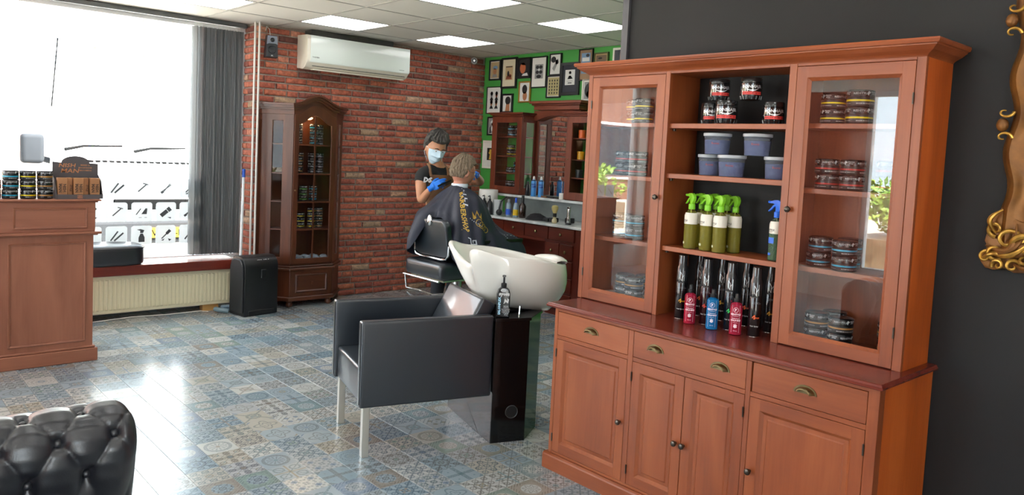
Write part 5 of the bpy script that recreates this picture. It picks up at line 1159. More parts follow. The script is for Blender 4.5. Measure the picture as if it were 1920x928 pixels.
def put(name, label, cat, m, prof, loc, n=16, grp=None, extra=None, rz=0):
    if extra is None:
        o = MB().lathe(prof, n).build(name, m, None, smooth=True, loc=loc); return tag(o, label, cat, grp)
    o = thing(name, label, cat, loc, rz, grp); MB().lathe(prof, n).build('body', m, o, smooth=True); extra(o); return o
zt = .8855
put('paper_roll', 'thick white paper roll standing at the far end of the vanity', 'paper roll', M_white, [(.02, .001), (.10, .0), (.102, .003), (.102, .252), (.10, .256), (.02, .255)], (5.328, 6.36, zt), 28)
def pump(col='black'):
    def f(o):
        MB().lathe([(.012, .148), (.013, .15), (.013, .165), (.006, .167), (.005, .195)], 12).build('pump', M_black, o, smooth=True); MB().tube([(0, 0, .195), (-.012, -.008, .198), (-.036, -.016, .192)], .006, 8).build('spout', M_black, o, smooth=True)
    return f
blackb = [(.028, 0), (.031, .003), (.031, .115), (.024, .135), (.013, .150)]
put('pump_bottle', 'black pump bottle, left of the pair beside the paper roll', 'bottle', mat('black_bottle', '#1a1b1e', .3), blackb, (5.215, 6.29, zt), extra=pump(), grp='black pump bottles'); put('pump_bottle', 'black pump bottle, right of the pair beside the paper roll', 'bottle', mat('black_bottle', '#1a1b1e', .3), blackb, (5.222, 6.205, zt), extra=pump(), grp='black pump bottles')
o = BX('white_box', mat('grey_white_box', '#b5b8b8', .5), None, -.03, .03, -.05, .05, 0, .16, bevel=.004, loc=(5.29, 6.155, zt)); tag(o, 'pale upright box right of the black pump bottles', 'box')
o = MB().tube([(5.24, 6.07, zt + .036), (5.24, 6.07, zt + .08), (5.25, 6.06, zt + .15), (5.30, 6.03, zt + .20)], [.012, .011, .008, .006], 8); o.ball((5.24, 6.07, zt + .036), .034, 12, 8); o = o.build('bulb_duster', M_black, None, smooth=True); tag(o, 'black rubber bulb blower with thin curved neck on the marble', 'blower')
def cap(c, r=.014, z0=.15, z1=.18):
    def f(o): MB().lathe([(r, z0), (r, z1 - .002), (r - .002, z1)], 12).build('cap', mat('cap_' + c[1:], c, .4), o, smooth=True)
    return f
sm = [(.026, 0), (.028, .003), (.028, .115), (.020, .14), (.011, .15)]
def cap2(o): cap('#9aa0a4')(o); MB().patch_cyl(.0285, .02, .08, 0, 6.28, 16).build('label', mat('blue_label', '#2a57c0', .4), o, fix=False)
put('lotion_bottle', 'clear bottle with blue label on the vanity, left of the yellow one', 'bottle', mat('clear_lotion', '#9fb2c2', .1, trans=.3), sm, (5.28, 5.97, zt), extra=cap2)
def cap3(o): cap('#2a5ad0', .012, .15, .20)(o); MB().patch_cyl(.0285, .02, .08, 0, 6.28, 16).build('label', mat('yellow_liquid', '#d8b21c', .4), o, fix=False)
put('lotion_bottle', 'bottle with yellow liquid and blue cap on the vanity', 'bottle', mat('clear_lotion', '#9fb2c2', .1, trans=.3), sm, (5.30, 5.88, zt), extra=cap3)
put('amber_bottle', 'dark amber bottle with black spray top on the vanity', 'bottle', mat('amber_glass', '#2e170c', .12, spec=.8), [(.034, 0), (.036, .004), (.036, .12), (.026, .14), (.013, .155)], (5.33, 5.81, zt), extra=cap('#121212', .015, .155, .23))
# brush, clippers, clutter
bs = thing('shaving_brush', 'cream shaving brush standing on its handle on the marble', 'brush', (5.26, 5.27, zt)); MB().lathe([(.02, 0), (.026, .01), (.024, .035), (.014, .048), (.020, .06)], 16).build('handle', mat('ivory_handle', '#cdbf98', .3), bs, smooth=True); MB().lathe([(.018, .06), (.019, .062), (.019, .095), (.017, .097)], 16).build('ferrule', M_black, bs, smooth=True); MB().lathe([(.017, .097), (.028, .125), (.034, .150), (.028, .168), (.01, .174)], 16).build('bristles', mat('cream_bristles', '#c9b87a', .8, bump=(200, .7)), bs, smooth=True)
def clipper(x, y, c, lb):
    o = thing('hair_clipper', lb, 'clipper', (x, y, zt), 0, 'hair clippers on the vanity'); MB().lathe([(.018, 0), (.022, .004), (.020, .06), (.017, .11), (.021, .14), (.019, .150)], 14, sx=.8).build('body', c, o, smooth=True)
    BX('blade', M_chrome, o, -.012, .012, -.018, .018, .150, .172, bevel=.003); MB().lathe([(.030, 0), (.030, .012), (.024, .016)], 14).build('charging_stand', M_black, o, smooth=True)
clipper(5.30, 5.12, M_chrome, 'silver hair clipper upright behind the shaving brush, left'); clipper(5.36, 4.92, M_black, 'black hair clipper upright near the big cabinet'); clipper(5.28, 4.86, mat('grey_clipper', '#7e8488', .3, .5), 'grey hair clipper upright at the marble edge')
rnd = random.Random(4)
ck = MB().grid(lambda i, j: (5.34 + .10 * math.cos(2 * PI * j / 14) * (1 - i / 7) * 1.0 + rnd.uniform(-.006, .006), 5.60 + .145 * math.sin(2 * PI * j / 14) * (1 - i / 7) + rnd.uniform(-.008, .008), zt + .055 * math.sin(i / 6 * PI / 2) + (rnd.uniform(0, .012) if i else 0)), 7, 14, close_v=True).build('folded_cape', mat('black_cloth', '#131316', .8), None, smooth=True); tag(ck, 'crumpled black cloth lying on the marble top', 'cloth')
for k, (x, y, w_, lb) in enumerate(((5.33, 5.43, .035, 'left'), (5.34, 5.36, .03, 'middle'), (5.42, 5.22, .03, 'right'))):
    o = BX('trimmer_case', M_black, None, -.04, .04, -w_, w_, 0, .035 + .008 * k, bevel=.008, seg=2, loc=(x, y, zt)); tag(o, 'small black case on the marble behind the brush, %s one' % lb, 'case', 'small black cases')
# on the upper marble shelf
zu = 1.1045
def can2(x, y, lb):
    o = thing('spray_can', lb, 'can', (x, y, zu), face(x, y), 'blue spray cans on the upper marble shelf'); MB().lathe([(.026, 0), (.028, .003), (.028, .155), (.022, .168), (.014, .176)], 20).build('can', mat('blue_can', '#4a8fd0', .3), o, smooth=True)
    MB().lathe([(.0275, .150), (.0282, .152), (.0225, .169), (.021, .17)], 20).build('shoulder', M_black, o, smooth=True); MB().lathe([(.013, .175), (.013, .19), (.010, .205), (.004, .21)], 14).build('nozzle', M_white, o, smooth=True)
    MB().text_cyl('HOT', .02, .0285, .115, .0, bold=.06).text_cyl('OFF', .02, .0285, .09, .0, bold=.06).build('lettering', mat('dark_blue_print', '#1c2f8a', .4), o, fix=False)
can2(5.49, 5.83, 'blue spray can with white nozzle, left of the pair before the mirror'); can2(5.50, 5.73, 'blue spray can with white nozzle, right of the pair before the mirror')
o = MB().lathe([(.030, 0), (.032, .002), (.032, .058), (.030, .062)], 20).build('cream_pot', M_white, None, smooth=True, loc=(5.49, 5.41, zu)); tag(o, 'white round pot on the upper marble shelf beside the mirror', 'pot')
for k, (y, c, lb) in enumerate(((5.68, '#7a5136', 'brown'), (5.58, '#1b1b1e', 'black'), (5.50, '#2a2022', 'dark'))):
    o = MB().tube([(5.47, y - .07, zu + .008), (5.50, y + .08, zu + .010)], .008, 8).build('comb', mat('comb_' + c[1:], c, .5), None, smooth=True); tag(o, '%s comb lying on the upper marble shelf' % lb, 'comb', 'combs on the upper shelf')
o = MB().lathe([(.022, 0), (.024, .003), (.024, .11), (.013, .125), (.013, .15)], 16).build('bottle', mat('black_bottle', '#1a1b1e', .3), None, smooth=True, loc=(5.50, 5.93, zu)); tag(o, 'small black bottle left of the blue spray cans', 'bottle')

# ================================================================ wash unit: armchair, plinth, basin
AN = math.radians(-16); OW = (1.983, 3.24, 0)
ch = thing('wash_armchair', 'black leather box armchair with silver legs, front of the wash unit', 'armchair', OW, AN)
def pad(name, m, x0, x1, y0, y1, z0, z1, r=.014, seg=3, parent=None): return BX(name, m, parent or ch, x0, x1, y0, y1, z0, z1, bevel=r, seg=seg, smooth=True)
pad('armrest', M_leather2, -.045, .655, -.055, .008, .262, .690); pad('armrest', M_leather2, -.045, .655, .500, .563, .262, .690)
pad('seat', M_leather2, -.03, .60, .009, .499, .265, .440, .02)
bk_ = BX('backrest', M_leather2, ch, -.045, .045, .011, .497, -.12, .175, bevel=.018, seg=3, smooth=True); bk_.location = (.572, 0, .60); bk_.rotation_euler = (0, math.radians(28), 0)
for y in (0.0, .503): BX('leg', mat('brushed_aluminium', '#c9c6bd', .35, .8), ch, -.018, .018, y - .0175, y + .0175, 0, .2615, bevel=.002)
for y0 in (-.045, .51):
    sm_ = MB().tube([(-.046, y0, .28), (-.047, y0, .68), (-.03, y0, .6905), (.65, y0, .6905)], .0022, 5); sm_.build('seam', M_leather, ch, smooth=True)
M_gloss = mat('gloss_black_laminate', '#0a0b0d', .10, spec=.45)
pd = thing('basin_plinth', 'glossy black six-sided plinth carrying the white wash basin', 'plinth', OW, AN)
plan_ = [(.666, -.045), (.862, -.058), (1.015, .105), (1.015, .43), (.862, .592), (.666, .583)]
MB().prism(plan_, 0, .655, 'z').build('body', M_gloss, pd, bevel=.002); MB().prism([(x + (.006 if x > .8 else -.0), y + (.008 if y > .3 else -.008)) for x, y in plan_], .6555, .672, 'z').build('top', M_gloss, pd, bevel=.002)
oc = MB()
pa, pb_ = Vector((.666, -.045, 0)), Vector((.862, -.058, 0)); dd_ = (pb_ - pa).normalized(); nn = Vector((dd_.y, -dd_.x, 0))
ctr = pa + dd_ * .115 + Vector((0, 0, .165)) + nn * .003
oc.tube([ctr + dd_ * (.034 * math.cos(a)) + Vector((0, 0, .034 * math.sin(a))) for a in [2 * PI * i / 24 for i in range(25)]], .0022, 6); oc.build('cable_grommet', mat('grey_chrome_ring', '#4a4c4e', .35, .6), pd, smooth=True)
MB().lathe([(.031, 0), (.031, .001)], 24).xf(Matrix.Translation(ctr) @ Matrix.Rotation(PI / 2, 4, 'X')).build('cable_hole', mat('hole_black', '#050506', .6), pd)
# ceramic basin
M_cer = mat('white_ceramic', '#e3e1da', .07, coat=.5, spec=.6)
bs_ = thing('wash_basin', 'white ceramic hair wash basin with neck rest, tilted on the black plinth', 'basin', OW, AN)
NU = 64
def rim(t):
    # t=0 rear (+u), pi front (neck); returns (u, v, z)
    c, s = math.cos(t), math.sin(t); e = .80
    u = .835 + .355 * math.copysign(abs(c) ** e, c); v = .262 + .285 * math.copysign(abs(s) ** e, s)
    z = .972 + .045 * (-c) - .02 * c
    if c < 0: v = .262 + (v - .262) * (1 - .14 * (-c))
    d = (abs(t - PI)) / .62
    if c < 0: u += .05 * -c; z -= .03 * -c
    if d < 1: z -= .10 * (math.cos(d * PI / 2) ** 1.1); u += .10 * math.cos(d * PI / 2) ** 1.5
    k = math.exp(-((abs(t - PI) - .82) / .26) ** 2); z += .018 * k; u -= .015 * k
    k2 = math.exp(-(min(t, 2 * PI - t) / .42) ** 2); z += .008 * k2; u += .02 * k2
    return u, v, z
def foot(t):
    c, s = math.cos(t), math.sin(t); return .905 + .215 * math.copysign(abs(c) ** .8, c), .262 + .165 * math.copysign(abs(s) ** .8, s), .685 - .035 * c
secs = []
def bas(i, j):
    t = 2 * PI * i / NU; R = Vector(rim(t)); F = Vector(foot(t)); C0 = Vector((.88, .262, .80))
    outp = [(0.0, 0, .0), (.10, 0, .25), (.28, 0, .42), (.5, 0, .56), (.72, 0, .70), (.9, 0, .86), (1.0, 0, 1.0)]
    if j == 0: return Vector((.905, .262, .68))
    if j <= 7:      # outer wall from the foot up; bulges out under the rim
        a = (j - 1) / 6; q = F.lerp(R, a); b = math.sin(a * PI) * .045
        dr_ = Vector((q.x - .89, q.y - .262, 0)); dr_.normalize(); q += dr_ * b * (1.0 if math.cos(t) > -.3 else .15); q.z -= .012 * math.sin(a * PI); return q
    inn = Vector((.87, .262, .0)); d = Vector((R.x - inn.x, R.y - inn.y, 0)); L = d.length; d.normalize()
    if j == 8: return R + Vector((0, 0, .010)) - d * .006
    if j == 9: return R + Vector((0, 0, .008)) - d * .022
    if j == 10: return R - d * .032 + Vector((0, 0, -.012))
    a = (j - 10) / 5; q = (R - d * .032).lerp(Vector((.93, .262, .785)), a ** 1.3); q.z = (R.z - .012) + (.785 - R.z) * (1 - (1 - a) ** 2.2); return q
MB().grid(bas, NU, 16, close_u=True).build('bowl', M_cer, bs_, smooth=True, angle=70)
# neck rest lips on either side of the notch and raised rear lip
rl_ = MB().grid(lambda i, j: (lambda t: (lambda R: (R[0] - .028 + .036 * math.cos(2 * PI * j / 10), R[1], R[2] + .018 + .024 * math.sin(2 * PI * j / 10) * math.sin(PI * (.06 + .88 * i / 12)) ** .5))(rim(t)))(-.42 + .84 * i / 12 if -.42 + .84 * i / 12 >= 0 else 2 * PI - .42 + .84 * i / 12), 13, 10, close_v=True).build('rear_lip', M_cer, bs_, smooth=True)
nr = MB()
for i in range(9): pass
MB().lathe([(.17, .672), (.18, .674), (.16, .690), (.15, .70)], 28, (.88, .262, 0), sy=.8).build('mounting_base', M_black, bs_, smooth=True)
MB().tube([(.84, .03, .672), (.845, .035, .715)], .005, 8).build('bolt', M_chrome, bs_, smooth=True)
# shampoo bottle on the plinth
sb = thing('shampoo_bottle', 'black pump bottle of shampoo standing on the plinth beside the basin', 'bottle', (2.672, 3.028, .6725), face(2.67, 3.03) + PI / 2)
bt = [(-.034, 0), (.034, 0), (.036, .006), (.036, .125), (.030, .148), (.014, .160), (-.014, .160), (-.030, .148), (-.036, .125), (-.036, .006)]
MB().prism([(x, z) for x, z in bt], -.018, .018, 'y').build('bottle', mat('black_shampoo_bottle', '#121316', .25, coat=.3), sb, bevel=.008, seg=3, smooth=True, angle=60)
MB().lathe([(.014, .160), (.015, .162), (.015, .180), (.008, .182), (.0055, .184), (.0055, .212), (.009, .214), (.010, .222), (.005, .224)], 16).build('pump', M_black, sb, smooth=True); MB().tube([(0, 0, .217), (0, -.018, .218), (0, -.034, .213)], [.006, .006, .004], 8).build('spout', M_black, sb, smooth=True)
t = MB().text('SALONPLEX', .0125, (-.014, -.0186, .062), (0, 0, 1), (-1, 0, 0), bold=.05); t.build('blue_lettering', mat('pale_blue_print', '#a9d4ea', .4), sb, fix=False)
t = MB().text('syoss', .019, (.004, -.0186, .118), (1, 0, 0), (0, 0, 1), bold=.06)
for k in range(7): t.text(('REPAIR', 'SHAMPOO', 'SALON QUALITY', 'STRESSED HAIR', 'BOND BOOST', 'FORMULA', '500 ml')[k], .0045 if k else .006, (.016, -.0186, .058 - k * .0075), (1, 0, 0), (0, 0, 1), bold=.01)
t.prism([(.002, .072), (.014, .084), (.026, .076), (.030, .098), (.020, .104), (.022, .090), (.008, .102)], -.0187, -.0185, 'y')
t.build('print', M_print, sb, fix=False); MB().prism([(.016 * math.cos(2 * PI * i / 10), .145 + .010 * math.sin(2 * PI * i / 10)) for i in range(10)], -.0189, -.0184, 'y').build('seal', mat('silver_seal', '#a9adb0', .4), sb)

# ================================================================ chesterfield armchair corner at lower left
so = thing('chesterfield_sofa', 'black tufted leather chesterfield sofa back at the lower left corner', 'sofa', (-.3, 2.2, 0))
prof_ = [(2.26, .34), (2.235, .45), (2.21, .55), (2.185, .64), (2.175, .70), (2.185, .745), (2.215, .778), (2.26, .793), (2.31, .786), (2.35, .76), (2.37, .72), (2.365, .68)]
def cr(P, t):
    n = len(P) - 1; u = min(max(t * n, 0), n - 1e-6); i = int(u); f = u - i; g = lambda k: P[max(0, min(n, k))]
    a, b, c, d = g(i - 1), g(i), g(i + 1), g(i + 2)
    return tuple(.5 * ((2 * b[k]) + (-a[k] + c[k]) * f + (2 * a[k] - 5 * b[k] + 4 * c[k] - d[k]) * f * f + (-a[k] + 3 * b[k] - 3 * c[k] + d[k]) * f ** 3) for k in range(len(b)))
PXB, XE, T0, TS = .133, .637, .4545, .364     # button pitch; row phase along the profile
def tuft(i, j, NX=300, NS=110):
    x = -.95 + (XE + .95) * i / NX; t = j / NS; y, z = cr(prof_, t); y2, z2 = cr(prof_, min(1, t + .01)); y1, z1 = cr(prof_, max(0, t - .01))
    ty, tz = y2 - y1, z2 - z1; L = math.hypot(ty, tz) or 1; ny, nz = -tz / L, ty / L
    u = (x - .569) / PXB; v = (t - T0) / TS; a = u / 1 + v; b = u - v   # buttons at integer a and b of equal parity handled by the half pitch
    a_, b_ = (u + v), (u - v); sa, sb = abs(math.sin(PI * a_)), abs(math.sin(PI * b_)); puff = (sa * sb) ** .26
    da, db = a_ - round(a_), b_ - round(b_); dim = math.exp(-((da * da + db * db) / .022))
    h = .019 * puff - .020 * dim - .004 + .0014 * math.sin(40 * x + 60 * t) * math.sin(23 * x - 50 * t)
    e = max(0, (x - (XE - .05)) / .05); y -= ny * 0; q = (1 - math.sqrt(max(0, 1 - e * e))) if e < 1 else 1
    h = h * (1 - e) - .055 * q
    return (x + .3 - .004 * q, y + ny * h * -1 * -1 - 2.2, z + nz * h)
MB().grid(tuft, 301, 111).build('tufted_back', M_leather, so, smooth=True, fix=False, angle=180)
MB().prism([(y - 2.2 + (.022 if y < 2.30 else -.006), z - (.020 if z > .7 else 0)) for y, z in prof_[:-1]] + [(.155, .06), (.07, .06)], XE + .3 - .045, XE + .3 - .008, 'x').build('end_panel', M_leather, so, bevel=.012, seg=3, smooth=True)
BX('back_shell', M_leather, so, -.65, XE + .3 - .03, .09, .155, .06, .70, bevel=.01); BX('base', M_leather, so, -.65, XE + .28, -.55, .10, .08, .30, bevel=.02, seg=2)
for k in range(2): BX('seat_cushion', M_leather, so, -.64 + k * .77, .12 + k * .77, -.56, .05, .302, .42, bevel=.03, seg=3, smooth=True)
for s in (-.6, .82):
    for y in (-.5, .1): MB().lathe([(.02, 0), (.035, .03), (.03, .08)], 12, (s, y, 0)).build('foot', R_z, so, smooth=True)
bt_ = MB().ball((0, 0, 0), .0115, 12, 8, (1, 1, 1)).mesh('button', smooth=True); bt_.materials.append(M_leather)
for ru in range(-30, 3):
    for rv in range(-5, 6):
        # creases cross where u+v and u-v are both integers
        u, v = ru / 2, rv / 2
        if (ru + rv) % 2: continue
        x = .569 + u * PXB; t = T0 + v * TS
        if not (-.92 < x < XE - .03 and .05 < t < .97): continue
        y, z = cr(prof_, t); y2, z2 = cr(prof_, min(1, t + .01)); y1, z1 = cr(prof_, max(0, t - .01)); ty, tz = y2 - y1, z2 - z1; L = math.hypot(ty, tz)
        ny, nz = -tz / L, ty / L; link('button', bt_, so, (x + .3, y - 2.2 - ny * .014, z - nz * .014))

# ================================================================ gilded frame on the dark wall
M_gilt = mat('gilded_wood', '#8f5f2a', .42, .45, noise=(14, '#5e3a1b', .25), bump=(70, .3, .003)); M_gilt2 = mat('bright_gilt', '#d2a44a', .3, .7, noise=(30, '#8a6227', .2))
gf = thing('ornate_frame', 'carved gilded frame hanging at the right edge on the charcoal wall', 'frame', (3.128, .322, 1.22))
y0_ = .575; gx = 0
def gw(z): return .012 * math.sin((z - .05) / .28 * 2 * PI) * (1 if .18 < z < 1.05 else .2)
fpts = [(0, 0), (-.030, .004), (-.052, .022), (-.058, .032), (-.050, .045), (-.040, .06), (-.032, .085), (-.036, .105), (-.028, .118), (-.014, .125), (0, .125)]
NZ = 60
for side in (1, -1):
    mb = MB().grid(lambda i, j: (fpts[j][0], side * (y0_ - .012 - fpts[j][1] + (gw(1.25 * i / NZ) if j < 5 else 0)), .04 + 1.15 * i / NZ), NZ + 1, len(fpts)); mb.build('side_rail', M_gilt, gf, smooth=True, angle=60)
for z0, sg in ((.03, 1), (1.20, -1)):
    mb = MB().grid(lambda i, j: (fpts[j][0], -y0_ + .03 + (2 * y0_ - .06) * i / NZ, z0 + sg * fpts[j][1]), NZ + 1, len(fpts)); mb.build('cross_rail', M_gilt, gf, smooth=True, angle=60)
BX('mirror', mat('mirror_glass', '#e6e6e6', .01, 1), gf, -.012, -.008, -y0_ + .13, y0_ - .13, .14, 1.08)
def spiral(c, r, turns, a0, w0, sgn=1, lift=.02, n=26):
    P, R = [], []
    for i in range(n + 1):
        t = i / n; a = a0 + sgn * turns * 2 * PI * t; rr = r * (1 - .82 * t); P.append((-.055 - lift * math.sin(PI * t) * .6, c[0] + rr * math.cos(a), c[1] + rr * math.sin(a))); R.append(w0 * (1 - .55 * t))
    return P, R
def leafc(P0, P1, bend, w, n=10):
    P, R = [], []
    for i in range(n + 1):
        t = i / n; y = P0[0] + (P1[0] - P0[0]) * t - bend * math.sin(PI * t) * (P1[1] - P0[1]); z = P0[1] + (P1[1] - P0[1]) * t + bend * math.sin(PI * t) * (P1[0] - P0[0]); P.append((-.056 - .018 * math.sin(PI * t), y, z)); R.append(max(.0015, w * math.sin(PI * (.08 + .84 * t))))
    return P, R
for my in (1, -1):
    for mz, zc in ((1, 0), (-1, 1.23)):
        Z = lambda z: zc + mz * z
        S_ = []
        for c, r, tn, a0, w_, sg in (((.555, .055), .030, 1.1, -2.2, .008, 1), ((.585, .035), .022, 1.0, 2.0, .007, -1), ((.545, .010), .022, 1.1, -.4, .007, 1), ((.500, .012), .024, 1.1, 2.8, .007, -1), ((.520, .100), .042, 1.0, 3.2, .009, -1), ((.560, .135), .028, 1.1, -1.5, .008, 1), ((.470, .040), .030, 1.1, .5, .008, 1), ((.44, .012), .022, 1.1, 3, .007, -1), ((.455, .150), .026, 1.1, 2.2, .007, 1)):
            S_.append(spiral((my * c[0], 0), r, tn, a0, w_, sg)); P, R = S_[-1]
            P2 = [(x, my * c[0] + my * (y - my * c[0]), Z(c[1] + z)) for x, y, z in P]
            MB().tube(P2, R, 8).build('scroll', M_gilt2, gf, smooth=True)
        for P0, P1, bd, w_ in (((.60, .05), (.50, .16), .35, .010), ((.59, .075), (.47, .13), .30, .010), ((.575, .05), (.46, .095), .2, .010), ((.60, .02), (.52, .045), -.2, .008), ((.56, .12), (.545, .205), -.3, .009), ((.50, .02), (.42, .05), .3, .009), ((.52, .06), (.43, .12), -.25, .012)):
            P, R = leafc(P0, P1, bd, w_); MB().tube([(x, my * y, Z(z)) for x, y, z in P], R, 8).build('carved_leaf', M_gilt if bd > .2 else M_gilt2, gf, smooth=True)
        bkp = [(.60, .045), (.612, .02), (.59, -.008), (.56, -.012), (.53, .0), (.50, -.014), (.46, -.008), (.43, .0), (.40, .03), (.41, .10), (.45, .16), (.50, .17), (.53, .20), (.555, .215), (.585, .165), (.595, .12), (.60, .09), (.59, .07)]
        MB().prism([(my * a_, Z(b_)) for a_, b_ in bkp], -.046, -.004, 'x').build('corner_block', M_gilt, gf, bevel=.012, seg=2, smooth=True)
        MB().ball((-.058, my * .545, Z(.062)), .012, 10, 8, (1, 1.3, .8)).build('boss', M_gilt2, gf, smooth=True); MB().ball((-.050, my * .50, Z(.07)), .035, 12, 8, (.55, 1.2, 1)).build('boss', M_gilt, gf, smooth=True)
    for zc in (.50, .86):
        for dz, sg in ((.045, 1), (-.045, -1)):
            P, R = spiral((0, 0), .022, .75, PI if sg > 0 else PI, .006, sg); MB().tube([(x, my * (.565 + y * 1.2), zc + dz + z) for x, y, z in P], R, 8).build('scroll', M_gilt2, gf, smooth=True)
        MB().ball((-.055, my * .572, zc), .022, 10, 8, (.7, .9, 1.1)).build('boss', M_gilt, gf, smooth=True)
# ================================================================ people
def ev_mesh(o):
    bpy.context.view_layer.update(); dg = bpy.context.evaluated_depsgraph_get(); me = bpy.data.meshes.new_from_object(o.evaluated_get(dg)); return me
def skin_geo(J, edges, root):
    """J: name -> (x, y, z, rx, ry); grows a tapering limb surface over the joint graph"""
    names = list(J); me = bpy.data.meshes.new('skeleton'); me.from_pydata([J[n][:3] for n in names], [(names.index(a), names.index(b)) for a, b in edges], [])
    o = bpy.data.objects.new('skeleton', me); COL.objects.link(o); md = o.modifiers.new('skin', 'SKIN'); md.use_smooth_shade = True
    for i, n in enumerate(names):
        r = J[n][3:]; me.skin_vertices[0].data[i].radius = (r[0], r[1] if len(r) > 1 else r[0]); me.skin_vertices[0].data[i].use_root = (n == root)
    s = o.modifiers.new('sub', 'SUBSURF'); s.levels = 2; s.render_levels = 2
    m = ev_mesh(o); out = ([tuple(v.co) for v in m.vertices], [tuple(p.vertices) for p in m.polygons])
    bpy.data.objects.remove(o); bpy.data.meshes.remove(me); bpy.data.meshes.remove(m); return out
def remeshed(name, geos, m, parent, vox=.006, smooth=4):
    mb = MB()
    for v, f in geos: mb.add(v, f)
    me = mb.mesh('tmp'); o = bpy.data.objects.new('tmp', me); COL.objects.link(o)
    r = o.modifiers.new('r', 'REMESH'); r.mode = 'VOXEL'; r.voxel_size = vox; r.use_smooth_shade = True
    if smooth: s = o.modifiers.new('s', 'SMOOTH'); s.iterations = smooth; s.factor = .5
    m2 = ev_mesh(o); bpy.data.objects.remove(o); bpy.data.meshes.remove(me); m2.name = name; m2.materials.clear(); m2.materials.append(m); m2.shade_smooth()
    return link(name, m2, parent)
def head_pt(x, y, z, off=0.0):
    """unit direction -> head surface; face looks along -y, z up; size of an adult head"""
    X, Y, Z = .074 * x, .097 * y, .122 * z
    if z < 0: X *= 1 - .26 * (-z) ** 1.5; Y *= 1 - (.20 if y > 0 else .06) * (-z) ** 1.4
    if z > 0: X *= 1 + .05 * z * (1 - z) * 4 * (.5 + .5 * y)
    if y < 0:
        f = -y; g = lambda cx_, cz_, sx_, sz_: math.exp(-((x - cx_) / sx_) ** 2 - ((z - cz_) / sz_) ** 2)
        Y -= (.020 * g(0, -.22, .15, .10) + .014 * g(0, -.06, .09, .16) + .006 * g(0, .20, .5, .10) + .008 * g(0, -.56, .22, .05) + .006 * g(0, -.66, .20, .05) + .012 * g(0, -.92, .35, .12) + .006 * g(.42, -.22, .2, .18) + .006 * g(-.42, -.22, .2, .18)) * f
        Y += (.013 * g(.36, .03, .19, .10) + .013 * g(-.36, .03, .19, .10) + .004 * g(0, -.61, .25, .018)) * f
    n = Vector((x / .074, y / .097, z / .122)).normalized()
    return Vector((X, Y, Z)) + n * off
def head_geo(nu=56, nv=44):
    mb = MB(); mb.grid(lambda i, j: head_pt(math.sin(PI * (j + .02) / (nv - .96)) * math.cos(2 * PI * i / nu), math.sin(PI * (j + .02) / (nv - .96)) * math.sin(2 * PI * i / nu), math.cos(PI * (j + .02) / (nv - .96))), nu, nv, close_u=True)
    mb.f.append(tuple(i * nv for i in range(nu))); mb.f.append(tuple(i * nv + nv - 1 for i in reversed(range(nu)))); 
    for s in (-1, 1):
        e = MB().grid(lambda i, j: (.004 * math.cos(2 * PI * j / 8) + .006 * math.cos(2 * PI * i / 18) * 0, .017 * math.cos(2 * PI * i / 18) + .0045 * math.cos(2 * PI * j / 8) * math.cos(2 * PI * i / 18), .030 * math.sin(2 * PI * i / 18) * (1 if math.sin(2 * PI * i / 18) > 0 else .9) + .0045 * math.cos(2 * PI * j / 8) * math.sin(2 * PI * i / 18) + .0 + .0), 18, 8, close_u=True, close_v=True)
        e.v = [(v[0] + .0045 * math.sin(k % 8 / 8 * 2 * PI), v[1], v[2]) for k, v in enumerate(e.v)]
        e.ball((0, 0, 0), .016, 10, 8, (.22, .95, 1.6)); e.xf(Matrix.Translation((s * .0745, .012, -.012)) @ Matrix.Rotation(s * .35, 4, 'Z') @ Matrix.Rotation(-.15, 4, 'X')); mb.add(e.v, e.f)
    return mb
def hair_geo(region, off, seed, nu=96, nv=60, strand=.003):
    rnd = random.Random(seed); ph = [rnd.uniform(0, 6) for _ in range(8)]
    def fn(i, j):
        t = PI * (j + .02) / (nv - .96); a = 2 * PI * i / nu; x, y, z = math.sin(t) * math.cos(a), math.sin(t) * math.sin(a), math.cos(t)
        k = region(x, y, z); k = max(0, min(1, k)); k = k * k * (3 - 2 * k)
        w_ = strand * (math.sin(a * 23 + 5 * z + ph[0]) + math.sin(a * 41 - 9 * z + ph[1]) * .7 + math.sin(x * 30 + z * 22 + ph[2]) * .6 + math.sin(y * 17 - x * 11 + ph[3]) + rnd.uniform(-.5, .5))
        return head_pt(x, y, z, -.006 + (off(x, y, z) + .006 + w_) * k)
    mb = MB().grid(fn, nu, nv, close_u=True); mb.f.append(tuple(i * nv for i in range(nu))); mb.f.append(tuple(i * nv + nv - 1 for i in reversed(range(nu)))); return mb
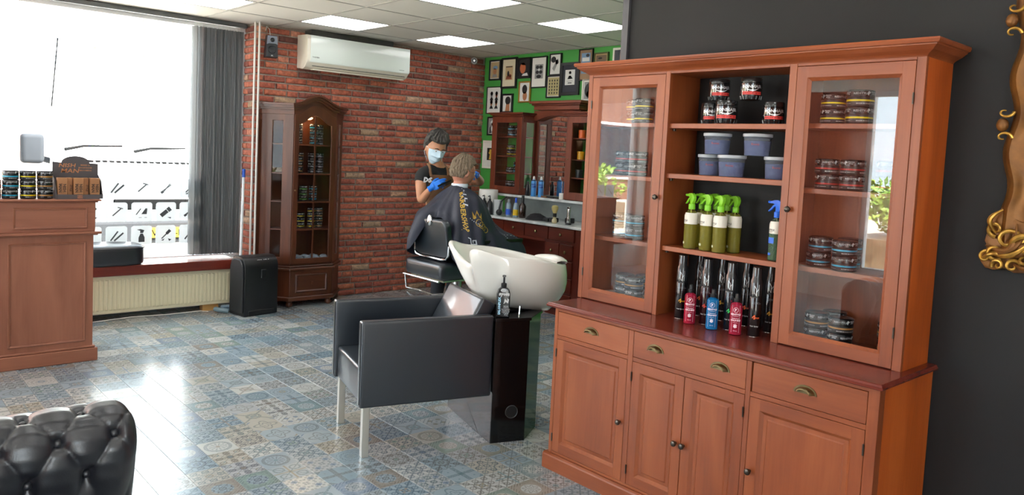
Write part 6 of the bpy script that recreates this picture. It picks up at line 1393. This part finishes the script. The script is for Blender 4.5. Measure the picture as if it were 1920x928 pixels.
def hand_geo(curl=(.5, .6, .7, .8), thumb=.4, side=1, spread=.05):
    """wrist at origin, fingers along +x, palm faces -z, thumb on +y * side"""
    mb = MB(); mb.ball((.045, 0, 0), .04, 14, 10, (1.25, 1.0, .38)); mb.tube([(-.03, 0, 0), (0, 0, 0), (.03, 0, 0)], [.025, .024, .026], 12)
    for k, (y, L, r) in enumerate(((.028, .072, .0088), (.010, .080, .0092), (-.009, .074, .0088), (-.027, .058, .0078))):
        p = Vector((.080 - .004 * k, y * side, 0)); a = .10; az = (y * spread * 30) * .06 * side; P = [Vector((.05, y * side * .9, 0)), p]; R = [r * 1.1, r * 1.08]
        for s, fr in enumerate((.45, .30, .25)):
            a += curl[k] * (1.0, 1.1, .8)[s]; d = Vector((math.cos(a) * math.cos(az), math.sin(az), -math.sin(a))); p = p + d * L * fr; P.append(p.copy()); R.append(r * (1, .95, .78)[s])
        mb.tube(P, R, 10); mb.ball(P[-1], R[-1], 8, 6)
    p = Vector((.012, .024 * side, -.004)); P = [Vector((.0, .012 * side, 0)), p]; R = [.014, .013]; a = .75; 
    for s, fr in enumerate((.035, .030, .024)): d = Vector((math.cos(a), math.sin(a) * side, -.45 * thumb * (s + 1))).normalized(); p = p + d * fr; P.append(p.copy()); R.append((.0115, .0105, .009)[s]); a -= .35 * thumb + .1
    mb.tube(P, R, 10); mb.ball(P[-1], R[-1], 8, 6); return mb
def frame_to(o, xdir, up=(0, 0, 1)):
    x = Vector(xdir).normalized(); z = Vector(up); y = z.cross(x).normalized(); z = x.cross(y); return Matrix(((x.x, y.x, z.x, o[0]), (x.y, y.y, z.y, o[1]), (x.z, y.z, z.z, o[2]), (0, 0, 0, 1)))

M_skin = mat('skin', '#b98463', .5, noise=(18, '#a87252', .3)); M_skin2 = mat('ruddy_skin', '#c08a74', .5, noise=(22, '#ab6f5a', .3))
M_tee = mat('black_cotton', '#141416', .85, bump=(90, .2, .003)); M_jean = mat('dark_trousers', '#1a1b20', .85); M_apron = mat('brown_leather_apron', '#7d5636', .6, noise=(14, '#6a462a')); M_glove = mat('blue_nitrile', '#1672d8', .35, bump=(80, .25, .002)); M_mask = mat('pale_blue_mask', '#b9cfdd', .7)

# ---------------- barber
ba = thing('person', 'standing man in black T-shirt, brown apron, blue gloves and pale face mask', 'person', (0, 0, 0))
HB = Vector((3.918, 5.415, 1.553)); MH = Matrix.Translation(HB) @ Matrix.Rotation(math.radians(-14), 4, 'Z') @ Matrix.Rotation(math.radians(20), 4, 'X') @ Matrix.Rotation(math.radians(7), 4, 'Y') @ Matrix.Diagonal((1.10, 1.08, 1.07, 1))
J = {'pelvis': (4.075, 5.51, .93, .135, .10), 'waist': (4.05, 5.50, 1.07, .125, .095), 'chest': (4.00, 5.48, 1.22, .145, .105), 'upper': (3.985, 5.475, 1.31, .12, .085), 'neck': (3.955, 5.455, 1.41, .056, .056), 'skull': (3.93, 5.43, 1.50, .055, .055),
     'cl': (3.90, 5.45, 1.345, .07, .065), 'sr': (3.785, 5.435, 1.33, .058, .055), 'er': (3.778, 5.39, 1.095, .043, .042), 'fr': (3.755, 5.30, 1.16, .038, .036), 'wr': (3.742, 5.205, 1.222, .026, .024),
     'cr': (4.08, 5.50, 1.36, .07, .065), 'sl': (4.20, 5.515, 1.345, .058, .055), 'el': (4.40, 5.37, 1.265, .044, .043), 'fl': (4.26, 5.22, 1.30, .038, .036), 'wl': (4.11, 5.08, 1.345, .026, .024),
     'hr': (3.99, 5.50, .88, .10, .09), 'kr': (4.05, 5.45, .50, .068, .065), 'ar': (4.06, 5.53, .10, .042, .045), 'tr': (4.01, 5.40, .045, .035, .028), 'hl': (4.17, 5.53, .88, .10, .09), 'kl': (4.25, 5.50, .50, .068, .065), 'al': (4.28, 5.58, .10, .042, .045), 'tl': (4.25, 5.45, .045, .035, .028)}
Eb = [('pelvis', 'waist'), ('waist', 'chest'), ('chest', 'upper'), ('upper', 'neck'), ('neck', 'skull'), ('upper', 'cl'), ('cl', 'sr'), ('sr', 'er'), ('er', 'fr'), ('fr', 'wr'), ('upper', 'cr'), ('cr', 'sl'), ('sl', 'el'), ('el', 'fl'), ('fl', 'wl'),
      ('pelvis', 'hr'), ('hr', 'kr'), ('kr', 'ar'), ('ar', 'tr'), ('pelvis', 'hl'), ('hl', 'kl'), ('kl', 'al'), ('al', 'tl')]
sk = skin_geo(J, Eb, 'pelvis'); hg = head_geo(); hg.xf(MH)
WR, HRD = Vector(J['wr'][:3]), Vector((.62, -.50, .46)).normalized(); WL, HLD = Vector(J['wl'][:3]), Vector((-.75, -.55, .2)).normalized()
remeshed('body', [sk, (hg.v, hg.f)], M_skin, ba, .0062, 3)
def shell(J, grow, names, edges): return skin_geo({n: (*J[n][:3], J[n][3] + grow, J[n][4] + grow) for n in names}, edges, names[0])
J2 = dict(J); J2['mr'] = (3.785, 5.415, 1.215, .056, .053); J2['ml'] = (4.27, 5.45, 1.30, .055, .052); J2['hem'] = (4.08, 5.51, .88, .14, .11); J2['neckb'] = (3.972, 5.468, 1.365, .066, .066)
g_ = .010; nm = ['pelvis', 'waist', 'chest', 'upper', 'cl', 'sr', 'mr', 'cr', 'sl', 'ml', 'hem', 'neckb']
remeshed('t_shirt', [shell(J2, g_, nm, [('hem', 'pelvis'), ('pelvis', 'waist'), ('waist', 'chest'), ('chest', 'upper'), ('upper', 'neckb'), ('upper', 'cl'), ('cl', 'sr'), ('sr', 'mr'), ('upper', 'cr'), ('cr', 'sl'), ('sl', 'ml')])], M_tee, ba, .008, 3)
remeshed('trousers', [shell(J, .010, ['pelvis', 'hr', 'kr', 'ar', 'hl', 'kl', 'al'], [('pelvis', 'hr'), ('hr', 'kr'), ('kr', 'ar'), ('pelvis', 'hl'), ('hl', 'kl'), ('kl', 'al')])], M_jean, ba, .010, 2)
for a, t in (('ar', 'tr'), ('al', 'tl')):
    A, T = Vector(J[a][:3]), Vector(J[t][:3]); d = (T - A); d.z = 0; d.normalize(); o = MB().ball((0, 0, 0), 1, 16, 10, (.13, .05, .042)); o.v = [(v[0], v[1], max(v[2], -.030)) for v in o.v]; o.xf(Matrix.Translation((A.x + d.x * .06, A.y + d.y * .06, .0302)) @ Matrix.Rotation(math.atan2(d.y, d.x), 4, 'Z')).build('shoe', M_black, ba, smooth=True)
hair = hair_geo(lambda x, y, z: (z - (.50 if y < -.35 else (.50 - (y + .35) * 1.5 if y < .15 else -.25))) / .10 + (.0), lambda x, y, z: .012 + (.026 * max(0, z) if y < .3 else .018 * max(0, z)) + (.012 * max(0, -y) * max(0, z)), 3, strand=.0034)
hair.xf(MH).build('hair', mat('dark_grey_hair', '#2a2623', .7, noise=(60, '#4b4743', .3)), ba, smooth=True, fix=False)
for s in (-1, 1):
    MB().ball((s * .027, -.082, .003), .0115, 14, 10).xf(MH).build('eye', mat('eye_white', '#d8d2ca', .2), ba, smooth=True); MB().ball((s * .027, -.0895, .002), .0055, 12, 8).xf(MH).build('iris', mat('dark_iris', '#2a1d14', .2), ba, smooth=True)
    MB().tube([(s * .012, -.101, .022), (s * .027, -.100, .028), (s * .044, -.090, .022)], [.003, .0042, .0022], 6).xf(MH).build('eyebrow', mat('dark_brows', '#2b221c', .8), ba, smooth=True)
def mk(i, j):
    a = (-1.12 + 2.24 * i / 24); t = j / 14; z = .02 - 1.05 * t + .10 * math.cos(a * 1.3) * (1 - t); z = max(-.985, z); c = math.sqrt(max(0, 1 - z * z)); x, y = c * math.sin(a), -c * math.cos(a)
    P = head_pt(x, y, z, .006 + .004 * math.sin(t * 22) * (abs(a) < .8) + .010 * math.exp(-(a / .35) ** 2) * math.sin(PI * min(1, t * 1.1)))
    return P
MB().grid(mk, 25, 15).xf(MH).build('face_mask', M_mask, ba, smooth=True, fix=False)
for s in (-1, 1):
    for z0, z1 in ((.000, .012), (-.085, -.04)): MB().tube([(s * .062, -.045, z0 - .006), (s * .076, -.01, (z0 + z1) / 2), (s * .078, .016, z1)], .0014, 5).xf(MH).build('mask_loop', M_mask, ba)
def glove(W, D, side, up, curl, th):
    g = hand_geo(curl, th, side); g.xf(frame_to(W, D, up)); remeshed('glove', [(g.v, g.f)], M_glove, ba, .0032, 2)
glove(WR, HRD, 1, (.1, -.75, .6), (.30, .42, .55, .7), .5); glove(WL, HLD, -1, (.3, .3, 1), (.4, .5, .6, .7), .5)
# apron: bib and skirt over the shirt, straps over the shoulders
def ap(i, j):
    u = i / 14 * 2 - 1; t = j / 16; z = 1.325 - .80 * t; hw = .125 + .05 * min(1, t * 3)
    cx_ = 3.985 + (4.08 - 3.985) * min(1, (1.31 - z) / .4); cy_ = 5.475 + .035 * min(1, max(0, (1.31 - z) / .4)); rr = (.175 if z < 1.25 else .158) ; a = u * (hw / .16) * 1.0 - .18
    ry = .142 if z > 1.0 else .150
    return (cx_ + rr * math.sin(a), cy_ - ry * math.cos(a) * (1 + .03 * math.sin(9 * a + 5 * t)), z)
MB().grid(ap, 15, 17).build('apron', M_apron, ba, smooth=True, fix=False)
for P in ([(3.855, 5.370, 1.31), (3.845, 5.375, 1.345), (3.858, 5.405, 1.395), (3.885, 5.47, 1.412)], [(4.03, 5.362, 1.318), (4.045, 5.40, 1.37), (4.050, 5.45, 1.408), (4.04, 5.51, 1.41)]):
    m_ = MB(); P = [Vector(p) for p in P]; m_.tube(P, .0125, 8); m_.build('apron_strap', M_apron, ba, smooth=True)
t = MB().text('DS', .042, (3.80, 5.345, 1.262), (.80, -.55, .0), (.12, -.05, 1), bold=.06); t.build('shirt_print', M_print, ba, fix=False)
o = MB().box(-.085, .075, -.001, .001, -.014, .0).add(*[[], []]); 
for k in range(22): o.box(-.08 + k * .007, -.077 + k * .007, -.0009, .0009, -.032, -.014)
o.xf(frame_to(WR + HRD * .125 + Vector((0, 0, -.01)), (.9, .1, .30), (0, .2, 1))); o = o.build('comb', M_black, None); tag(o, 'black comb held in the blue-gloved hand of the standing man', 'comb')

# ---------------- customer
cu = thing('person', 'seated grey-haired man wrapped in a dark navy barber cape, seen from behind', 'person', (0, 0, 0))
HC = Vector((3.868, 4.95, 1.372)); MC = Matrix.Translation(HC) @ Matrix.Rotation(math.radians(84), 4, 'Z') @ Matrix.Rotation(math.radians(10), 4, 'X') @ Matrix.Diagonal((1.06, 1.07, 1.02, 1))
K = {'pelvis': (3.80, 4.95, .72, .15, .12), 'waist': (3.79, 4.95, .88, .14, .12), 'chest': (3.80, 4.95, 1.04, .165, .12), 'upper': (3.81, 4.95, 1.13, .11, .09), 'neck': (3.83, 4.95, 1.235, .058, .058), 'skull': (3.85, 4.95, 1.33, .055, .055),
     'ca': (3.81, 4.86, 1.135, .07, .065), 'sa': (3.82, 4.77, 1.11, .06, .055), 'ea': (3.88, 4.72, .90, .045, .043), 'wa': (4.10, 4.76, .885, .028, .026), 'ha': (4.17, 4.78, .885, .035, .02),
     'cb': (3.81, 5.04, 1.135, .07, .065), 'sb': (3.82, 5.13, 1.11, .06, .055), 'eb': (3.88, 5.18, .90, .045, .043), 'wb': (4.10, 5.14, .885, .028, .026), 'hb': (4.17, 5.12, .885, .035, .02),
     'pa': (3.86, 4.85, .715, .09, .085), 'ka': (4.33, 4.84, .72, .065, .06), 'fa': (4.48, 4.85, .33, .042, .042), 'ta': (4.60, 4.85, .285, .035, .03), 'pb': (3.86, 5.05, .715, .09, .085), 'kb': (4.33, 5.07, .72, .065, .06), 'fb': (4.48, 5.06, .33, .042, .042), 'tb': (4.60, 5.06, .285, .035, .03)}
Ec = [('pelvis', 'waist'), ('waist', 'chest'), ('chest', 'upper'), ('upper', 'neck'), ('neck', 'skull')] + [(a + s, b + s) if a != 'upper' and a != 'pelvis' else (a, b + s) for s in 'ab' for a, b in (('upper', 'c'), ('c', 's'), ('s', 'e'), ('e', 'w'), ('w', 'h'), ('pelvis', 'p'), ('p', 'k'), ('k', 'f'), ('f', 't'))]
sk = skin_geo(K, Ec, 'pelvis'); hg = head_geo(); hg.xf(MC); remeshed('body', [sk, (hg.v, hg.f)], M_skin2, cu, .0062, 3)
remeshed('trousers', [shell(K, .010, ['pelvis', 'pa', 'ka', 'fa', 'pb', 'kb', 'fb'], [('pelvis', 'pa'), ('pa', 'ka'), ('ka', 'fa'), ('pelvis', 'pb'), ('pb', 'kb'), ('kb', 'fb')])], M_jean, cu, .010, 2)
for y in (4.85, 5.06): o = MB().ball((0, 0, 0), 1, 16, 10, (.135, .048, .045)); o.v = [(v[0], v[1], max(v[2], -.03)) for v in o.v]; o.xf(Matrix.Translation((4.575, y, .285))).build('shoe', M_black, cu, smooth=True)
h2 = hair_geo(lambda x, y, z: (z - (.48 if y < -.45 else (.48 - (y + .45) * 1.25 if y < .25 else -.50))) / .10, lambda x, y, z: .009 + .012 * max(0, z), 9, strand=.0028)
h2.xf(MC).build('hair', mat('grey_brown_hair', '#83715d', .75, noise=(55, '#5f5243', .3)), cu, smooth=True, fix=False)
for s in (-1, 1): MB().ball((s * .027, -.082, .003), .0115, 12, 8).xf(MC).build('eye', mat('eye_white', '#d8d2ca', .2), cu, smooth=True)
gl = MB()
for s in (-1, 1):
    gl.tube([(s * .031 + .021 * math.cos(a), -.108, .0 + .016 * math.sin(a)) for a in [2 * PI * i / 16 for i in range(17)]], .0012, 5); gl.tube([(s * .052, -.106, .004), (s * .072, -.06, .006), (s * .078, .01, .004)], .0013, 5)
gl.tube([(-.010, -.109, .004), (.010, -.109, .004)], .0012, 5); gl.xf(MC).build('glasses', M_knob, cu)
remeshed('shirt', [shell(K, .008, ['waist', 'pelvis', 'chest', 'upper', 'ca', 'sa', 'ea', 'cb', 'sb', 'eb'], [('waist', 'pelvis'), ('waist', 'chest'), ('chest', 'upper'), ('upper', 'ca'), ('ca', 'sa'), ('sa', 'ea'), ('upper', 'cb'), ('cb', 'sb'), ('sb', 'eb')])], mat('dark_shirt', '#262932', .8), cu, .009, 2)
# cape
CC = (3.85, 4.95)
full = lambda *a: list(a)
PR = {0: [(.07, 1.215), (.15, 1.13), (.24, .98), (.36, .885), (.50, .855), (.60, .80), (.64, .66), (.65, .50)], 35: [(.07, 1.215), (.16, 1.13), (.25, .98), (.35, .89), (.44, .85), (.52, .77), (.56, .64), (.57, .50)],
      65: [(.066, 1.22), (.18, 1.14), (.26, 1.0), (.30, .91), (.335, .86), (.37, .76), (.385, .66), (.39, .56)], 90: [(.066, 1.228), (.20, 1.155), (.265, 1.01), (.29, .92), (.315, .84), (.335, .76), (.35, .69), (.355, .62)],
      120: [(.066, 1.235), (.19, 1.16), (.255, 1.05), (.285, .96), (.31, .88), (.335, .80), (.355, .73), (.36, .66)], 150: [(.064, 1.245), (.16, 1.17), (.25, 1.08), (.33, 1.03), (.365, .95), (.385, .86), (.40, .79), (.405, .72)],
      180: [(.062, 1.25), (.14, 1.175), (.23, 1.09), (.315, 1.04), (.355, .97), (.38, .88), (.395, .81), (.40, .74)]}
PR[-128] = [(.066, 1.236), (.185, 1.165), (.25, 1.05), (.275, .96), (.295, .88), (.315, .80), (.33, .73), (.34, .67)]
SH = [(.062, 1.248), (.13, 1.178), (.18, 1.12), (.215, 1.075), (.235, 1.05), (.245, 1.03), (.25, 1.015), (.252, 1.005)]
keys = [(-180, SH), (-160, SH), (-128, PR[-128]), (-105, PR[90]), (-90, PR[90]), (-65, PR[65]), (-35, PR[35]), (0, PR[0]), (35, PR[35]), (65, PR[65]), (90, PR[90]), (120, PR[120]), (142, PR[150]), (158, PR[180]), (176, SH), (180, SH)]
def cape(thd, s, off=0.0):
    thd = (thd + 180) % 360 - 180
    for k in range(len(keys) - 1):
        if keys[k][0] <= thd <= keys[k + 1][0]: break
    f = (thd - keys[k][0]) / (keys[k + 1][0] - keys[k][0]); f = f * f * (3 - 2 * f); A, B = cr(keys[k][1], s), cr(keys[k + 1][1], s); r = A[0] * (1 - f) + B[0] * f; z = A[1] * (1 - f) + B[1] * f
    th = math.radians(thd); fold = (.010 * math.sin(11 * th + 2.0 * s) + .008 * math.sin(19 * th + 1.3) + .006 * math.sin(5 * th + 9 * s)) * min(1, s * 1.8); r += fold + off
    z += .004 * math.sin(13 * th + 7 * s) * s + off * .6
    return Vector((CC[0] + (r + .010) * math.cos(th), CC[1] + (r + .010) * math.sin(th), z + .014 * (1 - s)))
cp = MB().grid(lambda i, j: cape(-180 + 360 * i / 144, j / 40), 144, 41, close_u=True).build('cape', mat('navy_cape', '#1b1f30', .55, bump=(40, .3, .004)), cu, smooth=True, fix=False)
sd_ = cp.modifiers.new('thickness', 'SOLIDIFY'); sd_.thickness = .003; sd_.offset = -1
MB().grid(lambda i, j: (3.838 + (.064 + .004 * math.cos(2 * PI * j / 8)) * math.cos(2 * PI * i / 30), 4.95 + (.064 + .004 * math.cos(2 * PI * j / 8)) * math.sin(2 * PI * i / 30), 1.258 + .018 * math.sin(2 * PI * j / 8)), 30, 8, close_u=True, close_v=True).build('neck_paper', mat('white_tissue', '#cfd6e4', .8), cp, smooth=True)
def on_cape(geo, th0, s0, ku, kv, rot=0.0):
    """place flat artwork (metres) on the cape: x runs down the cape, y round it"""
    out = MB(); c, s_ = math.cos(rot), math.sin(rot)
    for v in geo.v:
        x, y = v[0] * c - v[2] * s_, v[0] * s_ + v[2] * c; s = s0 + x * kv; r = .07 + .3 * s; out.v.append(tuple(cape(th0 + math.degrees(y / .25) * ku, s, .0035)))
    out.f = geo.f; return out
M_gold = mat('gold_print', '#c9a23c', .45); M_wp = mat('white_cape_print', '#c4c8d4', .6)
tg = MB().text('BARBERSHOP', .040, (.035, 0, .03), (1, 0, 0), (0, 0, 1), bold=.025, wscale=.62); tg.box(-.065, .135, 0, 0, .014, .020); on_cape(tg, -134, .24, 1, 2.0, .22).build('gold_lettering', M_gold, cp, fix=False)
crn = MB().prism([(-.03, 0), (.03, 0), (.036, .03), (.016, .014), (0, .038), (-.016, .014), (-.036, .03)], 0, .0001, 'y'); on_cape(crn, -98, .30, 1, 1.9, 1.5).build('crown_print', M_gold, cp, fix=False)
for k in range(4): on_cape(MB().prism([(.024 * math.cos(q), .024 * math.sin(q)) for q in [2 * PI * i / 12 for i in range(13)]] + [(.020 * math.cos(q), .020 * math.sin(q)) for q in [2 * PI * i / 12 for i in range(12, -1, -1)]], 0, .0001, 'y'), -96 + 4 * k, .34 + .03 * k, 1, 1.9).build('ring_print', M_gold, cp, fix=False)
def key_art(n):
    m = MB(); w_ = .006
    for k in range(n):
        ox = k * .05
        for x0, x1, z0, z1 in ((0, .044, 0, w_), (.038, .044, 0, .040), (.010, .044, .034, .040), (.010, .016, .014, .040), (.010, .030, .014, .020), (0, w_, -.012, 0)): m.box(ox + x0, ox + x1, 0, 0, z0, z1)
    return m
on_cape(key_art(2), -122, .03, 1, 1.9).build('key_pattern', M_wp, cp, fix=False); on_cape(key_art(4), -112, .55, 1, 1.9, .1).build('key_pattern', M_wp, cp, fix=False)
for th0, s0, n, rot in ((-58, .30, 14, .3), (-110, .30, 7, .9), (-50, .50, 12, .8), (-78, .72, 10, 1.2), (40, .4, 10, .2)):
    d = MB()
    for k in range(n): d.prism([(k * .014 + .0035 * math.cos(a), .0035 * math.sin(a) + .012 * math.sin(k * .35)) for a in [PI * q / 3 for q in range(6)]], 0, .0001, 'y')
    on_cape(d, th0, s0, 1, 1.9, rot).build('dotted_print', M_wp, cp, fix=False)
em = MB().prism([(.03 * math.cos(a), .03 * math.sin(a)) for a in [2 * PI * k / 20 for k in range(20)]], 0, .0001, 'y'); on_cape(em, -22, .88, 1.0, 1.3).build('round_emblem', mat('tan_print', '#b39a6b', .6), cp, fix=False)

# ---------------- barber chair
bc = thing('barber_chair', 'black leather barber chair with chrome frame under the seated man', 'chair', (3.85, 4.95, 0))
def bb(name, m, x0, x1, y0, y1, z0, z1, r=.02, seg=3, parent=None): return BX(name, m, parent or bc, x0 - 3.85, x1 - 3.85, y0 - 4.95, y1 - 4.95, z0, z1, bevel=r, seg=seg, smooth=True)
bb('seat', M_leather2, 3.50, 4.22, 4.70, 5.20, .535, .665, .045, 4)
bkr = MB().prism(rrect(-.225, .225, -.17, .135, .06, 5), -.03, .03, 'x').build('backrest', M_leather2, bc, bevel=.018, seg=3, smooth=True); bkr.location = (-.262, 0, .865); bkr.rotation_euler = (0, math.radians(-9), 0)
MB().tube([(-.27, y, z) for y, z in [(-.232, .80), (-.230, .73), (-.20, .695), (-.14, .685), (.14, .685), (.20, .695), (.230, .73), (.232, .80)]], .010, 8).build('chrome_rim', M_chrome, bc, smooth=True)
MB().ball((-.312, -.02, .985), .03, 16, 10, (.5, 1, 1.5)).build('headrest_mount', M_chrome, bc, smooth=True)
for s in (-1, 1):
    bb('armrest', mat('dark_padded_arm', '#1b1516', .25), 3.80, 4.27, 4.95 + s * .295 - .03, 4.95 + s * .295 + .03, .815, .848, .012, 3)
    MB().tube([(-.02, s * .27, .54), (-.04, s * .295, .62), (-.02, s * .295, .815)], .014, 8).build('arm_support', M_chrome, bc, smooth=True); MB().tube([(.34, s * .27, .55), (.36, s * .295, .66), (.34, s * .295, .815)], .014, 8).build('arm_support', M_chrome, bc, smooth=True)
    MB().tube([(.36, s * .18, .53), (.52, s * .17, .42), (.66, s * .17, .26)], .012, 8).build('footrest_arm', M_chrome, bc, smooth=True)
BX('footrest', M_chrome, bc, .60, .88, -.20, .20, .225, .243, bevel=.005)
MB().tube([(-.36, y, .53) for y in (-.24, .24)], .008, 8).build('frame_rail', M_chrome, bc); BX('seat_frame', M_chrome, bc, -.30, .32, -.22, .22, .515, .534, bevel=.004)
MB().lathe([(.30, 0), (.305, .012), (.27, .030), (.08, .045), (.055, .06), (.055, .33), (.062, .335), (.062, .37), (.045, .38), (.045, .515)], 36).build('base', M_chrome, bc, smooth=True)
MB().tube([(-.05, .02, .30), (-.22, .06, .33), (-.36, .10, .36), (-.40, .13, .40)], .008, 8).build('pump_lever', M_chrome, bc, smooth=True)
MB().tube([(-.36, .22, .53), (-.35, .21, .42), (-.30, .12, .41), (-.28, -.05, .40), (-.18, -.10, .40)], .006, 8).build('chrome_bar', M_chrome, bc, smooth=True)
